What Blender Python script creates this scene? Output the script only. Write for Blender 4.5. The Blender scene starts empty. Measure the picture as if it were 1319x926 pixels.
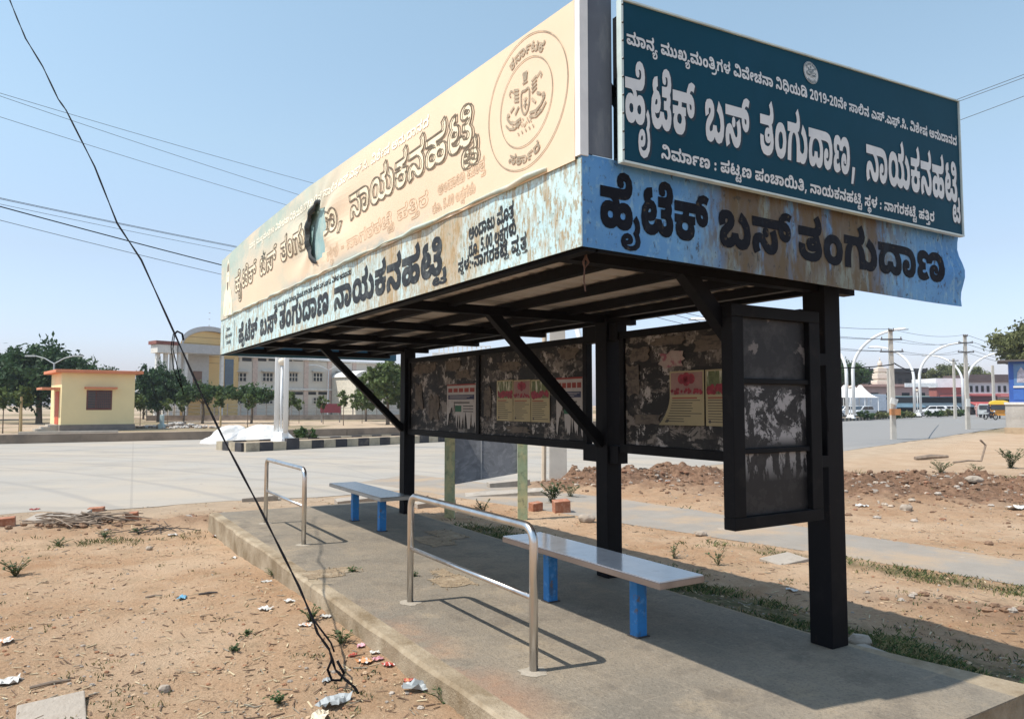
import bpy, math, random
import numpy as np
from mathutils import Vector, Matrix
from mathutils.geometry import delaunay_2d_cdt

R = math.radians
scene = bpy.context.scene
col = scene.collection

# ------------------------------------------------------------------ camera, light, exposure
CAMZ = 1.75
PITCH = R(3.42)
cam_d = bpy.data.cameras.new('camera')
cam = bpy.data.objects.new('camera', cam_d)
col.objects.link(cam)
cam.location = (0, 0, CAMZ)
cam.rotation_euler = (R(90) + PITCH, 0, 0)
cam_d.sensor_width = 36
cam_d.lens = 953 / 1319 * 36
cam_d.clip_start = 0.05
cam_d.clip_end = 5000
scene.camera = cam

SUN_EL, SUN_AZ = R(60), math.atan2(-.925, -.37)      # azimuth of the sun measured from +Y towards +X
world = bpy.data.worlds.new('World')
scene.world = world
world.use_nodes = True
wn = world.node_tree
sky = wn.nodes.new('ShaderNodeTexSky')
sky.sky_type = 'NISHITA'
sky.sun_disc = False
sky.sun_elevation = SUN_EL
sky.sun_rotation = SUN_AZ
sky.altitude = 0
sky.air_density = 2.0
sky.dust_density = 0.5
sky.ozone_density = 3.0
wn.nodes['Background'].inputs[1].default_value = 0.15
sky_tint = wn.nodes.new('ShaderNodeMix')
sky_tint.data_type = 'RGBA'
sky_tint.blend_type = 'MULTIPLY'
sky_tint.inputs[0].default_value = 1.0
sky_ramp = wn.nodes.new('ShaderNodeValToRGB')          # hazy air: paler and bluer towards the horizon
cr = sky_ramp.color_ramp
for k, c in ((0.0, (.58, .75, 1.7)), (.075, (.70, .84, 1.5)), (.18, (.80, .81, 1.06)), (.32, (.98, .96, 1.0)), (.5, (1.07, 1.04, .98))):
    e = cr.elements[0] if k == 0 else cr.elements[-1] if k == .5 else cr.elements.new(k)
    e.position = k
    e.color = tuple(v / 2 for v in c) + (1,)
sky_tc = wn.nodes.new('ShaderNodeTexCoord')
sky_xyz = wn.nodes.new('ShaderNodeSeparateXYZ')
wn.links.new(sky_tc.outputs['Generated'], sky_xyz.inputs[0])
wn.links.new(sky_xyz.outputs[2], sky_ramp.inputs[0])
sky_two = wn.nodes.new('ShaderNodeMix')
sky_two.data_type = 'RGBA'
sky_two.blend_type = 'ADD'
sky_two.inputs[0].default_value = 1.0
wn.links.new(sky_ramp.outputs[0], sky_two.inputs[6])
wn.links.new(sky_ramp.outputs[0], sky_two.inputs[7])
wn.links.new(sky_two.outputs[2], sky_tint.inputs[7])
wn.links.new(sky.outputs[0], sky_tint.inputs[6])
wn.links.new(sky_tint.outputs[2], wn.nodes['Background'].inputs[0])
sun_d = bpy.data.lights.new('sun', 'SUN')
sun_d.energy = 4.8
sun_d.angle = R(0.55)
sun_d.color = (1.0, .95, .87)
sun = bpy.data.objects.new('sun', sun_d)
col.objects.link(sun)
sd = Vector((math.sin(SUN_AZ) * math.cos(SUN_EL), math.cos(SUN_AZ) * math.cos(SUN_EL), math.sin(SUN_EL)))
sun.rotation_euler = sd.to_track_quat('Z', 'Y').to_euler()
scene.view_settings.view_transform = 'Standard'
scene.view_settings.look = 'None'
scene.view_settings.exposure = 0.2
scene.view_settings.gamma = 1.0
scene.cycles.max_bounces = 6
scene.cycles.transparent_max_bounces = 6

# ------------------------------------------------------------------ helpers
rng = random.Random(7)
nrg = np.random.default_rng(5)
F_PX = 953.0

def ray(x, y):
    a = ((x - 659.5) / F_PX, 1.0, -(y - 463) / F_PX)
    c, s = math.cos(PITCH), math.sin(PITCH)
    return Vector((a[0], a[1] * c - a[2] * s, a[1] * s + a[2] * c))

def ground(x, y, z=0.0):
    """where the sight line through a pixel of the survey photo meets the height z"""
    r = ray(x, y)
    t = (z - CAMZ) / r.z
    return Vector((r.x * t, r.y * t, z))

def depth(x, y, Y):
    r = ray(x, y)
    return Vector((r.x * Y / r.y, Y, CAMZ + r.z * Y / r.y))

def zat(y, Y):
    return depth(659.5, y, Y).z

def xat(x, Y):
    return (x - 659.5) / F_PX * Y

def lin(c):
    return tuple((v / 12.92 if v <= .04045 else ((v + .055) / 1.055) ** 2.4) for v in c)

_ms = {}

def M(name, base, rough=.75, metal=0., spec=.4, vary=.15, vs=3., stretch=(1, 1, 1), bump=0., bs=40., layers=(), trans=0., alpha=None):
    """procedural Principled material: base colour broken by noise, optional stain layers"""
    if name in _ms:
        return _ms[name]
    m = bpy.data.materials.new(name)
    m.use_nodes = True
    nt = m.node_tree
    N, L = nt.nodes, nt.links
    b = N['Principled BSDF']
    b.inputs['Roughness'].default_value = rough
    b.inputs['Metallic'].default_value = metal
    b.inputs['Specular IOR Level'].default_value = spec
    tc = N.new('ShaderNodeTexCoord')

    def mapped(sc):
        mp = N.new('ShaderNodeMapping')
        mp.inputs['Scale'].default_value = sc
        L.new(tc.outputs['Object'], mp.inputs['Vector'])
        return mp.outputs[0]

    def noise(sc, scale, det=6, ro=.6, dist=0.):
        n = N.new('ShaderNodeTexNoise')
        n.inputs['Scale'].default_value = scale
        n.inputs['Detail'].default_value = det
        n.inputs['Roughness'].default_value = ro
        n.inputs['Distortion'].default_value = dist
        L.new(mapped(sc), n.inputs['Vector'])
        return n.outputs['Fac']

    def ramp(v, lo, hi):
        r = N.new('ShaderNodeMapRange')
        r.inputs[1].default_value = lo
        r.inputs[2].default_value = hi
        L.new(v, r.inputs[0])
        return r.outputs[0]

    def mix(f, a, c2):
        x = N.new('ShaderNodeMix')
        x.data_type = 'RGBA'
        for s, v in ((0, f), (6, a), (7, c2)):
            if hasattr(v, 'is_output'):
                L.new(v, x.inputs[s])
            elif s == 0:
                x.inputs[0].default_value = v
            else:
                x.inputs[s].default_value = (*v, 1)
        return x.outputs[2]

    def mul(a, c2):
        x = N.new('ShaderNodeMath')
        x.operation = 'MULTIPLY'
        for i, v in enumerate((a, c2)):
            if hasattr(v, 'is_output'):
                L.new(v, x.inputs[i])
            else:
                x.inputs[i].default_value = v
        return x.outputs[0]
    d = tuple(v * (1 - vary) for v in base)
    l = tuple(min(1, v * (1 + vary)) for v in base)
    c = mix(ramp(noise(stretch, vs), .3, .7), d, l)
    for ly in layers:
        f = ramp(noise(ly.get('stretch', (1, 1, 1)), ly['scale'], ly.get('det', 7), ly.get('ro', .65), ly.get('dist', 0.)), ly['lo'], ly['hi'])
        f = mul(f, ly.get('amount', 1.))
        for (ax, a0, a1) in ly.get('ranges', ()):
            sp = N.new('ShaderNodeSeparateXYZ')
            L.new(tc.outputs['Object'], sp.inputs[0])
            f = mul(f, ramp(sp.outputs[ax], a0, a1))
        c = mix(f, c, ly['color'])
    L.new(c, b.inputs['Base Color'])
    if bump:
        bp = N.new('ShaderNodeBump')
        bp.inputs['Strength'].default_value = bump
        bp.inputs['Distance'].default_value = .02
        L.new(noise((1, 1, 1), bs), bp.inputs['Height'])
        L.new(bp.outputs[0], b.inputs['Normal'])
    if trans:
        tr = N.new('ShaderNodeBsdfTranslucent')
        L.new(c, tr.inputs[0])
        ms = N.new('ShaderNodeMixShader')
        ms.inputs[0].default_value = trans
        L.new(b.outputs[0], ms.inputs[1])
        L.new(tr.outputs[0], ms.inputs[2])
        L.new(ms.outputs[0], N['Material Output'].inputs[0])
    _ms[name] = m
    return m

def tag(o, label=None, cat=None, group=None, kind=None):
    if label: o['label'] = label
    if cat: o['category'] = cat
    if group: o['group'] = group
    if kind: o['kind'] = kind
    return o

def thing(name, label, cat, loc=(0, 0, 0), rz=0., group=None):
    o = bpy.data.objects.new(name, None)
    col.objects.link(o)
    o.location = loc
    o.rotation_euler = (0, 0, rz)
    o.empty_display_size = .1
    return tag(o, label, cat, group)

class MB:
    """collects shapes, then links them as ONE mesh object; shapes are given in the parent's own frame"""
    def __init__(s):
        s.v, s.f, s.m = [], [], []

    def add(s, vs, fs, m=0):
        n = len(s.v)
        s.v.extend(tuple(p) for p in vs)
        for f in fs:
            s.f.append(tuple(i + n for i in f))
            s.m.append(m)
        return s

    def box(s, a, b, m=0, rz=0., tilt=None):
        """axis-aligned box between two corners (optionally spun about its own centre)"""
        x0, y0, z0 = (min(p, q) for p, q in zip(a, b))
        x1, y1, z1 = (max(p, q) for p, q in zip(a, b))
        vs = [Vector(p) for p in ((x0, y0, z0), (x1, y0, z0), (x1, y1, z0), (x0, y1, z0), (x0, y0, z1), (x1, y0, z1), (x1, y1, z1), (x0, y1, z1))]
        if rz or tilt:
            c = Vector(((x0 + x1) / 2, (y0 + y1) / 2, (z0 + z1) / 2))
            mt = Matrix.Rotation(rz, 3, 'Z')
            if tilt:
                mt = mt @ Matrix.Rotation(tilt[0], 3, 'X') @ Matrix.Rotation(tilt[1], 3, 'Y')
            vs = [c + mt @ (p - c) for p in vs]
        return s.add(vs, [(0, 3, 2, 1), (4, 5, 6, 7), (0, 1, 5, 4), (1, 2, 6, 5), (2, 3, 7, 6), (3, 0, 4, 7)], m)

    def bar(s, a, b, wd, ht, m=0, up=(0, 0, 1)):
        """square bar from a to b"""
        a, b = Vector(a), Vector(b)
        d = (b - a).normalized()
        sx = d.cross(Vector(up))
        if sx.length < 1e-4: sx = d.cross(Vector((1, 0, 0)))
        sx.normalize()
        sy = sx.cross(d)
        vs = [p + sx * i * wd / 2 + sy * j * ht / 2 for p in (a, b) for i, j in ((-1, -1), (1, -1), (1, 1), (-1, 1))]
        return s.add(vs, [(0, 1, 2, 3), (7, 6, 5, 4), (0, 4, 5, 1), (1, 5, 6, 2), (2, 6, 7, 3), (3, 7, 4, 0)], m)

    def tube(s, pts, r, n=8, m=0, caps=True):
        pts = [Vector(p) for p in pts]
        rs = r if isinstance(r, (list, tuple)) else [r] * len(pts)
        ref = None
        vs, fs = [], []
        for i, p in enumerate(pts):
            d = (pts[min(i + 1, len(pts) - 1)] - pts[max(i - 1, 0)])
            d.normalize()
            if ref is None:
                ref = d.cross(Vector((0, 0, 1)))
                if ref.length < .05: ref = d.cross(Vector((1, 0, 0)))
            ref = (ref - d * ref.dot(d)).normalized()
            o = d.cross(ref)
            for k in range(n):
                t = 2 * math.pi * k / n
                vs.append(p + (ref * math.cos(t) + o * math.sin(t)) * rs[i])
        for i in range(len(pts) - 1):
            for k in range(n):
                a, b = i * n + k, i * n + (k + 1) % n
                fs.append((a, b, b + n, a + n))
        if caps:
            fs.append(tuple(range(n))[::-1])
            fs.append(tuple(range((len(pts) - 1) * n, len(pts) * n)))
        return s.add(vs, fs, m)

    def prism(s, poly, d, m=0):
        """polygon (3-D points) pushed along vector d"""
        n = len(poly)
        d = Vector(d)
        vs = [Vector(p) for p in poly] + [Vector(p) + d for p in poly]
        fs = [tuple(range(n))[::-1], tuple(range(n, 2 * n))] + [(i, (i + 1) % n, (i + 1) % n + n, i + n) for i in range(n)]
        return s.add(vs, fs, m)

    def ball(s, c, r, m=0, nu=10, nv=6, jit=0., rg=None):
        c = Vector(c)
        rx, ry, rz_ = r if isinstance(r, (tuple, list)) else (r, r, r)
        vs, fs = [], []
        for j in range(nv + 1):
            ph = math.pi * j / nv
            for i in range(nu):
                th = 2 * math.pi * i / nu
                k = 1 + (rg.uniform(-jit, jit) if rg else 0)
                vs.append(c + Vector((rx * math.sin(ph) * math.cos(th) * k, ry * math.sin(ph) * math.sin(th) * k, rz_ * math.cos(ph) * k)))
        for j in range(nv):
            for i in range(nu):
                a, b = j * nu + i, j * nu + (i + 1) % nu
                fs.append((a, a + nu, b + nu, b))
        return s.add(vs, fs, m)

    def build(s, name, mats, parent=None, loc=None, rz=0., smooth=False, bevel=0.):
        me = bpy.data.meshes.new(name)
        vs = s.v
        if parent is None and loc is not None and rz == 0.:
            pass
        me.from_pydata([tuple(p) for p in vs], [], s.f)
        mats = mats if isinstance(mats, (list, tuple)) else [mats]
        for mt in mats: me.materials.append(mt)
        me.polygons.foreach_set('material_index', s.m)
        if smooth:
            me.polygons.foreach_set('use_smooth', [True] * len(s.f))
        me.validate()
        me.update()
        o = bpy.data.objects.new(name, me)
        col.objects.link(o)
        if parent: o.parent = parent
        if loc is not None: o.location = loc
        if rz: o.rotation_euler = (0, 0, rz)
        if bevel:
            bv = o.modifiers.new('bevel', 'BEVEL')
            bv.width = bevel
            bv.segments = 2
            bv.limit_method = 'ANGLE'
        return o

def copy_tree(o, parent=None):
    c = o.copy()
    col.objects.link(c)
    if parent: c.parent = parent
    for ch in list(o.children): copy_tree(ch, c)
    return c

# value noise on numpy arrays
_perm = np.random.default_rng(11).random((256, 256))
def vnoise(x, y):
    xi, yi = np.floor(x).astype(int), np.floor(y).astype(int)
    fx, fy = x - xi, y - yi
    fx, fy = fx * fx * (3 - 2 * fx), fy * fy * (3 - 2 * fy)
    g = lambda a, b: _perm[a % 256, b % 256]
    return (g(xi, yi) * (1 - fx) + g(xi + 1, yi) * fx) * (1 - fy) + (g(xi, yi + 1) * (1 - fx) + g(xi + 1, yi + 1) * fx) * fy
def fbm(x, y, o=4):
    r, a = 0, .5
    for i in range(o):
        r = r + a * vnoise(x * 2 ** i + 17 * i, y * 2 ** i + 31 * i)
        a /= 2
    return r

# shelter frame: local x = across (w), local y = along (u)
ANG = R(31.7)
ORG = Vector((.31, 3.26, 0))
Wd = Vector((math.cos(ANG), math.sin(ANG), 0))
Ud = Vector((-math.sin(ANG), math.cos(ANG), 0))
def S(w, u, z=0.):
    return ORG + Wd * w + Ud * u + Vector((0, 0, z))
SLAB = .25
SL_W0, SL_W1, SL_U0, SL_U1 = -.12, 2.38, -.66, 8.31

# ------------------------------------------------------------------ lettering: outlines of the letters used on the boards
GLYPH = {
271:[[65,-3,40,0,22,10,11,25,8,45,11,65,22,80,40,90,63,93,81,91,94,84,102,75,94,69,94,72,94,76,93,87,87,97,76,104,59,107,108,112,118,106,126,96,129,83,128,76,126,68,122,78,130,85,142,91,161,93,183,90,200,80,210,65,214,44,210,25,200,10,181,0,155,-3,133,0,116,7,105,19,116,19,105,8,89,0],[70,30,86,34,91,45,86,57,70,61,58,59,51,54,49,45,55,34],[151,30,167,34,172,45,170,54,163,59,152,61,136,56,130,45,136,34],[8,106,8,141,141,141,160,142,170,146,174,152,176,160,172,171,159,175,147,172,142,161,143,159,143,155,131,170,136,174,141,175,152,171,157,161,152,150,137,147,121,153,116,169,121,185,136,197,162,202,190,196,208,178,214,154,209,132,197,118,185,111,167,107,143,106]],
75:[[-23,-106,-55,-99,-75,-82,-81,-57,-76,-34,-61,-18,-39,-13,-20,-17,-9,-28,-6,-42,-9,-56,-16,-64,-27,-69,-42,-71,-55,-69,-65,-65,-63,-46,-54,-49,-45,-51,-36,-49,-32,-42,-34,-36,-41,-34,-48,-36,-55,-43,-57,-56,-57,-58,-49,-75,-39,-80,-23,-82,-4,-78,12,-68,18,-48,13,-27,1,-10,12,1,15,12,12,23,1,35,21,53,38,34,43,14,40,-2,32,-12,29,-5,40,-24,45,-49,37,-79,14,-99]],
248:[[70,-3,45,1,25,13,13,33,8,60,15,94,37,116,70,124,91,120,106,107,112,86,107,67,93,53,66,48,49,50,34,57,37,83,47,77,61,75,73,79,77,86,75,93,67,95,59,92,51,82,48,61,48,59,50,47,55,39,64,34,75,32,88,34,97,39,106,57,143,57,151,40,158,35,169,33,182,37,186,49,183,59,175,66,163,70,188,90,211,79,223,63,228,44,224,25,214,10,198,0,174,-3,153,0,133,9,115,28,134,28,116,10,96,0],[52,105,31,119,25,137,30,153,47,165,79,170,82,137,70,134,67,129,70,123,80,119],[146,65,146,95,165,95,175,97,178,102,175,108,161,114,184,139,202,129,213,119,218,109,219,100,216,87,209,76,194,69,183,66,172,65],[127,106,127,141,156,141,175,142,185,146,189,152,191,160,187,171,174,175,162,172,157,161,158,159,158,155,146,170,151,174,156,175,167,171,172,161,167,150,152,147,136,153,131,169,136,185,151,197,176,202,205,196,223,178,229,154,224,132,212,118,200,111,182,107,158,106]],
168:[[81,-3,60,-2,43,2,21,17,15,36,16,47,22,57,31,65,29,62,9,62,9,90,63,90,69,94,72,100,70,107,64,112,87,115,103,112,108,106,109,100,108,94,106,90,155,90,155,62,133,62,132,66,143,58,149,48,151,37,144,17,122,2,105,-2],[82,32,95,33,103,37,109,49,106,58,98,64,82,66,67,64,59,58,56,49,62,37],[9,106,9,141,119,141,119,106],[212,59,192,63,177,73,167,89,163,112,163,117,165,136,171,152,192,173,223,181,246,178,263,172,246,147,236,151,224,152,210,149,201,138,197,118,197,106,201,92,211,86,218,88,221,95,220,100,217,103,211,105,202,106,118,106,118,141,199,141,223,138,242,128,251,115,255,98,252,81,243,69,229,62]],
3:[],
45:[[162,-3,138,0,120,10,105,27,123,27,102,7,82,-1,61,-3,34,2,17,17,12,37,15,55,27,71,51,87,65,97,68,105,67,109,63,112,57,113,48,110,45,103,46,97,48,92,13,80,8,92,6,107,11,126,28,139,58,143,76,142,89,138,104,124,109,107,105,90,93,75,70,59,57,49,54,42,57,35,68,32,88,39,95,57,133,57,140,39,156,33,173,40,179,60,173,81,159,97,138,109,160,144,191,124,212,96,221,59,214,26,194,4]],
201:[[134,-3,111,1,92,12,75,29,68,37,63,41,58,43,51,40,49,32,51,20,59,8,21,-6,11,13,7,34,13,57,28,72,55,78,72,75,88,67,104,50,114,41,123,35,132,33,143,37,147,50,143,68,134,85,171,100,184,74,188,47,185,25,174,10,157,0],[102,65,87,71,81,84,87,98,102,104,117,98,123,84,118,71],[8,106,8,141,152,141,152,106],[245,59,225,63,209,73,199,89,196,112,196,117,198,136,204,152,225,173,256,181,279,178,295,172,279,147,269,151,257,152,243,149,233,138,230,118,230,106,233,92,244,86,251,88,254,95,253,100,250,103,244,105,234,106,150,106,150,141,231,141,256,138,274,128,284,115,287,98,284,81,275,69,262,62]],
38:[[92,-3,52,1,26,14,12,32,8,55,8,62,10,70,49,65,49,62,49,60,50,50,55,40,68,33,92,30,111,32,123,37,130,44,133,54,131,62,127,68,126,70,124,71,116,75,106,76,97,74,95,70,97,66,104,64,112,66,118,72,120,82,117,95,110,104,99,110,132,122,150,106,157,84,156,81,156,78,149,71,138,57,123,45,99,41,82,43,70,49,61,69,65,83,77,94,100,98,117,96,133,89,134,91,135,94,136,95,151,88,162,77,170,50,164,26,148,10,124,0],[8,106,8,141,100,141,117,141,125,144,129,148,130,154,127,167,118,180,149,198,165,171,170,148,167,133,159,119,140,109,109,106]],
6:[[77,-3,41,5,16,27,10,43,8,63,16,97,26,110,39,120,57,127,78,129,100,127,117,120,141,96,148,63,140,28,130,15,116,5,98,-1],[77,31,91,34,100,40,107,63,99,87,90,93,78,96,62,91,52,80,49,64,57,40,66,33]],
25:[[90,106,76,101,66,90,60,73,57,60,56,42,55,20,55,0,11,0,11,29,15,65,26,93,50,112,58,106,10,106,10,141,98,141,116,141,124,144,128,148,129,154,126,167,116,180,147,198,164,171,169,148,165,131,154,116,133,108,137,110,158,88,166,61,169,30,169,0,125,0,125,19,124,43,123,62,120,75,109,97]],
63:[[23,-3,3,-1,-14,6,-46,32,-24,57,-6,40,16,33,36,40,43,60,37,81,23,97,2,109,24,144,55,124,76,96,85,59,78,26,57,5,42,-1]],
149:[[58,-3,38,1,22,11,12,29,9,53,13,78,25,98,46,113,51,106,9,106,9,141,172,141,172,106,169,106,169,110,187,96,198,77,201,53,198,29,188,11,172,1,151,-3,128,0,111,10,97,26,116,28,98,9,80,0],[67,33,81,39,87,57,124,57,130,38,143,33,155,38,160,56,156,74,147,90,130,101,107,106,103,106,80,102,64,91,54,75,50,56,55,38]],
60:[[122,64,114,28,92,5,58,-3,28,3,9,18,3,43,7,62,19,75,37,80,57,74,63,59,59,46,46,41,37,42,30,49,34,54,33,50,33,47,37,36,53,30,68,34,78,45,81,63,78,81,68,94,58,101,44,104,20,106,-66,106,-66,141,26,141,60,138,83,132,99,121,117,96]],
37:[[169,-3,146,0,129,9,118,23,115,41,118,56,126,68,139,76,155,79,169,77,180,71,188,51,187,44,185,38,160,39,161,41,161,43,159,48,155,49,150,47,148,41,152,33,167,29,184,33,194,45,198,66,198,68,194,88,183,103,164,108,143,102,131,85,94,85,87,102,69,108,55,104,51,95,52,90,55,85,61,83,73,82,78,82,78,51,69,51,59,51,53,48,50,45,49,40,53,33,64,30,77,33,88,39,106,11,83,1,58,-3,35,0,19,7,10,19,7,34,11,50,23,64,46,72,43,59,24,69,12,83,9,101,15,123,34,138,63,143,82,141,97,135,121,114,104,113,120,129,141,140,168,143,190,141,208,133,222,122,232,106,239,68,236,40,224,18,202,2]],
415:[[65,34,67,31,61,11,54,-12,45,-32,15,-32,20,-10,24,13,28,34]],
151:[[134,-3,111,1,92,12,75,29,68,37,63,41,58,43,51,40,49,32,51,20,59,8,21,-6,11,13,7,34,13,57,28,72,55,78,81,72,105,52,115,41,124,35,132,33,143,38,147,53,142,73,127,91,105,106,8,106,8,141,155,141,155,106,150,107,152,111,171,95,184,74,188,50,185,27,174,10,157,0]],
48:[[86,-3,49,4,25,21,12,46,9,72,17,108,28,123,43,134,62,141,84,143,121,137,144,119,156,95,160,69,158,49,151,31,140,17,126,6,107,-1],[85,33,103,37,114,49,119,68,115,89,103,103,84,108,67,104,55,93,50,72,54,52,66,38],[192,-3,156,5,126,29,144,60,163,40,185,33,205,40,212,60,206,81,192,97,172,109,192,132,223,114,245,91,254,59,250,33,238,14,219,1],[285,-3,249,5,219,30,237,60,256,40,279,33,298,40,305,60,300,81,285,97,265,109,286,144,317,124,339,96,347,59,340,26,320,5,304,-1],[254,148,251,133,243,119,224,109,193,106,162,106,162,141,184,141,201,141,209,144,213,148,214,154,211,167,202,180,233,198,249,171]],
23:[[81,-3,60,-2,43,2,21,17,15,36,16,47,22,57,31,65,29,62,9,62,9,90,63,90,69,94,72,100,70,107,64,112,87,115,103,112,108,106,109,100,108,94,106,90,155,90,155,62,133,62,132,66,143,58,149,48,151,37,144,17,122,2,105,-2],[82,32,95,33,103,37,109,49,106,58,98,64,82,66,67,64,59,58,56,49,62,37],[9,106,9,141,86,141,104,141,112,144,116,148,117,154,114,167,104,180,136,198,152,171,157,148,154,133,146,119,127,109,96,106]],
42:[[134,-3,111,1,92,12,75,29,68,37,63,41,58,43,51,40,49,32,51,20,59,8,21,-6,11,13,7,34,13,57,28,72,55,78,81,72,105,52,115,41,124,35,132,33,143,38,147,53,142,73,127,91,105,106,8,106,8,141,118,141,136,141,144,144,148,148,149,154,146,167,136,180,167,198,184,171,188,148,186,133,178,119,164,111,146,107,141,107,152,112,171,95,184,74,188,50,185,27,174,10,157,0]],
57:[[65,-3,40,0,22,10,11,25,8,45,11,65,22,80,40,90,63,93,81,91,94,84,102,75,94,69,94,72,94,76,93,87,87,97,76,104,59,107,108,112,118,106,126,96,129,83,128,76,126,68,122,78,130,85,142,91,161,93,183,90,200,80,210,65,214,44,210,25,200,10,181,0,155,-3,133,0,116,7,105,19,116,19,105,8,89,0],[70,30,86,34,91,45,86,57,70,61,58,59,51,54,49,45,55,34],[151,30,167,34,172,45,170,54,163,59,152,61,136,56,130,45,136,34],[8,106,8,141,143,141,161,141,169,144,173,148,174,154,171,167,162,180,193,198,209,171,214,148,211,133,203,119,184,109,153,106]],
214:[[70,-3,45,1,25,13,13,33,8,60,15,94,37,116,70,124,91,120,106,107,112,86,107,67,93,53,66,48,49,50,34,57,37,83,47,77,61,75,73,79,77,86,75,93,67,95,59,92,51,82,48,61,48,59,50,47,55,39,64,34,75,32,88,34,97,39,106,57,143,57,151,40,158,35,169,33,182,37,186,49,183,59,175,66,163,70,191,93,212,80,224,64,228,44,224,25,214,10,198,0,174,-3,153,0,133,9,115,28,134,28,116,10,96,0],[52,105,31,119,25,137,30,153,47,165,79,170,82,137,70,134,67,129,70,123,80,119],[146,68,146,99,168,99,186,111,192,130,192,131,190,144,183,153,171,157,163,155,160,148,161,143,166,140,172,139,187,144,198,158,208,134,197,125,185,118,167,115,144,119,130,130,125,147,128,161,138,172,152,179,171,181,201,174,219,156,226,131,221,107,210,89,194,76,177,68]],
106:[[-62,-94,-84,-89,-97,-74,-101,-54,-95,-29,-80,-15,-60,-11,-39,-17,-31,-36,-38,-52,-48,-58,-62,-59,-79,-56,-91,-50,-84,-32,-77,-39,-65,-42,-56,-40,-54,-35,-56,-31,-60,-30,-72,-36,-76,-53,-75,-62,-70,-69,-59,-71,-45,-67,-40,-57,-15,-57,-10,-67,1,-71,11,-68,14,-59,10,-48,-3,-43,10,-24,27,-33,37,-45,41,-61,36,-80,23,-91,3,-94,-19,-89,-37,-71,-18,-70,-32,-85,-46,-92],[-17,-45,-17,-22,-7,-22,2,-21,6,-19,9,-15,9,-9,7,4,0,18,26,26,34,7,36,-11,32,-30,20,-41,2,-45]],
156:[[63,-3,33,3,14,19,7,45,13,67,29,81,53,87,70,85,81,79,88,70,90,58,89,50,87,43,59,45,60,47,60,49,58,55,52,57,45,54,43,47,49,36,69,32,82,34,91,39,100,57,137,57,144,38,157,33,170,38,173,53,171,68,162,83,149,95,132,106,179,112,198,95,211,74,215,49,213,32,208,18,190,2,165,-3,142,0,125,10,110,26,127,25,110,9,89,0],[8,106,8,141,145,141,162,141,171,144,174,148,175,154,172,167,163,180,194,198,211,171,215,148,213,133,204,119,185,109,154,106],[246,-3,210,6,181,30,199,60,218,40,240,33,260,40,267,60,261,81,246,97,226,109,244,132,277,114,300,89,308,56,305,33,293,14,274,1],[223,106,223,141,273,141,273,106]],
121:[[2,-105,-26,-100,-42,-88,-46,-73,-44,-62,-37,-53,-22,-44,-13,-39,-11,-35,-13,-32,-19,-31,-25,-32,-28,-36,-27,-39,-26,-41,-48,-49,-51,-41,-53,-32,-44,-17,-33,-12,-18,-11,2,-14,11,-22,14,-33,13,-43,6,-52,-9,-61,-18,-66,-20,-72,-18,-76,-11,-79,2,-80,24,-76,34,-67,37,-56,34,-42,25,-31,15,-19,6,-8,3,6,8,22,21,31,37,34,60,27,71,8,46,4,44,9,41,11,37,12,32,10,30,6,34,-2,42,-11,53,-23,61,-38,65,-57,62,-72,53,-88,34,-100]],
47:[[63,-3,33,3,14,19,7,45,13,67,29,81,53,87,70,85,81,79,88,70,90,58,89,50,87,43,59,45,60,47,60,49,58,55,52,57,45,54,43,47,49,36,69,32,82,34,91,39,100,57,137,57,144,38,157,33,170,38,173,53,171,68,162,83,149,95,132,106,179,112,198,95,211,74,215,49,213,32,208,18,190,2,165,-3,142,0,125,10,110,26,127,25,110,9,89,0],[8,106,8,141,145,141,162,141,171,144,174,148,175,154,172,167,163,180,194,198,211,171,215,148,213,133,204,119,185,109,154,106],[246,-3,227,-1,209,6,178,32,200,57,218,40,240,33,260,40,267,60,261,81,247,97,226,109,248,144,278,124,300,96,308,59,301,26,281,5,265,-1]],
24:[[165,-3,139,0,119,7,100,19,96,22,91,25,73,36,55,41,46,39,44,35,47,30,58,28,77,31,89,42,96,57,98,76,96,95,87,108,72,113,61,110,56,102,57,98,60,93,56,93,61,102,70,105,80,101,84,91,78,77,59,72,32,80,24,90,22,105,28,125,45,139,72,143,92,141,109,135,132,111,139,76,135,48,122,26,109,13,93,4,57,-3,35,-1,19,7,9,19,5,35,10,52,24,65,50,69,71,67,89,61,106,52,115,50,130,41,144,35,159,33,171,35,180,41,187,64,180,90,162,110,139,125,163,160,198,135,221,103,229,63,221,29,200,5,184,-1]],
219:[[90,-3,50,1,24,14,11,32,6,55,7,62,8,70,48,65,47,62,47,60,49,50,54,40,67,33,90,30,109,32,122,37,129,44,131,54,129,62,125,68,124,70,122,71,114,75,104,76,96,74,93,70,96,66,103,64,110,66,116,75,119,96,115,118,106,136,91,150,71,155,62,153,58,146,62,139,71,137,83,142,88,154,118,153,108,127,91,113,68,109,46,113,29,125,23,145,26,161,36,173,52,181,74,184,108,177,134,160,151,133,157,99,156,84,152,71,149,67,144,65,141,61,124,46,98,41,80,43,68,49,62,59,59,70,63,85,76,96,99,100,114,99,129,95,135,95,150,88,160,77,168,50,163,26,147,10,122,0]],
122:[[36,-15,33,-35,25,-51,12,-64,-6,-73,-28,-78,-53,-80,-77,-78,-101,-73,-95,-47,-76,-51,-54,-52,-27,-50,-8,-41,4,-29,7,-13,5,3,-1,14,23,27,33,5]],
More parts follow.
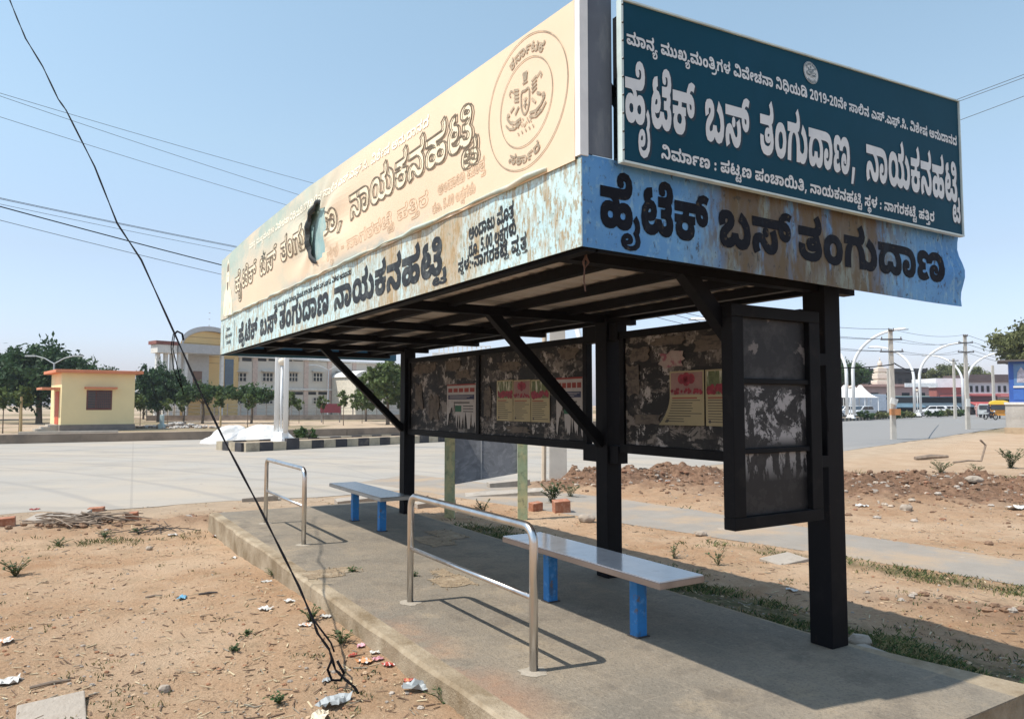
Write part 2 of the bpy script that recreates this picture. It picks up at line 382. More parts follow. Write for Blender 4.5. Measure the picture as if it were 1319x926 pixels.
52:[[100,-3,75,0,58,9,51,25,54,36,63,46,72,37,36,47,14,68,7,95,13,120,31,137,60,143,81,139,96,127,101,106,97,88,83,76,61,71,38,74,23,80,25,100,36,95,50,93,63,96,67,105,65,112,57,115,45,110,40,96,42,84,50,75,69,69,100,67,122,68,137,72,146,79,149,89,144,99,132,106,114,106,114,141,121,141,139,141,147,144,151,148,152,154,149,167,139,180,171,198,187,171,192,148,185,124,166,110,163,118,178,111,188,99,191,83,187,64,174,50,155,41,131,36,140,47,148,37,151,25,148,14,138,5,123,-1],[101,23,110,25,114,31,110,36,101,39,92,36,88,31,91,25]],
233:[[61,-3,31,3,12,19,6,45,12,67,28,81,52,87,68,85,80,79,87,70,89,58,88,50,85,43,58,45,58,47,58,49,56,55,51,57,44,54,41,47,47,36,68,32,81,34,90,39,99,57,136,57,143,38,159,33,167,34,175,39,180,50,182,68,176,108,159,141,135,164,104,172,94,169,90,162,94,156,102,153,115,158,120,171,155,168,143,144,124,130,100,126,76,130,59,142,52,163,58,182,76,196,106,200,132,198,156,191,176,179,193,164,216,123,224,72,220,39,210,17,195,5,179,-1,163,-3,140,0,123,10,109,26,126,25,108,9,88,0]],
267:[[63,-3,33,3,14,19,7,45,13,67,29,81,53,87,70,85,81,79,88,70,90,58,89,50,87,43,59,45,60,47,60,49,58,55,52,57,45,54,43,47,49,36,69,32,82,34,91,39,100,57,137,57,144,38,157,33,170,38,173,53,171,68,162,83,149,95,132,106,179,112,198,95,211,75,215,49,213,32,208,18,190,2,165,-3,142,0,125,10,110,26,127,25,110,9,89,0],[8,106,8,141,142,141,161,142,172,146,176,152,177,160,173,171,160,175,149,172,144,161,144,159,144,155,132,170,137,174,143,175,154,171,158,161,153,150,139,147,123,153,117,169,122,185,137,197,163,202,192,196,209,178,215,154,211,132,199,118,186,111,168,107,145,106]],
74:[[119,101,113,79,97,65,71,60,43,66,26,79,31,107,38,99,47,92,59,89,75,93,80,103,77,111,68,114,58,111,50,101,47,85,47,78,52,57,66,42,85,30,63,-3,34,17,14,45,7,80,15,114,37,136,70,143,96,138,113,123]],
28:[[162,-3,137,0,119,10,105,26,123,27,102,7,82,-1,61,-3,34,2,17,17,12,37,15,55,27,71,51,87,65,97,68,105,67,109,63,112,57,113,48,110,45,103,46,97,48,92,13,80,8,92,6,107,11,126,28,139,58,143,76,142,89,138,104,124,109,107,105,90,93,75,70,59,57,49,54,42,57,35,68,32,88,39,96,56,132,56,140,39,158,33,171,36,175,46,173,55,165,61,157,64,187,78,202,69,213,57,217,40,211,17,192,2],[130,62,130,90,156,90,162,95,165,101,163,107,157,113,180,115,197,114,201,107,202,100,201,95,199,90,223,90,223,62,219,62,210,63,201,64,188,62],[130,106,130,141,154,141,171,141,179,144,183,148,184,154,181,167,172,180,203,198,220,171,224,148,222,133,213,119,194,109,163,106]],
223:[[133,-3,110,1,91,12,74,29,67,37,62,41,57,43,50,40,48,32,50,20,58,8,20,-6,10,13,6,34,12,57,27,72,54,78,80,72,104,52,114,41,123,35,133,33,143,35,152,45,156,68,150,108,134,141,110,164,80,172,69,169,65,162,69,156,77,153,90,158,95,171,130,168,118,144,99,130,75,126,51,130,34,142,27,163,33,182,51,196,82,200,108,198,131,190,151,179,168,163,190,122,198,72,196,46,189,27,179,13,167,4]],
222:[[58,-3,32,3,15,23,9,56,16,90,36,116,66,134,103,140,128,136,149,126,165,111,166,111,155,128,139,143,116,155,87,160,73,158,63,155,56,143,58,134,65,127,38,106,26,120,20,135,18,148,20,163,27,175,51,190,84,195,119,191,146,179,167,163,188,132,198,99,201,65,200,42,195,25,178,4,151,-3,128,0,111,10,97,26,116,28,98,9,80,0],[67,33,81,39,87,57,124,57,130,38,143,33,155,38,160,56,156,74,147,90,130,101,107,106,103,106,80,102,64,91,54,75,50,56,55,38],[83,-37,87,1,122,1,126,-37]],
216:[[58,-3,32,3,15,23,9,56,16,91,37,117,68,134,105,140,138,136,161,125,179,109,196,80,192,60,176,48,154,44,136,47,123,56,118,72,120,84,128,92,153,99,167,97,178,92,200,74,208,46,200,18,179,2,152,-3,120,4,97,26,116,28,98,9,80,0],[67,33,80,39,87,54,124,54,131,38,148,32,159,34,167,41,170,54,169,66,163,75,154,79,148,77,146,73,148,68,155,66,162,68,166,73,168,81,166,89,158,97,142,103,116,106,106,106,82,102,65,91,54,76,50,56,55,38],[86,195,130,189,165,171,186,151,199,125,203,96,202,78,198,62,159,110,170,118,159,133,144,145,119,156,88,160,69,158,59,152,56,143,58,135,63,128,35,109,25,122,20,136,18,148,20,163,27,175,51,190]],
421:[[134,0,9,0,9,29,54,74,74,94,85,109,88,123,86,133,79,139,68,141,49,136,30,122,7,149,25,162,45,172,73,176,104,169,123,152,130,129,124,103,108,79,81,54,62,36,62,35,134,35]],
419:[[134,86,130,49,120,21,100,3,71,-3,51,0,36,8,24,20,15,38,11,60,9,86,10,112,15,134,23,152,35,165,51,173,71,176,91,173,107,165,119,152,127,135,132,113],[51,86,53,55,59,36,71,30,84,36,90,55,92,86,90,117,84,136,71,142,59,136,53,117]],
420:[[108,0,65,0,65,91,65,103,66,116,66,128,60,121,53,114,33,99,12,125,71,172,108,172]],
428:[[135,97,133,68,125,41,109,18,83,3,44,-3,32,-3,19,-1,19,32,31,30,43,30,68,33,84,43,93,59,96,79,95,79,87,68,75,61,57,59,31,65,14,84,7,114,15,147,36,168,69,176,95,171,116,157,130,132],[70,142,54,136,48,116,53,97,70,90,82,94,90,102,93,112,91,123,87,133,80,140]],
416:[[9,55,9,89,76,89,76,55]],
257:[[134,-3,111,1,92,12,75,29,68,37,63,41,58,43,51,40,49,32,52,20,59,8,21,-6,11,13,7,34,13,57,28,72,55,78,81,72,105,52,115,41,124,35,132,33,143,38,147,53,142,73,127,91,105,106,8,106,8,141,116,141,135,142,145,146,149,152,151,160,147,171,134,175,122,172,117,161,117,159,118,155,106,170,111,174,116,175,127,171,131,161,127,150,112,147,96,153,91,169,95,185,110,197,136,202,165,196,183,178,188,154,184,132,172,118,160,111,142,107,118,106,113,106,152,113,171,95,184,75,188,50,185,27,174,10,157,0]],
164:[[134,-3,111,1,92,12,75,29,68,37,63,41,58,43,51,40,49,32,51,20,59,8,21,-6,11,13,7,34,13,57,28,72,55,78,72,75,88,67,104,50,114,41,123,35,132,33,143,37,147,50,143,68,134,85,171,100,184,74,188,47,185,25,174,10,157,0],[102,65,87,71,81,84,87,98,102,104,117,98,123,84,118,71],[8,106,8,141,152,141,152,106]],
231:[[105,-3,76,0,52,8,33,20,19,37,10,57,8,79,10,98,16,114,38,136,71,143,95,138,111,123,117,101,111,79,95,65,70,60,51,63,36,71,25,79,31,107,38,99,47,92,59,89,75,93,80,103,77,111,68,114,58,110,50,99,46,79,53,56,72,39,105,33,140,41,153,50,162,64,167,80,169,101,166,129,159,151,148,166,134,172,125,169,122,162,126,156,134,153,147,158,152,171,181,169,172,144,154,130,130,126,113,128,99,135,89,147,85,163,88,178,98,190,113,198,133,200,168,192,192,170,207,138,212,102,205,57,185,24,151,4]],
17:[[163,-3,140,0,123,10,109,26,126,25,108,9,88,0,61,-3,31,3,12,19,6,45,12,67,28,81,52,87,68,85,80,79,87,70,89,58,88,50,85,43,58,45,58,47,58,49,56,55,51,57,44,54,41,47,47,36,68,32,81,34,90,39,99,57,135,57,142,38,155,33,168,39,172,54,164,80,143,97,109,108,65,111,68,149,124,144,165,130,193,109,208,83,213,54,212,35,207,21,189,3]],
417:[[14,19,16,29,21,36,37,41,54,36,60,19,54,2,37,-3,21,2]],
189:[[63,-3,33,3,14,19,7,45,13,67,29,81,53,87,70,85,81,79,88,70,90,58,89,50,87,43,59,45,60,47,60,49,58,55,52,57,45,54,43,47,49,36,69,32,82,34,91,39,100,56,137,56,144,38,157,33,167,35,172,42,173,50,170,68,161,85,197,100,211,74,215,46,208,18,190,2,165,-3,142,0,124,10,110,26,127,25,110,9,89,0],[97,-37,100,1,136,1,139,-37],[117,64,101,69,96,83,101,97,117,102,132,97,138,83,132,69],[8,106,8,141,179,141,179,106],[271,59,251,63,235,73,226,89,222,112,222,117,224,136,230,152,251,173,282,181,305,178,322,172,305,147,295,151,283,152,269,149,260,138,256,118,256,106,260,92,270,86,277,88,280,95,279,100,276,103,270,105,261,106,177,106,177,141,258,141,282,138,301,128,310,115,313,98,311,81,302,69,288,62]],
236:[[134,-3,110,1,91,12,74,29,67,37,62,41,57,43,50,40,48,32,51,20,58,8,20,-6,10,13,6,34,12,57,27,72,54,78,72,75,88,66,105,50,114,41,122,35,131,33,142,37,146,50,142,68,133,85,170,100,183,74,187,47,184,25,173,10,156,0],[81,87,57,89,36,95,49,117,62,113,76,111,91,113,99,121,102,134,102,136,100,148,92,157,81,161,73,159,70,152,71,147,76,144,82,143,97,148,108,161,118,138,107,129,95,122,77,119,54,123,40,134,35,151,38,165,47,176,62,183,81,185,110,178,129,160,135,135,128,108,109,92]],
268:[[77,-3,41,2,16,17,10,28,8,41,14,62,32,75,60,84,75,88,83,92,85,99,83,104,79,107,73,108,66,107,62,104,60,99,61,96,62,92,21,80,18,89,17,97,23,111,43,121,73,124,95,120,113,110,120,93,115,75,101,63,75,55,58,51,51,47,48,42,51,37,60,33,77,32,107,36,125,49,132,69,127,91,117,105,105,114,105,121,130,127,155,111,169,90,173,68,170,48,162,31,149,16,131,6,107,-1],[8,106,8,141,101,141,120,142,130,146,134,152,135,160,131,171,119,175,107,172,102,161,102,159,103,155,91,170,96,174,101,175,112,171,116,161,111,150,97,147,81,153,75,169,80,185,95,197,121,202,150,196,167,178,173,154,169,132,157,118,144,111,127,107,103,106,93,106,71,111,54,106]],
55:[[63,-3,33,3,14,19,7,45,13,67,29,81,53,87,70,85,81,79,88,70,90,58,89,50,87,43,59,45,60,47,60,49,58,55,52,57,45,54,43,47,49,36,69,32,82,34,91,39,100,56,136,56,144,37,161,31,172,33,179,40,181,50,177,67,167,85,204,100,217,74,221,46,215,20,196,4,187,0,178,-2,167,-3,142,0,125,10,110,26,127,25,110,9,89,0],[117,64,101,69,96,83,101,97,117,102,132,97,138,83,132,69],[189,-17,175,4,174,9,136,64,159,78,197,22,201,19,215,0],[8,106,8,141,151,141,169,141,177,144,181,148,182,154,179,167,169,180,200,198,217,171,221,148,219,133,211,119,192,109,161,106]],
9:[[122,33,164,38,179,44,190,54,196,67,199,85,197,98,190,108,180,112,173,110,169,101,172,93,178,86,186,82,186,53,113,53,113,84,143,84,138,91,135,99,133,108,138,126,153,139,179,143,197,141,213,135,233,114,240,84,237,56,226,34,208,17,185,6,156,-1,121,-3,87,0,58,7,36,20,20,37,11,57,7,80,15,114,38,136,70,143,94,138,109,123,114,101,109,79,92,65,67,60,50,63,35,71,25,79,31,107,37,100,46,92,59,89,74,93,79,103,76,111,68,114,53,106,47,81,47,76,51,61,63,47,86,37]],
40:[[58,-3,38,1,22,11,12,29,9,53,13,78,25,98,46,113,51,106,9,106,9,141,131,141,149,141,157,144,161,148,162,154,158,167,149,180,180,198,197,171,201,148,199,133,191,119,184,114,176,110,166,108,169,112,187,97,198,77,201,53,198,29,188,11,172,1,151,-3,128,0,111,10,97,26,116,28,98,9,80,0],[67,33,81,39,87,57,124,57,130,38,143,33,155,38,160,56,156,74,147,90,130,101,107,106,103,106,80,102,64,91,54,75,50,56,55,38]],
93:[[148,106,70,106,59,105,54,104,50,101,49,97,50,92,53,89,58,87,67,87,105,87,105,52,70,52,63,52,59,52,56,51,52,48,50,44,53,38,58,36,66,35,71,35,71,0,62,0,43,2,25,8,13,20,8,39,11,52,19,64,32,72,32,65,13,80,6,103,9,117,18,128,31,135,48,139,72,141,148,141]],
429:[[16,19,18,29,23,36,40,41,56,36,63,19,56,2,40,-3,23,2],[16,94,18,104,23,111,40,116,56,111,63,94,56,77,40,72,23,77]],
43:[[63,-3,33,3,14,19,7,45,13,67,29,81,53,87,70,85,81,79,88,70,90,58,89,50,87,43,59,45,60,47,60,49,58,55,52,57,45,54,43,47,49,36,69,32,82,34,91,39,100,56,137,56,144,38,157,33,167,35,172,42,173,50,170,68,161,85,197,100,211,74,215,46,208,18,190,2,165,-3,142,0,124,10,110,26,127,25,110,9,89,0],[117,64,101,69,96,83,101,97,117,102,132,97,138,83,132,69],[8,106,8,141,145,141,162,141,171,144,174,148,175,154,172,167,163,180,194,198,211,171,215,148,213,133,204,119,185,109,154,106]],
33:[[70,-3,45,1,25,13,13,33,8,60,15,94,37,116,70,124,91,120,106,107,112,86,107,67,93,53,66,48,49,50,34,57,37,83,47,77,61,75,73,79,77,86,75,93,67,95,59,92,51,82,48,61,48,59,50,47,55,39,64,34,75,32,88,34,97,39,106,57,143,57,151,40,158,35,169,33,182,37,186,49,183,59,175,66,163,70,188,90,211,79,223,63,228,44,224,25,214,10,198,0,174,-3,153,0,133,9,115,28,134,28,116,10,96,0],[52,105,31,119,25,137,30,153,47,165,79,170,82,137,70,134,67,129,70,123,80,119],[146,68,146,99,159,99,171,100,177,103,181,107,182,112,178,122,161,130,173,165,196,157,211,144,221,130,224,113,216,89,206,79,191,72,184,70,178,68,170,68]],
138:[[162,-3,137,0,119,10,105,26,123,27,102,7,82,-1,61,-3,34,2,17,17,12,37,15,55,27,71,51,87,65,97,68,105,67,109,63,112,57,113,48,110,45,103,46,97,48,92,13,80,8,92,6,107,11,126,28,139,58,143,76,142,89,138,104,124,109,107,105,90,93,75,70,59,57,49,54,42,57,35,68,32,88,39,96,56,132,56,140,39,158,33,171,36,175,46,173,55,165,61,157,64,187,78,202,69,213,57,217,40,211,17,192,2],[130,62,130,90,156,90,162,95,165,101,163,107,157,113,197,114,201,107,202,100,201,95,199,90,223,90,223,62,219,62,210,63,201,64,188,62],[130,106,130,141,198,141,198,106]],
229:[[192,-3,155,5,126,28,143,59,163,39,186,33,201,36,212,49,216,76,212,110,202,141,186,163,167,172,158,169,155,162,159,156,168,153,181,158,186,171,215,170,208,150,197,136,182,128,164,126,147,128,132,135,122,146,118,162,121,178,131,190,146,198,166,200,187,198,205,191,234,165,252,126,258,77,256,52,251,32,241,16,228,6,212,-1],[86,-3,49,4,25,21,12,46,9,72,17,108,28,123,43,134,62,141,84,143,121,137,144,119,156,95,160,69,158,49,151,31,140,17,126,6,107,-1],[85,33,103,37,114,49,119,68,115,89,103,103,84,108,67,104,55,93,50,72,54,52,66,38],[292,-3,256,5,226,30,244,60,263,40,286,33,305,40,312,60,307,81,292,97,272,109,293,144,324,124,346,96,354,59,347,26,327,5,311,-1]],
56:[[134,-3,111,1,92,12,75,29,68,37,63,41,58,43,51,40,49,32,51,20,59,8,21,-6,11,13,7,34,13,57,28,72,55,78,72,75,88,67,104,50,114,41,123,35,132,33,143,37,147,50,143,68,134,85,171,100,184,74,188,47,185,25,174,10,157,0],[102,65,87,71,81,84,87,98,102,104,117,98,123,84,118,71],[8,106,8,141,118,141,136,141,144,144,148,148,149,154,146,167,136,180,167,198,184,171,188,148,186,133,178,119,159,109,128,106]],
112:[[-62,-94,-80,-90,-90,-77,-94,-60,-86,-33,-64,-17,-33,-11,0,-17,21,-34,29,-60,25,-76,15,-89,-3,-94,-18,-92,-30,-84,-41,-73,-25,-73,-35,-84,-46,-91],[-57,-71,-49,-69,-45,-62,-20,-62,-16,-69,-8,-71,-1,-68,2,-59,-2,-46,-14,-37,-31,-34,-34,-34,-51,-37,-63,-45,-67,-59,-64,-68],[-32,-59,-42,-56,-45,-49,-41,-41,-32,-38,-24,-41,-20,-49,-23,-56],[-48,-116,-46,-92,-19,-92,-17,-116]],
49:[[88,-3,65,-1,46,4,30,14,18,26,11,42,9,61,13,83,24,100,45,112,50,106,9,106,9,141,98,141,115,141,124,144,127,148,128,154,125,167,116,180,147,198,164,171,168,148,166,133,158,120,148,113,134,108,140,112,156,99,165,82,168,61,166,43,159,27,148,14,132,5,112,-1],[89,33,110,38,122,51,126,69,122,88,109,101,89,106,68,101,55,88,50,69,53,54,61,42,73,36]],
111:[[25,-44,22,-61,12,-72,-5,-80,-33,-82,-121,-82,-121,-56,-43,-56,-48,-58,-50,-51,-50,-43,-46,-27,-34,-15,-12,-9,5,-12,16,-20,23,-31],[-25,-46,-24,-53,-23,-58,-27,-56,-18,-56,-5,-53,0,-43,-3,-35,-12,-32,-22,-36]],
30:[[159,-3,128,4,105,27,123,27,102,7,82,-1,61,-3,34,2,17,17,12,37,15,55,27,71,51,87,65,97,68,105,67,109,63,112,57,113,48,110,45,103,46,97,48,92,13,80,8,92,6,107,11,126,28,139,58,143,76,142,89,138,104,124,109,107,105,90,93,75,70,59,57,49,54,42,57,35,68,32,88,39,95,57,133,57,140,39,157,33,171,37,175,49,174,58,170,66,206,82,214,65,217,46,210,19,191,3],[147,74,120,78,102,88,89,102,84,118,100,129,120,110,142,104,156,108,161,121,160,128,159,134,195,143,199,132,201,117,195,95,177,80]],
283:[[63,-3,33,3,14,19,7,45,13,67,29,81,53,87,70,85,81,79,88,70,90,58,89,50,87,43,59,45,60,47,60,49,58,55,52,57,45,54,43,47,49,36,69,32,82,34,91,39,100,57,137,57,144,38,157,33,170,38,173,53,171,68,162,83,149,95,132,106,179,112,198,95,211,75,215,49,213,32,208,18,190,2,165,-3,142,0,125,10,110,26,127,25,110,9,89,0],[8,106,8,141,142,141,161,142,172,146,176,152,177,160,173,171,160,175,149,172,144,161,144,159,144,155,132,170,137,174,143,175,154,171,158,161,153,150,139,147,123,153,117,169,122,185,137,197,163,202,192,196,209,178,215,154,211,132,199,118,186,111,168,107,145,106],[245,-3,225,-1,208,6,178,31,200,57,218,39,238,33,251,37,256,49,255,60,255,70,254,80,257,99,265,115,277,127,294,136,335,143,377,137,406,119,423,93,428,63,420,28,398,5,364,-3,334,3,315,18,309,43,313,62,325,75,343,80,363,74,369,59,364,46,351,41,343,42,335,49,339,54,339,50,339,47,343,36,359,30,374,34,384,45,387,62,381,85,364,102,337,108,315,104,301,93,296,72,296,63,296,53,297,41,290,16,272,1]],
64:[[21,-3,1,-1,-16,6,-46,31,-24,57,-6,39,14,33,27,37,32,49,32,60,31,70,31,80,33,99,41,115,53,127,70,136,112,143,154,137,182,119,199,93,204,63,196,28,174,5,140,-3,110,3,91,18,85,43,89,62,101,75,119,80,139,74,145,59,141,46,127,41,119,42,112,49,116,54,115,50,115,47,119,36,135,30,150,34,160,45,163,62,157,85,141,102,113,108,91,104,77,93,72,72,72,63,72,53,73,41,66,16,48,1]],
424:[[61,-3,34,-1,12,6,12,41,34,34,58,30,76,33,86,41,90,55,82,73,58,79,44,78,31,75,15,83,22,172,121,172,121,138,58,138,56,109,65,111,77,111,105,105,125,88,132,58,124,25,114,13,100,4,82,-1]],
51:[[106,-3,77,0,53,7,33,20,19,37,11,56,8,79,10,98,16,114,38,136,71,143,96,138,112,123,117,101,111,79,95,65,70,60,51,63,36,71,25,79,31,107,37,99,47,92,59,89,75,93,80,103,77,111,68,114,58,110,50,99,46,79,53,56,72,39,105,33,134,38,153,51,159,72,152,93,131,109,152,144,173,131,188,114,198,95,201,72,199,52,192,34,179,19,161,7,137,0]],
285:[[81,-3,60,-2,43,2,21,17,15,36,16,47,22,57,31,65,29,62,9,62,9,90,63,90,69,94,72,100,70,107,64,112,87,115,103,112,108,106,109,100,108,94,106,90,155,90,155,62,133,62,132,66,143,58,149,48,151,37,144,17,122,2,105,-2],[82,32,95,33,103,37,109,49,106,58,98,64,82,66,67,64,59,58,56,49,62,37],[9,106,9,141,86,141,104,141,112,144,116,148,117,154,114,167,104,180,136,198,152,171,157,148,154,133,146,119,127,109,96,106],[57,-72,41,-69,29,-62,22,-52,19,-38,22,-26,28,-16,50,-8,68,-14,74,-30,74,-35,72,-40,53,-38,54,-36,54,-34,53,-30,50,-29,45,-31,44,-37,48,-46,60,-49,71,-47,77,-41,79,-34,104,-34,109,-45,119,-49,126,-47,130,-42,131,-35,128,-21,119,-8,142,5,150,-32,147,-53,139,-65,130,-70,119,-72,105,-69,93,-61,82,-48,101,-50,89,-62,75,-69],[136,-88,138,-77,139,-65,139,-55,137,-45,135,-36,142,5,154,-17,161,-39,163,-64,162,-79,160,-92]],
280:[[29,-3,-1,1,-24,14,-41,30,-54,48,-19,67,-5,47,8,36,24,33,43,40,50,60,45,81,30,97,10,109,32,144,62,124,84,96,92,59,88,34,77,14,57,1]],
53:[[63,-3,33,3,14,19,7,45,13,67,29,81,53,87,70,85,81,79,88,70,90,58,89,50,87,43,59,45,60,47,60,49,58,55,52,57,45,54,43,47,49,36,69,32,82,34,91,39,100,57,137,57,144,38,157,33,170,38,173,53,171,68,162,83,149,95,132,106,179,112,198,95,211,74,215,49,213,32,208,18,190,2,165,-3,142,0,125,10,110,26,127,25,110,9,89,0],[8,106,8,141,145,141,162,141,171,144,174,148,175,154,172,167,163,180,194,198,211,171,215,148,213,133,204,119,185,109,154,106]],
65:[[-25,-106,-55,-99,-75,-82,-81,-57,-76,-34,-61,-18,-39,-13,-20,-17,-9,-28,-6,-42,-9,-56,-15,-64,-41,-71,-54,-69,-65,-65,-63,-46,-54,-49,-45,-51,-36,-49,-32,-42,-34,-36,-41,-34,-48,-36,-55,-43,-57,-56,-57,-58,-49,-75,-40,-80,-26,-82,-6,-78,10,-66,14,-55,16,-40,12,-14,1,10,25,20,35,1,41,-18,43,-38,39,-68,26,-89,5,-101]],
134:[[81,-3,60,-2,43,2,21,17,15,36,16,47,22,57,31,65,29,62,9,62,9,90,63,90,69,94,72,100,70,107,64,112,87,115,103,112,108,106,109,100,108,94,106,90,155,90,155,62,133,62,132,66,143,58,149,48,151,37,144,17,122,2,105,-2],[82,32,95,33,103,37,109,49,106,58,98,64,82,66,67,64,59,58,56,49,62,37],[9,106,9,141,119,141,119,106]],
}
TEXTS = {
'title':[4317,[[271,0],[75,221],[248,269],[168,504],[3,763],[45,835],[201,1064],[3,1356],[38,1428],[6,1606],[25,1761],[63,1941],[149,2034],[60,2244],[37,2375],[415,2624],[3,2707],[151,2779],[60,2976],[48,3107],[23,3462],[42,3627],[57,3824],[214,4045],[106,4279]]],
'grant':[10735,[[156,0],[60,317],[42,448],[121,645],[3,717],[47,789],[63,1105],[24,1198],[121,1435],[47,1507],[6,1824],[219,1980],[122,2155],[25,2190],[52,2370],[3,2568],[233,2640],[267,2873],[74,3097],[28,3221],[151,3453],[60,3650],[3,3781],[223,3853],[222,4060],[48,4270],[216,4625],[3,4841],[421,4913],[419,5056],[420,5199],[428,5342],[416,5485],[421,5570],[419,5713],[257,5856],[74,6053],[3,6177],[164,6249],[60,6446],[231,6577],[42,6798],[3,6995],[17,7067],[201,7288],[417,7580],[17,7654],[189,7875],[417,8193],[236,8267],[417,8462],[3,8537],[233,8609],[268,8841],[74,9023],[55,9147],[3,9377],[9,9449],[42,9697],[63,9894],[149,9987],[60,10197],[42,10328],[40,10525]]],
'builder':[7549,[[223,0],[156,206],[60,523],[93,654],[37,807],[3,1055],[429,1127],[3,1206],[43,1278],[33,1501],[106,1736],[37,1774],[3,2022],[43,2094],[6,2317],[138,2473],[60,2705],[229,2836],[219,3199],[415,3374],[3,3457],[151,3529],[60,3726],[48,3857],[23,4213],[42,4377],[57,4574],[214,4796],[106,5030],[3,5067],[56,5139],[112,5336],[52,5348],[3,5547],[429,5619],[3,5698],[151,5770],[60,5967],[25,6098],[49,6278],[23,6455],[248,6619],[106,6854],[3,6891],[57,6963],[219,7185],[111,7360],[49,7372]]],
'front':[2624,[[271,0],[75,221],[248,269],[168,504],[3,763],[45,835],[201,1064],[3,1356],[38,1428],[6,1606],[25,1761],[63,1941],[149,2034],[60,2244],[37,2375]]],
'side':[4234,[[271,0],[75,221],[248,269],[168,504],[3,763],[45,835],[201,1064],[3,1356],[38,1428],[6,1606],[25,1761],[63,1941],[149,2034],[60,2244],[37,2375],[3,2624],[151,2696],[60,2893],[48,3024],[23,3379],[42,3544],[57,3741],[214,3962],[106,4196]]],
'cost':[1758,[[9,0],[6,248],[149,404],[60,614],[30,745],[63,968],[3,1061],[283,1133],[38,1569],[111,1747]]],
'rupees':[1963,[[49,0],[64,177],[417,389],[3,463],[424,535],[417,678],[419,752],[419,895],[3,1038],[51,1110],[285,1319],[25,1484],[52,1664],[280,1862]]],
'place':[2215,[[56,0],[112,197],[52,209],[429,407],[416,486],[151,572],[60,769],[25,900],[49,1080],[23,1256],[248,1421],[106,1656],[3,1693],[53,1765],[65,1989],[38,2025],[111,2203]]],
'made':[1055,[[223,0],[156,206],[60,523],[93,654],[37,807]]],
'council':[2096,[[43,0],[33,223],[106,458],[37,496],[3,744],[43,816],[6,1039],[138,1195],[60,1427],[229,1558],[219,1921]]],
'town':[1538,[[151,0],[60,197],[48,328],[23,683],[42,848],[57,1045],[214,1266],[106,1501]]],
'state':[1045,[[23,0],[151,165],[60,362],[93,493],[33,645],[23,880]]],
'govt':[822,[[56,0],[134,197],[60,361],[93,492],[49,645]]],
'near':[2416,[[56,0],[112,197],[52,209],[3,407],[416,479],[3,564],[151,636],[60,834],[25,965],[49,1145],[23,1321],[248,1486],[106,1721],[3,1758],[57,1830],[219,2051],[111,2227],[49,2239]]],
}

_tri = {}
def glyph_tris(g):
    """points, triangles inside the letter, boundary edges"""
    if g in _tri: return _tri[g]
    cs = [[(c[i], c[i + 1]) for i in range(0, len(c), 2)] for c in GLYPH[g]]
    pts, ed = [], []
    for c in cs:
        n = len(pts)
        pts += [Vector(p) for p in c]
        ed += [(n + i, n + (i + 1) % len(c)) for i in range(len(c))]
    if not pts:
        _tri[g] = ([], [], [])
        return _tri[g]
    V, _, Fc, *_r = delaunay_2d_cdt(pts, ed, [], 0, 1e-3)
    def wind(p):
        w = 0
        for c in cs:
            for (x0, y0), (x1, y1) in zip(c, c[1:] + c[:1]):
                if (y0 <= p[1]) != (y1 <= p[1]):
                    t = x0 + (p[1] - y0) / (y1 - y0) * (x1 - x0)
                    if t > p[0]: w += 1 if y1 > y0 else -1
        return w
    T = [tuple(f) for f in Fc if wind(((V[f[0]].x + V[f[1]].x + V[f[2]].x) / 3, (V[f[0]].y + V[f[1]].y + V[f[2]].y) / 3))]
    cnt = {}
    for f in T:
        for a, b in zip(f, f[1:] + f[:1]):
            k = (min(a, b), max(a, b))
            cnt[k] = cnt.get(k, 0) + 1
    _tri[g] = ([tuple(p) for p in V], T, [k for k, n in cnt.items() if n == 1])
    return _tri[g]

def text_mesh(mb, key, fn, s0, s1, b0, b1, body, m=0, outline=0., bold=0.):
    """letters of TEXTS[key] between s0 and s1 along a face, baseline b0 -> b1, body = height of a plain letter;
    fn(s, z) gives the 3-D point on the face"""
    tot, gl = TEXTS[key] if isinstance(key, str) else key
    sx = (s1 - s0) / tot
    sy = body / 150.
    def P(x, y):
        s = s0 + x * sx
        return fn(s, b0 + (b1 - b0) * (x / tot) + y * sy)
    for g, gx in gl:
        V, T, E = glyph_tris(g)
        if not T: continue
        if not outline:
            mb.add([P(x + gx, y) for x, y in V], T, m)
        else:
            vs, fs = [], []
            for a, b in E:
                pa, pb = V[a], V[b]
                ax, ay, bx, by = (pa[0] + gx) * sx, pa[1] * sy, (pb[0] + gx) * sx, pb[1] * sy
                dx, dy = bx - ax, by - ay
                l = math.hypot(dx, dy) or 1
                nx, ny = -dy / l * outline / 2, dx / l * outline / 2
                ex, ey = dx / l * outline * .3, dy / l * outline * .3
                k = len(vs)
                for (px, py) in ((ax - ex + nx, ay - ey + ny), (ax - ex - nx, ay - ey - ny), (bx + ex - nx, by + ey - ny), (bx + ex + nx, by + ey + ny)):
                    vs.append(P(px / sx, py / sy))
                fs.append((k, k + 1, k + 2, k + 3))
            mb.add(vs, fs, m)
    if bold: text_mesh(mb, key, fn, s0, s1, b0, b1, body, m, outline=bold)
    return mb

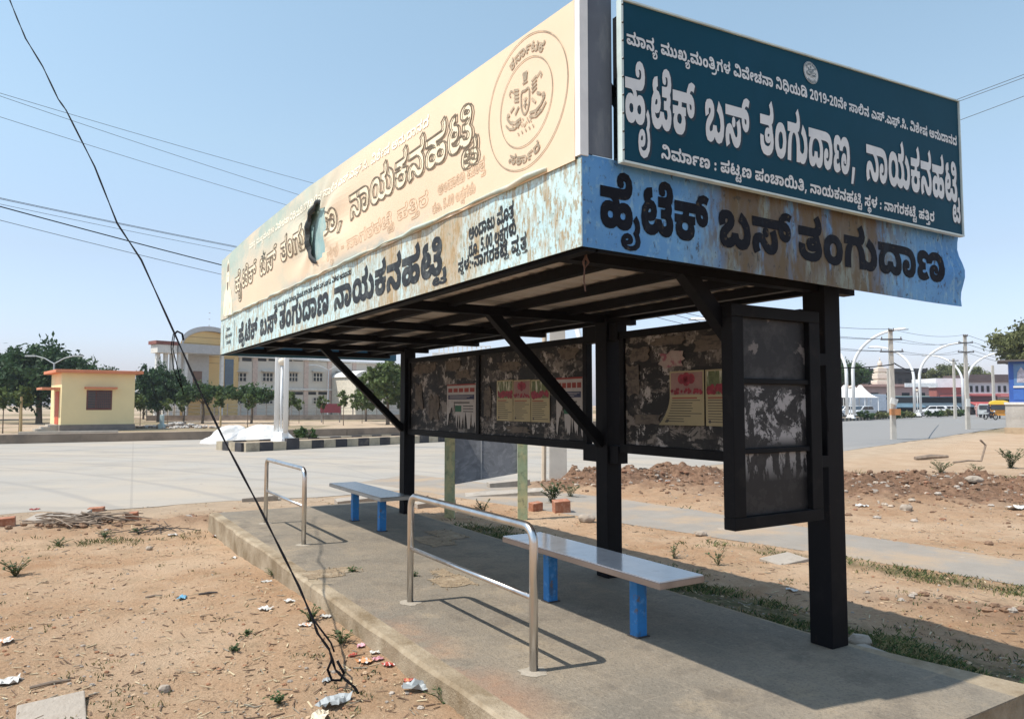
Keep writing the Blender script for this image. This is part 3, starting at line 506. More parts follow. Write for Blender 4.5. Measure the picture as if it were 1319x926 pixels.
def text_words(mb, key, fn, spans, b0, b1, body, **kw):
    """the words of a line, each set between its own two ends; baseline runs b0 -> b1 over the whole line"""
    tot, gl = TEXTS[key]
    words, cur = [], []
    gl = gl + [[None, tot]]
    for g, x in gl:
        if g is None or not GLYPH[g]:
            if cur: words.append((x - cur[0][1], [[h, y - cur[0][1]] for h, y in cur]))
            cur = []
        else: cur.append((g, x))
    lo, hi = spans[0][0], spans[-1][1]
    for (wd, ws), (s0, s1) in zip(words, spans):
        f = lambda s: b0 + (b1 - b0) * (s - lo) / (hi - lo)
        text_mesh(mb, (wd, ws), fn, s0, s1, f(s0), f(s1), body, **kw)
    return mb
# ------------------------------------------------------------------ ground, roads, path
ROAD_N = [(-150, -52), (-70, -15), (-20, 6.2), (-8.1, 11.75), (-5.5, 13.1), (-1, 15.6), (4, 19.6), (12, 27.2), (34.5, 52.6), (80, 104), (160, 190)]
ROAD_F = [(-175, -45), (-90, -6), (-40, 21.5), (-22.2, 32.3), (-14.8, 36.5), (-9, 40.5), (-3, 46.5), (6, 57), (24, 78), (70, 129), (148, 213)]
PATH_F = [(-2.5, 18.5), (2.1, 13.6), (3.9, 11.0), (5.7, 8.3), (8.2, 4.2), (11, -1)]
PATH_N = [(-3.4, 16.6), (1.55, 11.0), (3.2, 9.2), (4.95, 7.2), (7.2, 3.4), (9.6, -1.6)]

def inpoly(x, y, poly):
    r = np.zeros(x.shape, bool)
    n = len(poly)
    for i in range(n):
        x0, y0 = poly[i]
        x1, y1 = poly[(i + 1) % n]
        if y0 == y1: continue
        c = ((y0 > y) != (y1 > y)) & (x < (x1 - x0) * (y - y0) / (y1 - y0) + x0)
        r ^= c
    return r

def pdist(x, y, line):
    d = np.full(x.shape, 1e9)
    for (x0, y0), (x1, y1) in zip(line[:-1], line[1:]):
        dx, dy = x1 - x0, y1 - y0
        t = np.clip(((x - x0) * dx + (y - y0) * dy) / (dx * dx + dy * dy), 0, 1)
        d = np.minimum(d, np.hypot(x - x0 - t * dx, y - y0 - t * dy))
    return d

ROAD = ROAD_N + ROAD_F[::-1]
PATH = PATH_N + PATH_F[::-1]
def sstep(v, a, b):
    t = np.clip((v - a) / (b - a), 0, 1)
    return t * t * (3 - 2 * t)
def blob(x, y, cx, cy, rx, ry, rot=0.):
    c, s = math.cos(rot), math.sin(rot)
    dx, dy = x - cx, y - cy
    return np.exp(-(((dx * c + dy * s) / rx) ** 2 + ((-dx * s + dy * c) / ry) ** 2))

def soil_mask(x, y):
    """the dug-up earth heaps behind the shelter and beside it"""
    m = 1.1 * blob(x, y, 1.6, 15.9, .9, .8) + .9 * blob(x, y, 4.0, 16.8, 2.0, 1.2, .1) + .95 * blob(x, y, 8.4, 14.6, 3.2, 1.5, -.25) + .8 * blob(x, y, 12.5, 13.6, 3.0, 1.4, -.3)
    m = m + .34 * blob(x, y, 9.5, 15.0, 5.5, 3.6, -.2) + .3 * blob(x, y, 3.2, 16.5, 2.6, 2.2)
    m = m + .5 * blob(x, y, 4.0, 6.1, 1.3, .36, -.62) + .3 * blob(x, y, -4.9, 10.9, 1.5, .5, .4) + .3 * blob(x, y, -3.3, 11.5, .8, .4)
    return m

def height(x, y):
    """terrain height (numpy arrays)"""
    x = np.asarray(x, float); y = np.asarray(y, float)
    inr = inpoly(x, y, ROAD)
    dr = np.minimum(pdist(x, y, ROAD_N), pdist(x, y, ROAD_F))
    inp = inpoly(x, y, PATH)
    dp = np.minimum(pdist(x, y, PATH_N), pdist(x, y, PATH_F))
    k = np.where(inr, 0, sstep(dr, 0, .9)) * np.where(inp, 0, sstep(dp, 0, .5))
    h = (fbm(x * .8, y * .8, 3) - .45) * .06 + (fbm(x * 4, y * 4, 3) - .45) * .04 + (fbm(x * 11, y * 11, 2) - .35) * .022
    sm = soil_mask(x, y)
    h = h + sm * (.17 + .42 * (fbm(x * 2.3 + 9, y * 2.3, 4) - .45) + .22 * (fbm(x * 6, y * 6 + 3, 3) - .42)) * 1.15
    far = sstep(np.hypot(x, y), 40, 90)
    h = h * k * (1 - far * .5)
    h = np.where(inr, -.06 * sstep(dr, .35, .8) + .004 * (1 - sstep(dr, .1, .4)), h)
    h = np.where(inp, -.03 * sstep(dp, .12, .3) + .010 * (1 - sstep(dp, 0, .15)), h)
    c, s = math.cos(ANG), math.sin(ANG)
    w = (x - ORG.x) * c + (y - ORG.y) * s
    u = -(x - ORG.x) * s + (y - ORG.y) * c
    e = np.minimum(np.minimum(w - SL_W0, SL_W1 - w), np.minimum(u - SL_U0, SL_U1 - u))
    # earth washed up against the rear edge of the platform
    rear = sstep(w, 1.9, 2.4) * (1 - sstep(w, 2.6, 3.6)) * sstep(u, -1.2, 0) * (1 - sstep(u, 7.5, 9))
    h = h + .1 * rear
    h = h + .15 * (1 - sstep(-w, -.1, 1.5)) * (w < .6) * sstep(u, -3, -1) * (1 - sstep(u, 1.5, 8))
    h = np.where(e > .05, np.minimum(h, .1), h)
    return h

def hit(px_, py_):
    """ground point seen at a pixel of the survey photo, on the real relief"""
    z = 0.
    for _ in range(4):
        p = ground(px_, py_, z)
        z = gz(p.x, p.y)
    return p

def gz(x, y):
    return float(height(np.array([float(x)]), np.array([float(y)]))[0])

def axis(lo, hi, st, far0, far1, g=1.16):
    a = list(np.arange(lo, hi, st))
    s, p = st, a[-1]
    while p < far1:
        s *= g; p += s; a.append(p)
    s, p = st, lo
    while p > far0:
        s *= g; p -= s; a.insert(0, p)
    return np.array(a)
gx = axis(-8.5, 13, .055, -420, 420, 1.09)
gy = axis(2.0, 18, .055, -60, 600, 1.09)
X, Y = np.meshgrid(gx, gy)
Z = height(X, Y)
nx_, ny_ = len(gx), len(gy)
me = bpy.data.meshes.new('ground')
me.vertices.add(nx_ * ny_)
me.vertices.foreach_set('co', np.stack([X, Y, Z], -1).reshape(-1).astype(np.float32))
ii = np.arange(nx_ * ny_).reshape(ny_, nx_)
q = np.stack([ii[:-1, :-1], ii[:-1, 1:], ii[1:, 1:], ii[1:, :-1]], -1).reshape(-1, 4)
me.loops.add(q.size)
me.loops.foreach_set('vertex_index', q.reshape(-1))
me.polygons.add(len(q))
me.polygons.foreach_set('loop_start', np.arange(len(q)) * 4)
me.polygons.foreach_set('loop_total', np.full(len(q), 4))
me.polygons.foreach_set('use_smooth', np.ones(len(q), bool))
me.update()
def grass_mask(x, y):
    c, s = math.cos(ANG), math.sin(ANG)
    w = (x - ORG.x) * c + (y - ORG.y) * s
    u = -(x - ORG.x) * s + (y - ORG.y) * c
    g = .95 * sstep(w, 2.3, 2.5) * (1 - sstep(w, 3.0, 3.9)) * sstep(u, -2.2, -.6) * (1 - sstep(u, 5.2, 7))
    g = g + .55 * blob(x, y, 4.75, 7.0, 1.6, .28, -.85) + .5 * blob(x, y, 3.3, 8.6, 1.2, .25, -.8) + .5 * blob(x, y, 1.4, 13.2, 1.2, .35, -.5)
    g = g + .36 * blob(x, y, -5.0, 9.6, 1.6, .3, .45) + .4 * blob(x, y, 7.5, 18.0, 2.0, .6) + .5 * blob(x, y, 12, 16.5, 2.5, .5)
    g = g + .6 * sstep(y, 36, 50) * (fbm(x * .06, y * .06, 3) > .42)
    return g
gm = np.clip(grass_mask(X, Y) * (.35 + 1.3 * fbm(X * 1.7, Y * 1.7, 4)), 0, 1)
so = np.clip(soil_mask(X, Y) * (.55 + 1.6 * fbm(X * 1.1 + 5, Y * 1.1, 3)) * 1.25, 0, 1)
dusty = np.clip((1 - sstep(pdist(X, Y, ROAD_N), .3, 2.6)) * .9 + .75 * sstep(Y, 30, 42) * (X < 12) + .5 * sstep(pdist(X, Y, PATH_F), 6, 9) * (Y > 14), 0, 1)
for nm, arr in (('grass', gm), ('soil', so), ('dust', dusty)):
    at = me.attributes.new(nm, 'FLOAT', 'POINT')
    at.data.foreach_set('value', arr.reshape(-1).astype(np.float32))
gob = bpy.data.objects.new('ground', me)
col.objects.link(gob)
tag(gob, kind='structure')

def ground_mat():
    m = bpy.data.materials.new('earth')
    m.use_nodes = True
    N, L = m.node_tree.nodes, m.node_tree.links
    b = N['Principled BSDF']
    b.inputs['Roughness'].default_value = .95
    b.inputs['Specular IOR Level'].default_value = .15
    geo = N.new('ShaderNodeNewGeometry')
    def noise(s, d=6, r=.6):
        n = N.new('ShaderNodeTexNoise')
        n.inputs['Scale'].default_value = s
        n.inputs['Detail'].default_value = d
        n.inputs['Roughness'].default_value = r
        L.new(geo.outputs['Position'], n.inputs['Vector'])
        return n.outputs['Fac']
    def rg(v, lo, hi, a=0, c=1):
        r = N.new('ShaderNodeMapRange')
        for i, k in enumerate((lo, hi, a, c)): r.inputs[i + 1].default_value = k
        L.new(v, r.inputs[0])
        return r.outputs[0]
    def mix(f, a, c):
        x = N.new('ShaderNodeMix')
        x.data_type = 'RGBA'
        if hasattr(f, 'is_output'): L.new(f, x.inputs[0])
        else: x.inputs[0].default_value = f
        for s, v in ((6, a), (7, c)):
            if hasattr(v, 'is_output'): L.new(v, x.inputs[s])
            else: x.inputs[s].default_value = (*v, 1)
        return x.outputs[2]
    def attr(n):
        a = N.new('ShaderNodeAttribute')
        a.attribute_name = n
        return a.outputs['Fac']
    def mul(a, c):
        x = N.new('ShaderNodeMath')
        x.operation = 'MULTIPLY'
        L.new(a, x.inputs[0]); L.new(c, x.inputs[1])
        return x.outputs[0]
    c = mix(rg(noise(.7), .35, .65), (.41, .235, .125), (.57, .39, .25))
    c = mix(rg(noise(5, 8, .7), .4, .75, 0, .75), c, (.54, .385, .25))
    c = mix(rg(noise(42, 5, .7), .5, .72, 0, .65), c, (.22, .135, .08))
    c = mix(rg(noise(13, 8, .8), .55, .70, 0, .75), c, (.24, .165, .095))
    c = mix(rg(noise(75, 3, .6), .60, .75, 0, .7), c, (.62, .49, .35))
    c = mix(rg(noise(2.3, 6, .7), .54, .74, 0, .6), c, (.28, .21, .13))
    c = mix(rg(noise(.45, 4, .6), .52, .64, 0, .55), c, (.60, .44, .30))
    c = mix(attr('dust'), c, mix(rg(noise(1.5, 8), .3, .7), (.38, .28, .19), (.49, .375, .265)))
    c = mix(attr('soil'), c, mix(rg(noise(9, 8, .75), .35, .7), (.12, .068, .042), (.34, .205, .13)))
    gr = mix(rg(noise(14, 6, .7), .3, .7), (.05, .068, .024), (.20, .155, .08))
    c = mix(rg(mul(attr('grass'), rg(noise(8, 6, .7), .25, .7, .35, 1.25)), .18, .75), c, gr)
    L.new(c, b.inputs['Base Color'])
    bp = N.new('ShaderNodeBump')
    bp.inputs['Strength'].default_value = .9
    bp.inputs['Distance'].default_value = .05
    L.new(noise(28, 8, .75), bp.inputs['Height'])
    L.new(bp.outputs[0], b.inputs['Normal'])
    return m
me.materials.append(ground_mat())

def strip(name, N_, F_, z, mat_, n=24, sub=8):
    """a sheet between two polylines"""
    def res(line, k):
        d = [0]
        for a, b in zip(line[:-1], line[1:]): d.append(d[-1] + math.hypot(b[0] - a[0], b[1] - a[1]))
        out = []
        # vertices kept, each leg split evenly
        for a, b in zip(line[:-1], line[1:]):
            for i in range(k): out.append((a[0] + (b[0] - a[0]) * i / k, a[1] + (b[1] - a[1]) * i / k))
        out.append(line[-1])
        return out
    A, B = res(N_, sub), res(F_, sub)
    mb = MB()
    vs, fs = [], []
    for a, b in zip(A, B):
        for j in range(n + 1):
            t = j / n
            x, y = a[0] + (b[0] - a[0]) * t, a[1] + (b[1] - a[1]) * t
            if j in (0, n):
                e = (vnoise(np.array([x * 2.1]), np.array([y * 2.1]))[0] - .5) * (.4 if name == 'road' else .16)
                L_ = math.hypot(b[0] - a[0], b[1] - a[1])
                x += (b[0] - a[0]) / L_ * e; y += (b[1] - a[1]) / L_ * e
            vs.append((x, y, z))
    for i in range(len(A) - 1):
        for j in range(n):
            k = i * (n + 1) + j
            fs.append((k, k + n + 1, k + n + 2, k + 1))
    mb.add(vs, fs)
    o = mb.build(name, mat_)
    return tag(o, kind='structure')

def road_mat():
    m = M('road_concrete', (.345, .315, .275), rough=.9, spec=.2, vary=.06, vs=.35, bump=.25, bs=60, layers=[
        dict(color=(.41, .345, .27), scale=.25, lo=.42, hi=.62, amount=.8),
        dict(color=(.27, .245, .21), scale=.9, stretch=(.35, 1, 1), lo=.50, hi=.66, amount=.6),
        dict(color=(.20, .185, .165), scale=2.6, lo=.64, hi=.70, amount=.6),
        dict(color=(.45, .405, .34), scale=30, lo=.55, hi=.8, amount=.4, det=3)])
    nt = m.node_tree
    N, L = nt.nodes, nt.links
    b = N['Principled BSDF']
    src = b.inputs['Base Color'].links[0].from_socket
    geo = N.new('ShaderNodeNewGeometry')
    sp = N.new('ShaderNodeSeparateXYZ')
    L.new(geo.outputs['Position'], sp.inputs[0])
    # bitumen carriageway from the junction onwards
    mr = N.new('ShaderNodeMapRange')
    mr.inputs[1].default_value = 3; mr.inputs[2].default_value = 16
    L.new(sp.outputs[0], mr.inputs[0])
    x = N.new('ShaderNodeMix'); x.data_type = 'RGBA'
    L.new(mr.outputs[0], x.inputs[0]); L.new(src, x.inputs[6])
    x.inputs[7].default_value = (.24, .232, .222, 1)
    # joints between the cast slabs
    mp = N.new('ShaderNodeMapping')
    mp.inputs['Rotation'].default_value = (0, 0, -R(27))
    L.new(geo.outputs['Position'], mp.inputs['Vector'])
    br = N.new('ShaderNodeTexBrick')
    br.inputs['Scale'].default_value = 1
    br.inputs['Mortar Size'].default_value = .022
    br.inputs['Mortar Smooth'].default_value = .1
    br.inputs['Brick Width'].default_value = 5.2
    br.inputs['Row Height'].default_value = 3.6
    br.offset = 0
    br.inputs['Color1'].default_value = br.inputs['Color2'].default_value = (0, 0, 0, 1)
    br.inputs['Mortar'].default_value = (1, 1, 1, 1)
    L.new(mp.outputs[0], br.inputs['Vector'])
    # curving tyre tracks of dirt on the slabs
    wv = N.new('ShaderNodeTexWave')
    wv.wave_type = 'RINGS'; wv.rings_direction = 'Z'
    wv.inputs['Scale'].default_value = .16
    wv.inputs['Distortion'].default_value = 1.2
    wv.inputs['Detail'].default_value = 2
    wv.inputs['Detail Scale'].default_value = .4
    m2 = N.new('ShaderNodeMapping')
    m2.inputs['Location'].default_value = (30, 10, 0)
    L.new(geo.outputs['Position'], m2.inputs['Vector']); L.new(m2.outputs[0], wv.inputs['Vector'])
    tr = N.new('ShaderNodeMapRange')
    tr.inputs[1].default_value = .95; tr.inputs[2].default_value = 1.0; tr.inputs[4].default_value = .55
    L.new(wv.outputs['Fac'], tr.inputs[0])
    y = N.new('ShaderNodeMix'); y.data_type = 'RGBA'
    L.new(tr.outputs[0], y.inputs[0]); L.new(x.outputs[2], y.inputs[6]); y.inputs[7].default_value = (.27, .25, .225, 1)
    z = N.new('ShaderNodeMix'); z.data_type = 'RGBA'
    ml = N.new('ShaderNodeMath'); ml.operation = 'MULTIPLY'; ml.inputs[1].default_value = .32
    L.new(br.outputs['Color'], ml.inputs[0])
    L.new(ml.outputs[0], z.inputs[0]); L.new(y.outputs[2], z.inputs[6]); z.inputs[7].default_value = (.22, .20, .18, 1)
    L.new(z.outputs[2], b.inputs['Base Color'])
    return m
strip('road', ROAD_N, ROAD_F, .007, road_mat(), n=16, sub=10)
strip('path', PATH_N, PATH_F, .008, M('path_concrete', (.275, .24, .20), rough=.95, vary=.1, vs=2, bump=.5, bs=50, layers=[
    dict(color=(.38, .275, .18), scale=.9, lo=.46, hi=.60, amount=.85), dict(color=(.2, .185, .165), scale=60, lo=.55, hi=.75, amount=.5)]), n=4, sub=6)

# kerb along the far side of the road: a low earth-stained concrete edge
kb = MB()
for a, b in zip(ROAD_F[:-1], ROAD_F[1:]):
    if a[0] < -95 or a[0] > 60: continue
    kb.bar((a[0] - .1, a[1] + .1, .15), (b[0] - .1, b[1] + .1, .15), .35, .5)
tag(kb.build('kerb', M('kerb_stone', (.25, .19, .14), rough=.95, vary=.25, vs=.8, layers=[dict(color=(.14, .11, .09), scale=1.4, lo=.5, hi=.7, amount=.7)])), kind='structure')

# median strip: kerb blocks painted black and cream by turns, earth inside
md0 = Vector((-9.7, 27.0, 0)); mdd = Vector((.672, .741, 0)).normalized(); mdn = Vector((-mdd.y, mdd.x, 0))
mk_ = MB()
nb = 170
for i in range(nb):
    for side in (0, 1):
        a = md0 + mdd * (i * .55) + mdn * (2.0 * side)
        big = (i in (3,)) and side == 0
        mk_.bar(a + Vector((0, 0, .16 + (.05 if big else 0))), a + mdd * .535 + Vector((0, 0, .16 + (.05 if big else 0))), .16, .34 + (.12 if big else 0), i % 2)
for k in range(4):
    a = md0 - mdd * .02 + mdn * (.08 + k * .48)
    mk_.bar(a + Vector((0, 0, .16)), a + mdn * .465 + Vector((0, 0, .16)), .16, .34, (k + 1) % 2)
tag(mk_.build('median_kerb', [M('kerb_cream', (.42, .355, .255), rough=.9, vary=.2, vs=2, layers=[dict(color=(.2, .16, .12), scale=3, lo=.5, hi=.7, amount=.7)]), M('kerb_black', (.045, .042, .045), rough=.8, vary=.4, vs=2, layers=[dict(color=(.25, .2, .15), scale=3, lo=.52, hi=.75, amount=.6)])]), kind='structure')
mi = MB()
a, b = md0 + mdn * .09, md0 + mdn * 1.91
e = mdd * nb * .55
mi.add([a + Vector((0, 0, .27)), a + e + Vector((0, 0, .27)), b + e + Vector((0, 0, .27)), b + Vector((0, 0, .27))], [(0, 1, 2, 3)])
tag(mi.build('median_earth', M('median_soil', (.33, .25, .17), rough=1, vary=.3, vs=1.5)), kind='structure')
# ------------------------------------------------------------------ platform under the shelter
plat = MB()
# top slab body, with a worn irregular kerb edge
nu_ = 60
vs, fs = [], []
prof = [(-.02, 0), (0.0, .235), (.012, .25)]
def edge_jit(t, k):
    return (vnoise(np.array([t * 3.1]), np.array([k * 7.7]))[0] - .5) * .03
us = np.linspace(SL_U0, SL_U1, nu_)
def wr(u):
    return 2.31 + max(0., .45 - u) * .2
for u in us:
    j0, j1 = edge_jit(u, 1), edge_jit(u, 2)
    for (w, z) in ((SL_W0 - .015 + j0, -.15), (SL_W0 + j0, .232 + j0 * .3), (SL_W0 + .02 + j0 * .5, SLAB), (wr(u) - .02, SLAB), (wr(u) + j1 * .5, .235), (wr(u) + .01, -.15)):
        vs.append((w, u, z))
for i in range(nu_ - 1):
    for k in range(5):
        a = i * 6 + k
        fs.append((a, a + 1, a + 7, a + 6))
fs.append(tuple(range(6))); fs.append(tuple((nu_ - 1) * 6 + k for k in range(6))[::-1])
plat.add(vs, fs)
def paver_mat():
    m = M('pavers', (.20, .172, .135), rough=.9, spec=.25, vary=.14, vs=1.2, bump=.6, bs=70, layers=[
        dict(color=(.29, .235, .17), scale=.9, lo=.42, hi=.66, amount=.8),
        dict(color=(.36, .28, .185), scale=2.3, lo=.56, hi=.70, amount=.55),
        dict(color=(.12, .10, .08), scale=1.7, lo=.54, hi=.68, amount=.6),
        dict(color=(.42, .33, .22), scale=3.2, lo=.50, hi=.66, amount=.6, ranges=[(0, .55, -.05)]),
        dict(color=(.11, .095, .075), scale=70, lo=.50, hi=.66, amount=.6),
        dict(color=(.30, .255, .20), scale=26, lo=.54, hi=.66, amount=.5),
        dict(color=(.13, .11, .088), scale=7, lo=.55, hi=.68, amount=.5),
        dict(color=(.34, .17, .095), scale=1.6, lo=.40, hi=.62, amount=.65, ranges=[(0, .30, .02), (1, .2, .7), (1, 3.0, 2.2)])])
    N, L = m.node_tree.nodes, m.node_tree.links
    b = N['Principled BSDF']
    src = b.inputs['Base Color'].links[0].from_socket
    tc = N.new('ShaderNodeTexCoord')
    br = N.new('ShaderNodeTexBrick')
    for k, v in (('Scale', 1), ('Mortar Size', .006), ('Mortar Smooth', .3), ('Brick Width', .62), ('Row Height', .31)): br.inputs[k].default_value = v
    br.inputs['Color1'].default_value = (0, 0, 0, 1); br.inputs['Color2'].default_value = (.25, .25, .25, 1); br.inputs['Mortar'].default_value = (1, 1, 1, 1)
    rot = N.new('ShaderNodeMapping'); rot.inputs['Rotation'].default_value = (0, 0, R(90))
    L.new(tc.outputs['Object'], rot.inputs[0]); L.new(rot.outputs[0], br.inputs['Vector'])
    x = N.new('ShaderNodeMix'); x.data_type = 'RGBA'
    ml = N.new('ShaderNodeMath'); ml.operation = 'MULTIPLY'; ml.inputs[1].default_value = .22
    L.new(br.outputs['Color'], ml.inputs[0]); L.new(ml.outputs[0], x.inputs[0])
    L.new(src, x.inputs[6]); x.inputs[7].default_value = (.33, .275, .205, 1)
    # plastered kerb: the outer hand's breadth of the slab and its sides
    sp = N.new('ShaderNodeSeparateXYZ'); L.new(tc.outputs['Object'], sp.inputs[0])
    def edge(ax, a, c):
        r = N.new('ShaderNodeMapRange'); r.inputs[1].default_value = a; r.inputs[2].default_value = c
        L.new(sp.outputs[ax], r.inputs[0]); return r.outputs[0]
    def mx(a, c):
        q = N.new('ShaderNodeMath'); q.operation = 'MAXIMUM'; L.new(a, q.inputs[0]); L.new(c, q.inputs[1]); return q.outputs[0]
    e = mx(mx(edge(0, .005, -.005), edge(0, 2.26, 2.275)), edge(2, .246, .24))
    nz = N.new('ShaderNodeTexNoise'); nz.inputs['Scale'].default_value = 3; nz.inputs['Detail'].default_value = 8; nz.inputs['Roughness'].default_value = .7
    L.new(tc.outputs['Object'], nz.inputs['Vector'])
    cr = N.new('ShaderNodeValToRGB')
    cr.color_ramp.elements[0].position = .35; cr.color_ramp.elements[0].color = (.20, .145, .085, 1)
    cr.color_ramp.elements[1].position = .65; cr.color_ramp.elements[1].color = (.40, .325, .23, 1)
    L.new(nz.outputs['Fac'], cr.inputs[0])
    y = N.new('ShaderNodeMix'); y.data_type = 'RGBA'
    L.new(e, y.inputs[0]); L.new(x.outputs[2], y.inputs[6]); L.new(cr.outputs[0], y.inputs[7])
    L.new(y.outputs[2], b.inputs['Base Color'])
    return m
po = plat.build('platform', paver_mat(), loc=ORG, rz=ANG)
tag(po, 'raised grey paver platform with plastered kerb under the bus shelter', 'platform')
# places where pavers are missing: sandy bedding, dead grass and loose slabs
sandm = M('bedding_sand', (.30, .225, .145), rough=1, vary=.3, vs=9, bump=.8, bs=60, layers=[dict(color=(.16, .11, .065), scale=22, lo=.50, hi=.68, amount=.8), dict(color=(.40, .33, .24), scale=7, lo=.52, hi=.66, amount=.7)])
def gap(w0, u0, rects, seed, label):
    """pavers lifted out: ragged beds of sand laid bare, a thin crumbled rim round each"""
    rg_ = random.Random(seed)
    mb = MB()
    for (a0, b0, a1, b1) in rects:
        ring = []
        for i in range(28):
            t = i / 28 * 4
            k, f = int(t), t - int(t)
            p = ((a0 + (a1 - a0) * f, b0), (a1, b0 + (b1 - b0) * f), (a1 - (a1 - a0) * f, b1), (a0, b1 - (b1 - b0) * f))[k]
            ring.append((p[0] + rg_.uniform(-.02, .02), p[1] + rg_.uniform(-.03, .03), .002 + rg_.uniform(0, .002)))
        n = len(mb.v)
        mb.add([((a0 + a1) / 2, (b0 + b1) / 2, .007)] + ring, [(0, 1 + i, 1 + (i + 1) % 28) for i in range(28)])
    for i in range(60):
        a0, b0, a1, b1 = rg_.choice(rects)
        c = (rg_.uniform(a0 - .05, a1 + .05), rg_.uniform(b0 - .05, b1 + .05), .006); r = rg_.uniform(.004, .012)
        mb.tube([(c[0], c[1], 0), (c[0], c[1], r)], [r, r * .5], 5)
    tag(mb.build('sand_patch', sandm, loc=S(w0, u0, SLAB + .001), rz=ANG), label, 'sand patch')
gap(.10, 3.92, [(-.17, -.16, .13, .15), (.14, -.05, .30, .16)], 1, 'sandy gap where pavers are missing near the platform kerb')
gap(.93, 3.18, [(-.15, -.30, .15, .05), (.0, .06, .15, .34)], 2, 'sandy gap with dead grass where pavers are missing beside the near handrail')
gap(1.75, 5.0, [(-.30, -.5, .0, .12), (.01, -.2, .31, .42)], 3, 'dark broken patch of earth in the pavers behind the near handrail')

# ------------------------------------------------------------------ bus shelter
shel = thing('bus_shelter', 'black steel bus shelter with a cantilevered roof, blue fascia and large Kannada sign boards', 'bus shelter', ORG, ANG)
black = M('black_steel', (.005, .005, .0065), rough=.6, spec=.12, vary=.3, vs=2, layers=[
    dict(color=(.018, .015, .015), scale=5, lo=.56, hi=.75, amount=.6), dict(color=(.035, .022, .016), scale=11, lo=.62, hi=.75, amount=.5)])
POSTS = (.37, 2.53, 6.91)
for u in POSTS:
    mb = MB(); mb.box((2.12, u - .08, SLAB), (2.28, u + .08, 2.50))
    p = mb.build('post', black, shel, bevel=.006)
# rafters across, purlins along
for u in (.05, POSTS[0], POSTS[1], 3.98, 5.45, POSTS[2], 8.33):
    mb = MB(); mb.box((.035, u - .04, 2.462), (2.50, u + .04, 2.532)); mb.build('rafter', black, shel)
for w in (.06, .62, 1.18, 1.74, 2.20, 2.47):
    mb = MB(); lo = 2.436 if w in (.06,) else 2.505
    mb.box((w - .03, .012, lo), (w + .03, 8.41, 2.570)); mb.build('purlin', black, shel)
mb = MB(); mb.box((.10, .008, 2.436), (2.5, .035, 2.49)); mb.build('rim_angle', black, shel)
# ribbed sheet
mb = MB(); vs = []; fs = []
us_, zs_ = [], []
u = .02
while u < 8.38:
    for du, z in ((0, 2.578), (.11, 2.578), (.13, 2.60), (.17, 2.60), (.19, 2.578)):
        us_.append(min(u + du, 8.4)); zs_.append(z)
    u += .19
for w in (.01, 2.53):
    for u, z in zip(us_, zs_): vs.append((w, u, z))
n = len(us_)
fs = [(i, i + 1, n + i + 1, n + i) for i in range(n - 1)]
k = len(vs)
vs += [(a, b, c + .006) for a, b, c in vs]
fs += [tuple(i + k for i in f)[::-1] for f in fs]
mb.add(vs, fs)
mb.build('roof_sheet', M('roof_metal', (.56, .52, .48), rough=.5, metal=.25, vary=.15, vs=2, stretch=(1, .2, 1), layers=[dict(color=(.26, .20, .16), scale=1.6, lo=.5, hi=.75, amount=.6)]), shel)
for u in POSTS:
    mb = MB(); mb.bar((2.13, u + .003, 1.40), (.98, u + .003, 2.50), .075, .085); mb.build('brace', black, shel)
    # foot plate of the brace
mb = MB()
mb.tube([(.10, .10, 2.47), (.10, .10, 2.43), (.115, .10, 2.405), (.10, .11, 2.38), (.085, .10, 2.405), (.10, .10, 2.43)], .006, 6)
mb.tube([(.10, .11, 2.385), (.10, .115, 2.32), (.105, .11, 2.27)], .004, 5)
mb.build('hanging_hook', M('rusty_hook', (.09, .045, .03), rough=.8), shel)

# --- fascia sheets
WAVE = lambda a, b: (fbm(np.array([a * 1.3]), np.array([b * 1.3]), 2)[0] - .4) * .02
def sheet(name, fn, s0, s1, zb, zt, mt, parent, ns=60, nz=8, th=.006, off=None, skip=None, mats=None):
    """a thin sheet: fn(s, z, offset) -> point; zb / zt give lower and upper edge along s"""
    mb = MB(); vs = []; fs = []
    for o_ in (0, th):
        for i in range(ns + 1):
            s = s0 + (s1 - s0) * i / ns
            for j in range(nz + 1):
                z = zb(s) + (zt(s) - zb(s)) * j / nz
                vs.append(fn(s, z, o_))
    B = (ns + 1) * (nz + 1)
    gone = set()
    for i in range(ns):
        for j in range(nz):
            s = s0 + (s1 - s0) * (i + .5) / ns
            z = zb(s) + (zt(s) - zb(s)) * (j + .5) / nz
            if skip and skip(s, z): gone.add((i, j)); continue
            a = i * (nz + 1) + j
            fs.append((a, a + 1, a + nz + 2, a + nz + 1))
            fs.append((B + a, B + a + nz + 1, B + a + nz + 2, B + a + 1))
    for i in range(ns):
        for j in (0, nz):
            a = i * (nz + 1) + j
            fs.append((a, a + nz + 1, B + a + nz + 1, B + a))
    for i in (0, ns):
        for j in range(nz):
            a = i * (nz + 1) + j
            fs.append((a, a + 1, B + a + 1, B + a))
    mb.add(vs, fs)
    return mb.build(name, mt, parent, smooth=False)

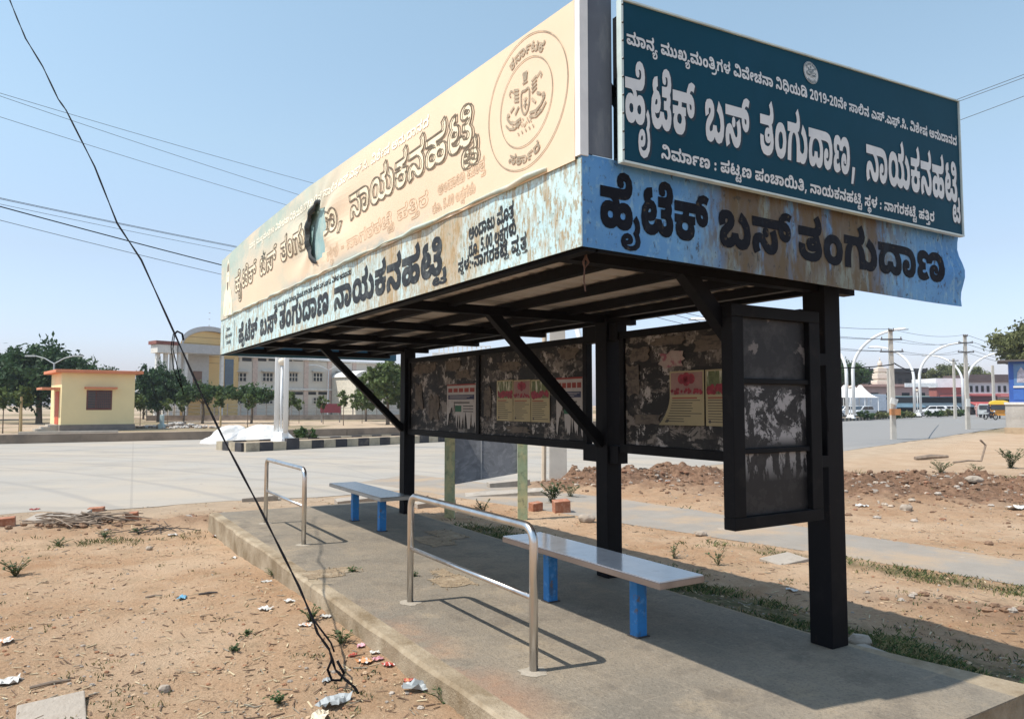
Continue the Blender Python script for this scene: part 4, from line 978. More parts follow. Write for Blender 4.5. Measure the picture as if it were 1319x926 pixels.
blue_f = M('blue_paint', (.075, .235, .50), rough=.6, spec=.35, vary=.10, vs=3, layers=[
    dict(color=(.17, .37, .55), scale=2.2, lo=.40, hi=.72, amount=.7),
    dict(color=(.26, .43, .52), scale=26, stretch=(1, 1, .5), lo=.54, hi=.66, amount=.65),
    dict(color=(.115, .078, .034), scale=3.4, stretch=(1.3, 1, .22), lo=.34, hi=.47, amount=.93, ranges=[(0, .78, .95), (0, 2.4, 2.15)]),
    dict(color=(.24, .30, .26), scale=5, stretch=(1.4, 1, .3), lo=.50, hi=.62, amount=.6, ranges=[(0, .6, .9), (0, 2.8, 2.3)]),
    dict(color=(.11, .075, .032), scale=18, stretch=(1, 1, .35), lo=.46, hi=.56, amount=.8, ranges=[(0, .60, .9), (0, 2.75, 2.2)]),
    dict(color=(.035, .035, .03), scale=34, stretch=(1, 1, .6), lo=.58, hi=.66, amount=.8)])
fz = lambda w: 2.451 - .018 * w
ft = lambda w: 2.872 + .0 * w
def front(w, z, o=0.):
    bend = max(0, w - 2.62)
    rip = .012 * math.sin(z * 21) * max(0, (w - 2.9) * 5)
    u = -.004 - WAVE(w, z) * .5 + o - .10 * bend * bend * (1 + .6 * math.sin((z - 2.4) * 9)) + rip
    return (w, u, z)
ff = sheet('front_fascia', front, 0.0, 3.13, fz, ft, blue_f, shel, ns=80, nz=10)
paint_blk = M('black_lettering_paint', (.006, .007, .012), rough=.6, spec=.12, vary=.2, vs=5, layers=[
    dict(color=(.03, .045, .065), scale=7, stretch=(1, 1, .5), lo=.55, hi=.72, amount=.55), dict(color=(.12, .09, .05), scale=28, lo=.60, hi=.70, amount=.7)])
mb = MB()
text_words(mb, 'front', lambda s, z: front(s, z if z > 2.53 else 2.53 - (2.53 - z) * .62, -.0025), ((.10, .79), (.86, 1.43), (1.485, 2.955)), 2.556, 2.540, .196, bold=.006)
mb.build('painted_lettering', paint_blk, ff)

pale_f = M('pale_blue_paint', (.50, .68, .70), rough=.65, spec=.3, vary=.08, vs=2, layers=[
    dict(color=(.62, .74, .72), scale=4, lo=.45, hi=.7, amount=.7),
    dict(color=(.42, .25, .095), scale=2.6, stretch=(1, 1.3, .3), lo=.36, hi=.56, amount=.72, ranges=[(1, .75, 1.15), (1, 3.2, 2.2)]),
    dict(color=(.38, .25, .11), scale=13, stretch=(1, 1, .3), lo=.50, hi=.62, amount=.75),
    dict(color=(.33, .22, .09), scale=48, stretch=(1, 1, .35), lo=.53, hi=.59, amount=.75),
    dict(color=(.27, .32, .26), scale=30, stretch=(1, 1, .5), lo=.54, hi=.62, amount=.5),
    dict(color=(.36, .24, .11), scale=34, stretch=(1, 1, .6), lo=.56, hi=.66, amount=.65, ranges=[(1, 6.0, 1.0)]),
    dict(color=(.06, .055, .045), scale=44, lo=.62, hi=.69, amount=.75)])
sb = lambda u: 2.450 - .0012 * u
st_ = lambda u: 2.852 + .0088 * u
def side(u, z, o=0.):
    return (-.004 - WAVE(u + 5, z) * .35 + o, u, z)
sf = sheet('side_fascia', side, -.004, 8.43, sb, st_, pale_f, shel, ns=120, nz=8)
paint_side = M('weathered_lettering_paint', (.014, .016, .018), rough=.6, vary=.3, vs=5, layers=[dict(color=(.30, .36, .35), scale=24, lo=.60, hi=.70, amount=.8), dict(color=(.10, .11, .105), scale=6, lo=.5, hi=.68, amount=.7)])
sp_ = lambda s, z: side(s, z if z > 2.515 else 2.515 - (2.515 - z) * .42, -.0025)
for nm, key, a, b, z0, z1, bd in (
        ('small_lettering', 'grant', 5.45, 3.0, 2.762, 2.772, .040),
        ('cost_lettering', 'cost', 1.05, .56, 2.672, 2.702, .072), ('rupee_lettering', 'rupees', 1.05, .54, 2.576, 2.612, .066), ('place_lettering', 'place', 1.18, .44, 2.502, 2.520, .068),
        ('credit_lettering', 'made', 8.02, 7.75, 2.735, 2.735, .04), ('credit_lettering', 'council', 8.08, 7.62, 2.645, 2.645, .04), ('credit_lettering', 'town', 8.0, 7.68, 2.555, 2.555, .04)):
    mb = MB(); text_mesh(mb, key, sp_, a, b, z0, z1, bd); mb.build(nm, paint_side, sf)
mb = MB(); text_words(mb, 'side', sp_, ((7.22, 6.19), (6.06, 5.29), (5.20, 3.56), (3.43, 1.33)), 2.512, 2.538, .196, bold=.007); mb.build('painted_lettering', paint_side, sf)
# thin ruled box round the credit on the far left
for (a, b) in (((8.22, 2.5), (8.22, 2.84)), ((7.5, 2.5), (7.5, 2.84))):
    mb = MB(); mb.add([sp_(a[0], a[1]), sp_(a[0] - .02, a[1]), sp_(b[0] - .02, b[1]), sp_(b[0], b[1])], [(0, 1, 2, 3)])
    mb.build('ruled_line', paint_side, sf)
# end fascia, seen from inside under the roof
dark_blue = M('dark_teal_back', (.035, .13, .20), rough=.6, vary=.15, vs=2, layers=[dict(color=(.08, .07, .06), scale=6, lo=.55, hi=.75, amount=.6)])
sheet('end_fascia', lambda s, z, o=0: (s, 8.432 - o, z), .004, 2.66, lambda s: 2.43, lambda s: 2.92, dark_blue, shel, ns=20, nz=4)

# --- upper front sign board: teal flex on a metal frame, standing proud of the fascia
tz0 = lambda w: 2.849 + .002 * (w - .18)
tz1 = lambda w: 3.607 + .0545 * (w - .18)
def teal_pt(w, z, o=0.):
    t = (w - .18) / 2.92
    v = (z - tz0(w)) / (tz1(w) - tz0(w))
    return (w, -.062 - .018 * math.sin(math.pi * min(max(t, 0), 1)) * math.sin(math.pi * min(max(v, 0), 1)) + o, z)
teal = M('teal_flex', (.004, .049, .082), rough=.55, spec=.12, vary=.10, vs=1.5, layers=[
    dict(color=(.010, .062, .11), scale=1.2, lo=.5, hi=.75, amount=.7), dict(color=(.03, .085, .12), scale=50, lo=.62, hi=.74, amount=.3)])
tb = sheet('front_sign_board', teal_pt, .19, 3.095, tz0, tz1, teal, shel, ns=40, nz=10, th=.004)
mb = MB(); mb.prism([(.19, -.058, 2.862), (3.09, -.058, 2.868), (3.09, -.006, 2.874), (.19, -.006, 2.874)], (0, 0, .004)); mb.build('light_gap_flange', M('dark_flange', (.05, .055, .06), rough=.6), tb)  # plate added to stop sunlight leaking between the board and the fascia
trimm = M('pale_trim', (.55, .64, .62), rough=.5, vary=.15, vs=6, layers=[dict(color=(.2, .2, .18), scale=15, lo=.6, hi=.72, amount=.6)])
mb = MB()
for (a, b, wdt) in (((.185, tz0(.185)), (.185, tz1(.185)), .012), ((3.1, tz0(3.1)), (3.1, tz1(3.1)), .008), ((.18, tz1(.18)), (3.105, tz1(3.105)), .009), ((.18, tz0(.18)), (3.105, tz0(3.105)), .010)):
    mb.bar((a[0], -.056, a[1]), (b[0], -.056, b[1]), wdt, .034, up=(0, 1, 0))
mb.build('edge_trim', trimm, tb)
for i in range(9):
    z = 2.9 + i * .085
    mb = MB(); mb.ball((.185, -.075, z), .0055, nu=6, nv=4)
    mb.build('trim_screw', M('dark_screws', (.03, .03, .03), rough=.4), tb)
white_l = M('white_print', (.62, .64, .64), rough=.5, vary=.06, vs=4, layers=[dict(color=(.45, .48, .5), scale=9, lo=.52, hi=.72, amount=.5)])
shade_l = M('dark_print', (.006, .02, .035), rough=.5)
tp = lambda o: (lambda s, z: teal_pt(s, z, o))
TW = ((.200, .64), (.705, 1.025), (1.10, 1.925), (2.02, 3.075))
mb = MB(); text_words(mb, 'title', tp(-.002), [(a + .014, b + .014) for a, b in TW], 3.030, 3.062, .222); mb.build('title_shadow_lettering', shade_l, tb)
mb = MB(); text_words(mb, 'title', tp(-.0035), TW, 3.040, 3.072, .222); mb.build('title_lettering', white_l, tb)
mb = MB(); text_mesh(mb, 'grant', tp(-.003), .215, 3.065, 3.405, 3.455, .052); mb.build('grant_lettering', white_l, tb)
mb = MB(); text_mesh(mb, 'builder', tp(-.003), .42, 2.76, 2.905, 2.905, .052); mb.build('builder_lettering', white_l, tb)

def disc(mb, fn, s, z, r, m=0, n=36, r0=0., a0=0., a1=2 * math.pi, sx=1., ph=0.):
    vs, fs = [], []
    for i in range(n + 1):
        t = a0 + (a1 - a0) * i / n
        vs.append(fn(s + math.cos(t) * r * sx, z + math.sin(t) * r))
        vs.append(fn(s + math.cos(t) * r0 * sx, z + math.sin(t) * r0))
    for i in range(n): fs.append((2 * i, 2 * i + 2, 2 * i + 3, 2 * i + 1))
    mb.add(vs, fs, m)
def poly(mb, fn, pts, m=0):
    mb.add([fn(a, b) for a, b in pts], [tuple(range(len(pts)))], m)
def line(mb, fn, pts, wd, m=0):
    for (x0, y0), (x1, y1) in zip(pts[:-1], pts[1:]):
        l = math.hypot(x1 - x0, y1 - y0) or 1
        nx, ny = -(y1 - y0) / l * wd / 2, (x1 - x0) / l * wd / 2
        poly(mb, fn, [(x0 + nx, y0 + ny), (x0 - nx, y0 - ny), (x1 - nx, y1 - ny), (x1 + nx, y1 + ny)], m)
def arc_text(mb, fn, key, cs, cz, r, a0, a1, body, sgn=1, m=0, outline=0.):
    """letters set round a circle"""
    def f(s, z):
        t = a0 + (a1 - a0) * s
        rr = r + z if a1 < a0 else r - z
        return fn(cs + sgn * math.cos(t) * rr, cz + math.sin(t) * rr)
    tot, gl = TEXTS[key]
    text_mesh(mb, key, f, 0., 1., 0., 0., body, m)
def crest(mb, fn, s, z, r, sgn, m, lw):
    """the state crest in line work: shield with a two-headed bird, two lion-bodied supporters, lion capital, scroll"""
    P = lambda a, b: (s + sgn * a * r, z + b * r)
    sh = [(-.17, .22), (-.13, .30), (0, .27), (.13, .30), (.17, .22), (.16, -.06), (.1, -.2), (0, -.27), (-.1, -.2), (-.16, -.06), (-.17, .22)]
    line(mb, fn, [P(*p) for p in sh], lw * 1.6, m)
    line(mb, fn, [P(-.07, .1), P(0, .02), P(.07, .1)], lw, m); line(mb, fn, [P(0, .12), P(0, -.14)], lw * 1.4, m)
    line(mb, fn, [P(-.08, -.06), P(0, -.02), P(.08, -.06)], lw, m)
    # capital above the shield
    poly(mb, fn, [P(-.09, .62), P(.09, .62), P(.07, .5), P(-.07, .5)], m)
    for a in (-.06, 0, .06): disc(mb, fn, *P(a, .66), .045 * r, m, 10)
    line(mb, fn, [P(-.1, .46), P(.1, .46)], lw * 1.5, m)
    for k in (-1, 1):
        # supporters: body, mane, trunk-like snout, legs
        for b in range(4): line(mb, fn, [P(k * .26, .38 - b * .085), P(k * .46, .44 - b * .085)], lw * 1.7, m)
        line(mb, fn, [P(k * .46, .40), P(k * .60, .48), P(k * .66, .40), P(k * .60, .34)], lw * 1.2, m)
        line(mb, fn, [P(k * .26, .0), P(k * .42, -.14)], lw * 2, m); line(mb, fn, [P(k * .46, .06), P(k * .62, -.02)], lw * 2, m)
        # scrolled foot
        line(mb, fn, [P(k * .18, -.30), P(k * .42, -.33), P(k * .62, -.26), P(k * .76, -.12), P(k * .72, -.02), P(k * .66, -.10)], lw * 2, m)
        line(mb, fn, [P(k * .2, -.4), P(k * .45, -.46), P(k * .66, -.4), P(k * .82, -.26)], lw * 1.5, m)
    rg_ = random.Random(4)
    for i in range(46):
        a = rg_.uniform(-.6, .6); b = -.36 - .1 * (1 - abs(a)) + rg_.uniform(-.09, .09) + .12 * abs(a)
        line(mb, fn, [P(a, b), P(a + .04, b + rg_.uniform(-.03, .03))], lw * 1.1, m)
    for i in range(5): line(mb, fn, [P(-.3 + i * .15, -.60), P(-.25 + i * .15, -.66)], lw * 1.3, m)
mb = MB(); f_ = tp(-.0035)
disc(mb, f_, 1.545, 3.585, .064, 0, 40)
f2 = tp(-.0050)
disc(mb, f2, 1.545, 3.585, .062, 1, 40, r0=.059); disc(mb, f2, 1.545, 3.585, .045, 1, 36, r0=.0435)
arc_text(mb, f2, 'state', 1.545, 3.585, .0465, R(150), R(30), .009, 1, 1)
arc_text(mb, f2, 'govt', 1.545, 3.585, .0575, R(230), R(310), .009, 1, 1)
crest(mb, f2, 1.545, 3.588, .050, 1, 1, .0022)
mb.build('emblem', [M('white_seal', (.6, .62, .6), rough=.5), M('grey_seal_print', (.10, .15, .17), rough=.5)], tb)
# grey sheet closing the corner between the two boards
mb = MB()
mb.add([(.035, -.006, 2.875), (.175, -.006, 2.875), (.175, -.006, 3.640), (.035, -.006, 3.60), (.035, .0, 2.875), (.175, .0, 2.875), (.175, .0, 3.640), (.035, .0, 3.60)],
       [(0, 1, 2, 3), (7, 6, 5, 4), (0, 4, 5, 1), (1, 5, 6, 2), (2, 6, 7, 3), (3, 7, 4, 0)])
mb.build('corner_sheet', M('grey_sheet', (.105, .115, .135), rough=.55, metal=.2, vary=.2, vs=3, layers=[dict(color=(.2, .21, .22), scale=14, stretch=(1, 1, .3), lo=.52, hi=.7, amount=.6)]), shel)
mb = MB(); mb.box((-.012, -.010, 2.862), (.034, .030, 3.598)); mb.build('corner_strip', M('white_strip', (.72, .72, .70), rough=.5), shel)
# frame carrying the boards above the roof
mb = MB()
for u in (.06, 2.1, 4.2, 6.3, 8.36):
    mb.bar((.075, u, 2.56), (.075, u, 3.52), .04, .04); mb.bar((.075, u, 3.4), (.75, u, 2.60), .035, .035)
for z in (2.95, 3.5): mb.bar((.075, .06, z), (.075, 8.36, z), .035, .035)
for w in (.25, 1.2, 2.2, 3.0): mb.bar((w, .03, 2.50 if w < 2.5 else 2.75), (w, .03, 3.58), .04, .04)
for z in (2.95, 3.5): mb.bar((.25, .03, z), (3.05, .03, z), .035, .035)
mb.build('sign_frame', black, shel)

# --- long banner on the side: sun-bleached flex over an older teal one
def bz0(u): return 2.846 + .0088 * u
def bz1(u):
    t = np.interp(u, [0, 1.5, 4.2, 6.5, 8.42], [3.590, 3.652, 3.775, 3.80, 3.775])
    return float(t)
TEAR = (3.86, 3.30)
def banner(u, z, o=0.):
    v = (z - bz0(u)) / (bz1(u) - bz0(u))
    v = min(max(v, 0), 1)
    b = .03 * math.sin(math.pi * v) * math.sin(math.pi * min(max(u / 8.4, 0), 1)) * .7
    d = math.hypot((u - TEAR[0]) / 1.1, (z - TEAR[1]) / .5)
    wr = .022 * math.exp(-d * d * .8) * math.sin(9 * math.atan2(z - TEAR[1], u - TEAR[0]) + 1.0) * min(1, d * 1.5)
    wr += .006 * math.sin((u * 2.3 + z * 5)) * v * (1 - v) * 2
    return (-.014 - b - wr * math.sin(math.pi * v) + o, u, z)
def in_tear(u, z):
    a, b = (u - TEAR[0]) / .25, (z - TEAR[1] + .02) / .27
    r = math.hypot(a, b)
    return r < 1 + .12 * math.sin(5 * math.atan2(b, a))
flex = M('bleached_flex', (.79, .60, .42), rough=.6, spec=.3, vary=.04, vs=1.5, layers=[
    dict(color=(.33, .43, .38), scale=1.1, stretch=(1, .8, 1.6), lo=.25, hi=.55, amount=.9, ranges=[(1, 2.4, 4.8), (2, 3.25, 3.60)]),
    dict(color=(.40, .50, .43), scale=2.2, stretch=(1, .5, 2), lo=.34, hi=.55, amount=.85, ranges=[(1, 6.6, 7.7)]),
    dict(color=(.50, .54, .42), scale=1.6, stretch=(1, .6, 1.6), lo=.40, hi=.62, amount=.7, ranges=[(1, 3.0, 4.4), (1, 6.4, 4.8)]),
    dict(color=(.76, .60, .44), scale=6, lo=.5, hi=.72, amount=.4),
    dict(color=(.34, .42, .40), scale=3, stretch=(1, .4, 1), lo=.42, hi=.55, amount=.8, ranges=[(2, 2.99, 2.90), (1, 1.0, 2.0), (1, 6.2, 4.6)])])
bo = sheet('side_banner', banner, 8.42, .028, bz0, bz1, flex, shel, ns=190, nz=24, th=.003, skip=in_tear)
hem = MB(); hem.tube([(-.020 - .006 * math.sin(i * 1.7), .25 + i * .17, bz0(.25 + i * .17) + .016 + .006 * math.sin(i * 2.3)) for i in range(46)], [.010 + .005 * math.sin(i * .9) for i in range(46)], 7)
hem.build('rolled_hem', M('hem_teal', (.40, .46, .40), rough=.6, vary=.3, vs=2, layers=[dict(color=(.72, .60, .44), scale=1.3, lo=.48, hi=.6, amount=.9)]), bo, smooth=True)
old = M('old_teal_flex', (.30, .46, .45), rough=.6, vary=.2, vs=3, layers=[dict(color=(.55, .60, .52), scale=4, lo=.5, hi=.7, amount=.7)])
sheet('old_banner', lambda s, z, o=0: (.004 + o, s, z), .03, 8.40, lambda s: bz0(s) + .01, lambda s: bz1(s) - .015, old, shel, ns=40, nz=6, th=.004)
# torn lip curling off the hole, with its black reverse
lip = MB(); vs = []; n = 26
for i in range(n + 1):
    t = R(62) + R(215) * i / n
    wdt = .085 * max(0., math.sin(math.pi * i / n)) ** .7 + .006
    for k in range(4):
        rr = 1 - (wdt / .25) * k / 3
        cu, cz = TEAR[0] - math.cos(t) * -.26 * rr, TEAR[1] - .02 + math.sin(t) * .285 * rr
        base_ = banner(cu, cz)
        vs.append((base_[0] - .012 - .035 * math.sin(math.pi * k / 3) * math.sin(math.pi * i / n), cu, cz))
fs = [(i * 4 + k, i * 4 + k + 1, i * 4 + k + 5, i * 4 + k + 4) for i in range(n) for k in range(3)]
lip.add([(a, 2 * TEAR[0] - b, c) for a, b, c in vs], fs)
lip.build('torn_lip', M('black_flex_back', (.02, .024, .022), rough=.6), bo)
brown = M('brown_outline_print', (.18, .14, .09), rough=.6, vary=.3, vs=8)
faint = M('faint_print', (.71, .54, .37), rough=.6, vary=.12, vs=5)
pale_p = M('bleached_white_print', (.88, .75, .53), rough=.6, vary=.05, vs=5)
bp_ = lambda o: (lambda s, z: banner(s, z, o))
def clip_tear(mb):
    keep = [i for i, f in enumerate(mb.f) if not any(math.hypot((mb.v[k][1] - TEAR[0]) / .26, (mb.v[k][2] - TEAR[1] + .02) / .28) < 1 for k in f)]
    mb.f = [mb.f[i] for i in keep]; mb.m = [mb.m[i] for i in keep]
    return mb
BW = ((7.42, 6.21), (6.03, 5.26), (5.07, 3.20), (3.02, .92))
mb = MB(); text_words(mb, 'title', bp_(-.002), BW, 3.185, 3.215, .205); clip_tear(mb).build('title_face_lettering', pale_p, bo)
mb = MB(); text_words(mb, 'title', bp_(-.004), BW, 3.185, 3.215, .205, outline=.0105); clip_tear(mb).build('title_outline', brown, bo)
mb = MB(); text_words(mb, 'title', bp_(-.003), [(a - .025, b - .025) for a, b in BW], 3.177, 3.207, .205, outline=.007); clip_tear(mb).build('title_shadow_outline', brown, bo)
mb = MB(); text_mesh(mb, 'grant', bp_(-.003), 6.6, 1.55, 3.615, 3.50, .06); clip_tear(mb).build('grant_lettering', M('pale_band_print', (.9, .82, .65), rough=.6), bo)
mb = MB(); text_mesh(mb, 'near', bp_(-.003), 3.6, 1.55, 2.975, 3.0, .075, outline=.006); mb.build('faint_lettering', faint, bo)
mb = MB(); text_mesh(mb, 'cost', bp_(-.003), 1.42, .84, 3.02, 3.03, .06, outline=.005); mb.build('faint_lettering', faint, bo)
mb = MB(); text_mesh(mb, 'rupees', bp_(-.003), 1.5, .95, 2.925, 2.93, .05, outline=.005); mb.build('faint_lettering', faint, bo)
mb = MB(); f_ = bp_(-.004); cu, cz = .437, 3.255
disc(mb, f_, cu, cz, .336, 0, 80, r0=.3305, sx=1.08); disc(mb, f_, cu, cz, .222, 0, 70, r0=.217, sx=1.08)
arc_text(mb, f_, 'state', cu, cz, .245, R(122), R(52), .045, -1, 0)
arc_text(mb, f_, 'govt', cu, cz, .305, R(238), R(298), .042, -1, 0)
crest(mb, f_, cu, cz, .225, -1, 0, .007)
mb.build('emblem', M('emblem_print', (.36, .29, .20), rough=.6, vary=.25, vs=12, layers=[dict(color=(.62, .48, .34), scale=18, lo=.52, hi=.66, amount=.8)]), bo)
# printed figure of a robed, bearded man at the far end of the banner
mb = MB(); f_ = bp_(-.003); fg = 7.92
poly(mb, f_, [(fg - .07, 3.66), (fg, 3.72), (fg + .07, 3.66), (fg + .11, 3.5), (fg + .10, 3.34), (fg + .24, 3.24), (fg + .28, 3.0), (fg + .22, 2.95), (fg - .30, 2.93), (fg - .36, 3.02), (fg - .26, 3.25), (fg - .10, 3.34), (fg - .11, 3.5)], 0)
g_ = bp_(-.0045)
poly(mb, g_, [(fg - .05, 3.62), (fg, 3.67), (fg + .05, 3.62), (fg + .06, 3.54), (fg - .06, 3.54)], 1)
poly(mb, g_, [(fg - .055, 3.40), (fg + .055, 3.40), (fg + .04, 3.31), (fg, 3.28), (fg - .04, 3.31)], 1)
for a in (-.03, .03): disc(mb, g_, fg + a, 3.485, .009, 1, 8)
for a, b in ((-.2, 3.1), (.12, 3.08), (-.08, 3.02), (.2, 3.0)): line(mb, g_, [(fg + a, b), (fg + a + .05, b - .08)], .012, 2)
mb.build('printed_figure', [M('figure_print', (.88, .78, .58), rough=.6), M('figure_dark_print', (.16, .12, .085), rough=.6), M('figure_fold_print', (.4, .33, .25), rough=.6)], bo)
# small tear like a star over the letters
mb = MB()
for k in range(5):
    t = R(72 * k + 10)
    poly(mb, bp_(-.006), [(5.84 + math.cos(t + .6) * .03, 3.40 + math.sin(t + .6) * .025), (5.84 + math.cos(t) * .13, 3.40 + math.sin(t) * .085), (5.84 + math.cos(t - .6) * .03, 3.40 + math.sin(t - .6) * .025)])
mb.build('small_tear', M('torn_dark', (.05, .06, .05), rough=.7), bo)

# --- notice boards between the posts
board_m = M('pasted_board', (.010, .0095, .009), rough=.7, vary=.3, vs=3, layers=[
    dict(color=(.18, .155, .13), scale=4.2, stretch=(1, .7, 1.5), lo=.50, hi=.515, amount=.92, det=12, ro=.76, dist=.5),
    dict(color=(.36, .33, .30), scale=4.4, stretch=(1, 1.6, 1), lo=.555, hi=.57, amount=.9, det=10, ro=.7),
    dict(color=(.03, .025, .022), scale=9, lo=.5, hi=.56, amount=.8, det=9),
    dict(color=(.008, .008, .008), scale=5, stretch=(1, .7, 1.6), lo=.50, hi=.54, amount=.95, det=9),
    dict(color=(.008, .008, .009), scale=1.3, lo=.5, hi=.6, amount=.9, ranges=[(2, 1.62, 1.50)])])
wood = M('black_frame', (.006, .006, .007), spec=.12, rough=.6, vary=.3, vs=4, layers=[dict(color=(.02, .017, .015), scale=8, lo=.55, hi=.7, amount=.6)])
def notice(u0, u1, splits, z0=1.33, z1=2.37, fw=.075):
    mb = MB(); mb.box((2.19, u0 + .01, z0 + .01), (2.212, u1 - .01, z1 - .01))
    b = mb.build('notice_board', board_m, shel)
    fr = MB()
    fr.box((2.165, u0, z0), (2.235, u1, z0 + fw)); fr.box((2.165, u0, z1 - .06), (2.235, u1, z1))
    fr.box((2.166, u0, z0 + fw), (2.234, u0 + .06, z1 - .06)); fr.box((2.166, u1 - .06, z0 + fw), (2.234, u1, z1 - .06))
    for u in splits: fr.box((2.167, u - .035, z0 + fw), (2.233, u + .035, z1 - .06))
    fr.build('frame', wood, b, bevel=.004)
    return b
nl = notice(2.80, 6.83, (4.86,))
nr = notice(.50, 2.34, ())
# steel lugs where the two boards meet the middle post
for (a, b) in ((2.335, 2.449), (2.611, 2.83)):
    for z in (1.235, 2.30):
        mb = MB(); mb.box((2.145, a, z), (2.255, b, z + .15)); mb.build('board_lug', black, shel, bevel=.004)
cream_p = M('cream_paper', (.32, .27, .155), rough=.8, vary=.06, vs=5)
white_p = M('white_paper', (.34, .315, .29), rough=.8, vary=.08, vs=5, layers=[dict(color=(.25, .22, .2), scale=7, lo=.58, hi=.66, amount=.7)])
ink = M('dark_ink', (.06, .055, .05), rough=.8)
red_i = M('red_ink', (.22, .04, .032), rough=.8)
onion = M('onion_red', (.20, .013, .025), rough=.6, vary=.5, vs=30)
stalk = M('stalk_green', (.10, .12, .055), rough=.8, vary=.4, vs=25, layers=[dict(color=(.55, .52, .4), scale=22, stretch=(1, 1, .2), lo=.52, hi=.6, amount=.8)])
pink_p = M('pale_picture', (.24, .145, .125), rough=.8, vary=.15, vs=9)
navy_i = M('navy_ink', (.03, .035, .075), rough=.8)
green_i = M('green_ink', (.03, .10, .06), rough=.8)
def poster_pts(curl=None):
    def f(u, z, o=0.):
        c = curl(u, z) if curl else 0
        return (2.182 - o - c, u, z)
    return f
def onion_poster(par, uL, uR, zt, zb, kind, seed, curl=None, label=None):
    """three-quarter sheet: picture of onions above, lines of print below; uL is its left edge as seen"""
    rg_ = random.Random(seed); f = poster_pts(curl)
    mb = MB(); W_, H_ = uL - uR, zt - zb
    P = lambda x, y, o=0.: f(uL - x * W_, zt - y * H_, o)
    n = 10
    vs = []
    for o in (0., .0015):
        for i in range(n + 1):
            for j in range(n + 1): vs.append(P(i / n, j / n, o))
    B = (n + 1) ** 2
    fs = []
    for i in range(n):
        for j in range(n):
            a = i * (n + 1) + j
            fs += [(a, a + n + 1, a + n + 2, a + 1), (B + a, B + a + 1, B + a + n + 2, B + a + n + 1)]
    mb.add(vs, fs, 0)
    def rect(x0, y0, x1, y1, m, o):
        k = 6
        for i in range(k):
            a, b = x0 + (x1 - x0) * i / k, x0 + (x1 - x0) * (i + 1) / k
            mb.add([P(a, y0, o), P(a, y1, o), P(b, y1, o), P(b, y0, o)], [(0, 1, 2, 3)], m)
    rect(.04, .03, .96, .44, 4 if kind == 'bulbs' else 3, .0025)
    def od(x, y, r, m, o):
        vs = [P(x + math.cos(t) * r, y + math.sin(t) * r * W_ / H_, o) for t in [2 * math.pi * k / 12 for k in range(12)]]
        mb.add(vs, [tuple(range(12))[::-1]], m)
    if kind == 'bulbs':
        for (x, y) in ((.36, .15), (.5, .19), (.64, .15), (.5, .12)): od(x, y, .11, 2, .0035 + .0002 * x)
        for i in range(26): od(rg_.uniform(.06, .94), rg_.uniform(.34, .42), .035, 2, .0045 + i * 1e-5)
    else:
        for i in range(34): od(rg_.uniform(.08, .92), .30 + .11 * rg_.random(), rg_.uniform(.05, .085), 2, .0035 + i * 2e-5)
    y = .49
    rect(.08, y, .62 + .2 * rg_.random(), y + .022, 5, .0025)
    for i in range(9):
        y += .048
        rect(.08, y, rg_.uniform(.5, .94), y + .014, 1, .0025)
    rect(.1, .95 - .05, .17, .95, 1, .003)
    o = mb.build('poster', [cream_p, ink, onion, stalk, pink_p, red_i], par)
    if label: o['label'] = label
def torn_notice(par, uL, uR, zt, zb, seed, label):
    rg_ = random.Random(seed); f = poster_pts()
    mb = MB(); n = 26; W_, H_ = uL - uR, zt - zb
    low = [1 - .45 * abs(math.sin(i * 1.9 + seed)) * rg_.random() - (.3 if 2 < i < 9 else 0) for i in range(n + 1)]
    P = lambda x, y, o=0.: f(uL - x * W_, zt - y * H_, o)
    for i in range(n):
        a, b = i / n, (i + 1) / n
        for o in (0., .0015):
            mb.add([P(a, 0, o), P(a, low[i], o), P(b, low[i + 1], o), P(b, 0, o)], [(0, 1, 2, 3)], 0)
    def rect(x0, y0, x1, y1, m, o=.0028):
        mb.add([P(x0, y0, o), P(x0, y1, o), P(x1, y1, o), P(x1, y0, o)], [(0, 1, 2, 3)], m)
    rect(.0, .0, 1, .03, 2, .0025)
    for i in range(5): rect(.05 + .19 * i, .09, .05 + .19 * i + .15, .18, 2)
    rect(.05, .24, .95, .34, 3)
    for i in range(3): rect(.1, .26 + .025 * i, .9 - .1 * i, .268 + .025 * i, 0, .0035)
    rect(.25, .40, .8, .43, 1)
    rect(.30, .48, .52, .62, 4)
    for i in range(3): rect(.58, .48 + .06 * i, .92, .50 + .06 * i, 1)
    mb.build('poster', [white_p, ink, red_i, navy_i, green_i], par)['label'] = label
torn_notice(nl, 5.66, 4.92, 1.985, 1.45, 1, 'torn white notice with red heading and navy band')
for k, kd in enumerate(('stalks', 'bulbs', 'stalks')):
    a = 4.44 - k * .345
    onion_poster(nl, a, a - .335, 2.005 - .006 * k, 1.565, kd, 10 + k, label=['cream poster of onions with green stalks, left of the row of three', 'cream poster of a few red onions, between the two stalk posters', 'cream poster of onions with green stalks, right of the row of three'][k])
torn_notice(nl, 3.30, 2.88, 2.00, 1.44, 4, 'large torn white notice with red heading behind the brace')
onion_poster(nr, 1.735, 1.37, 2.005, 1.585, 'bulbs', 21, curl=lambda u, z: .10 * max(0, (1.82 - z) / .22) ** 2 * max(0, (u - 1.36) / .36), label='cream onion poster with its lower corner curling off the board')
onion_poster(nr, 1.355, 1.06, 2.005, 1.585, 'stalks', 22, label='cream poster of onions with green stalks lying flat on the board')
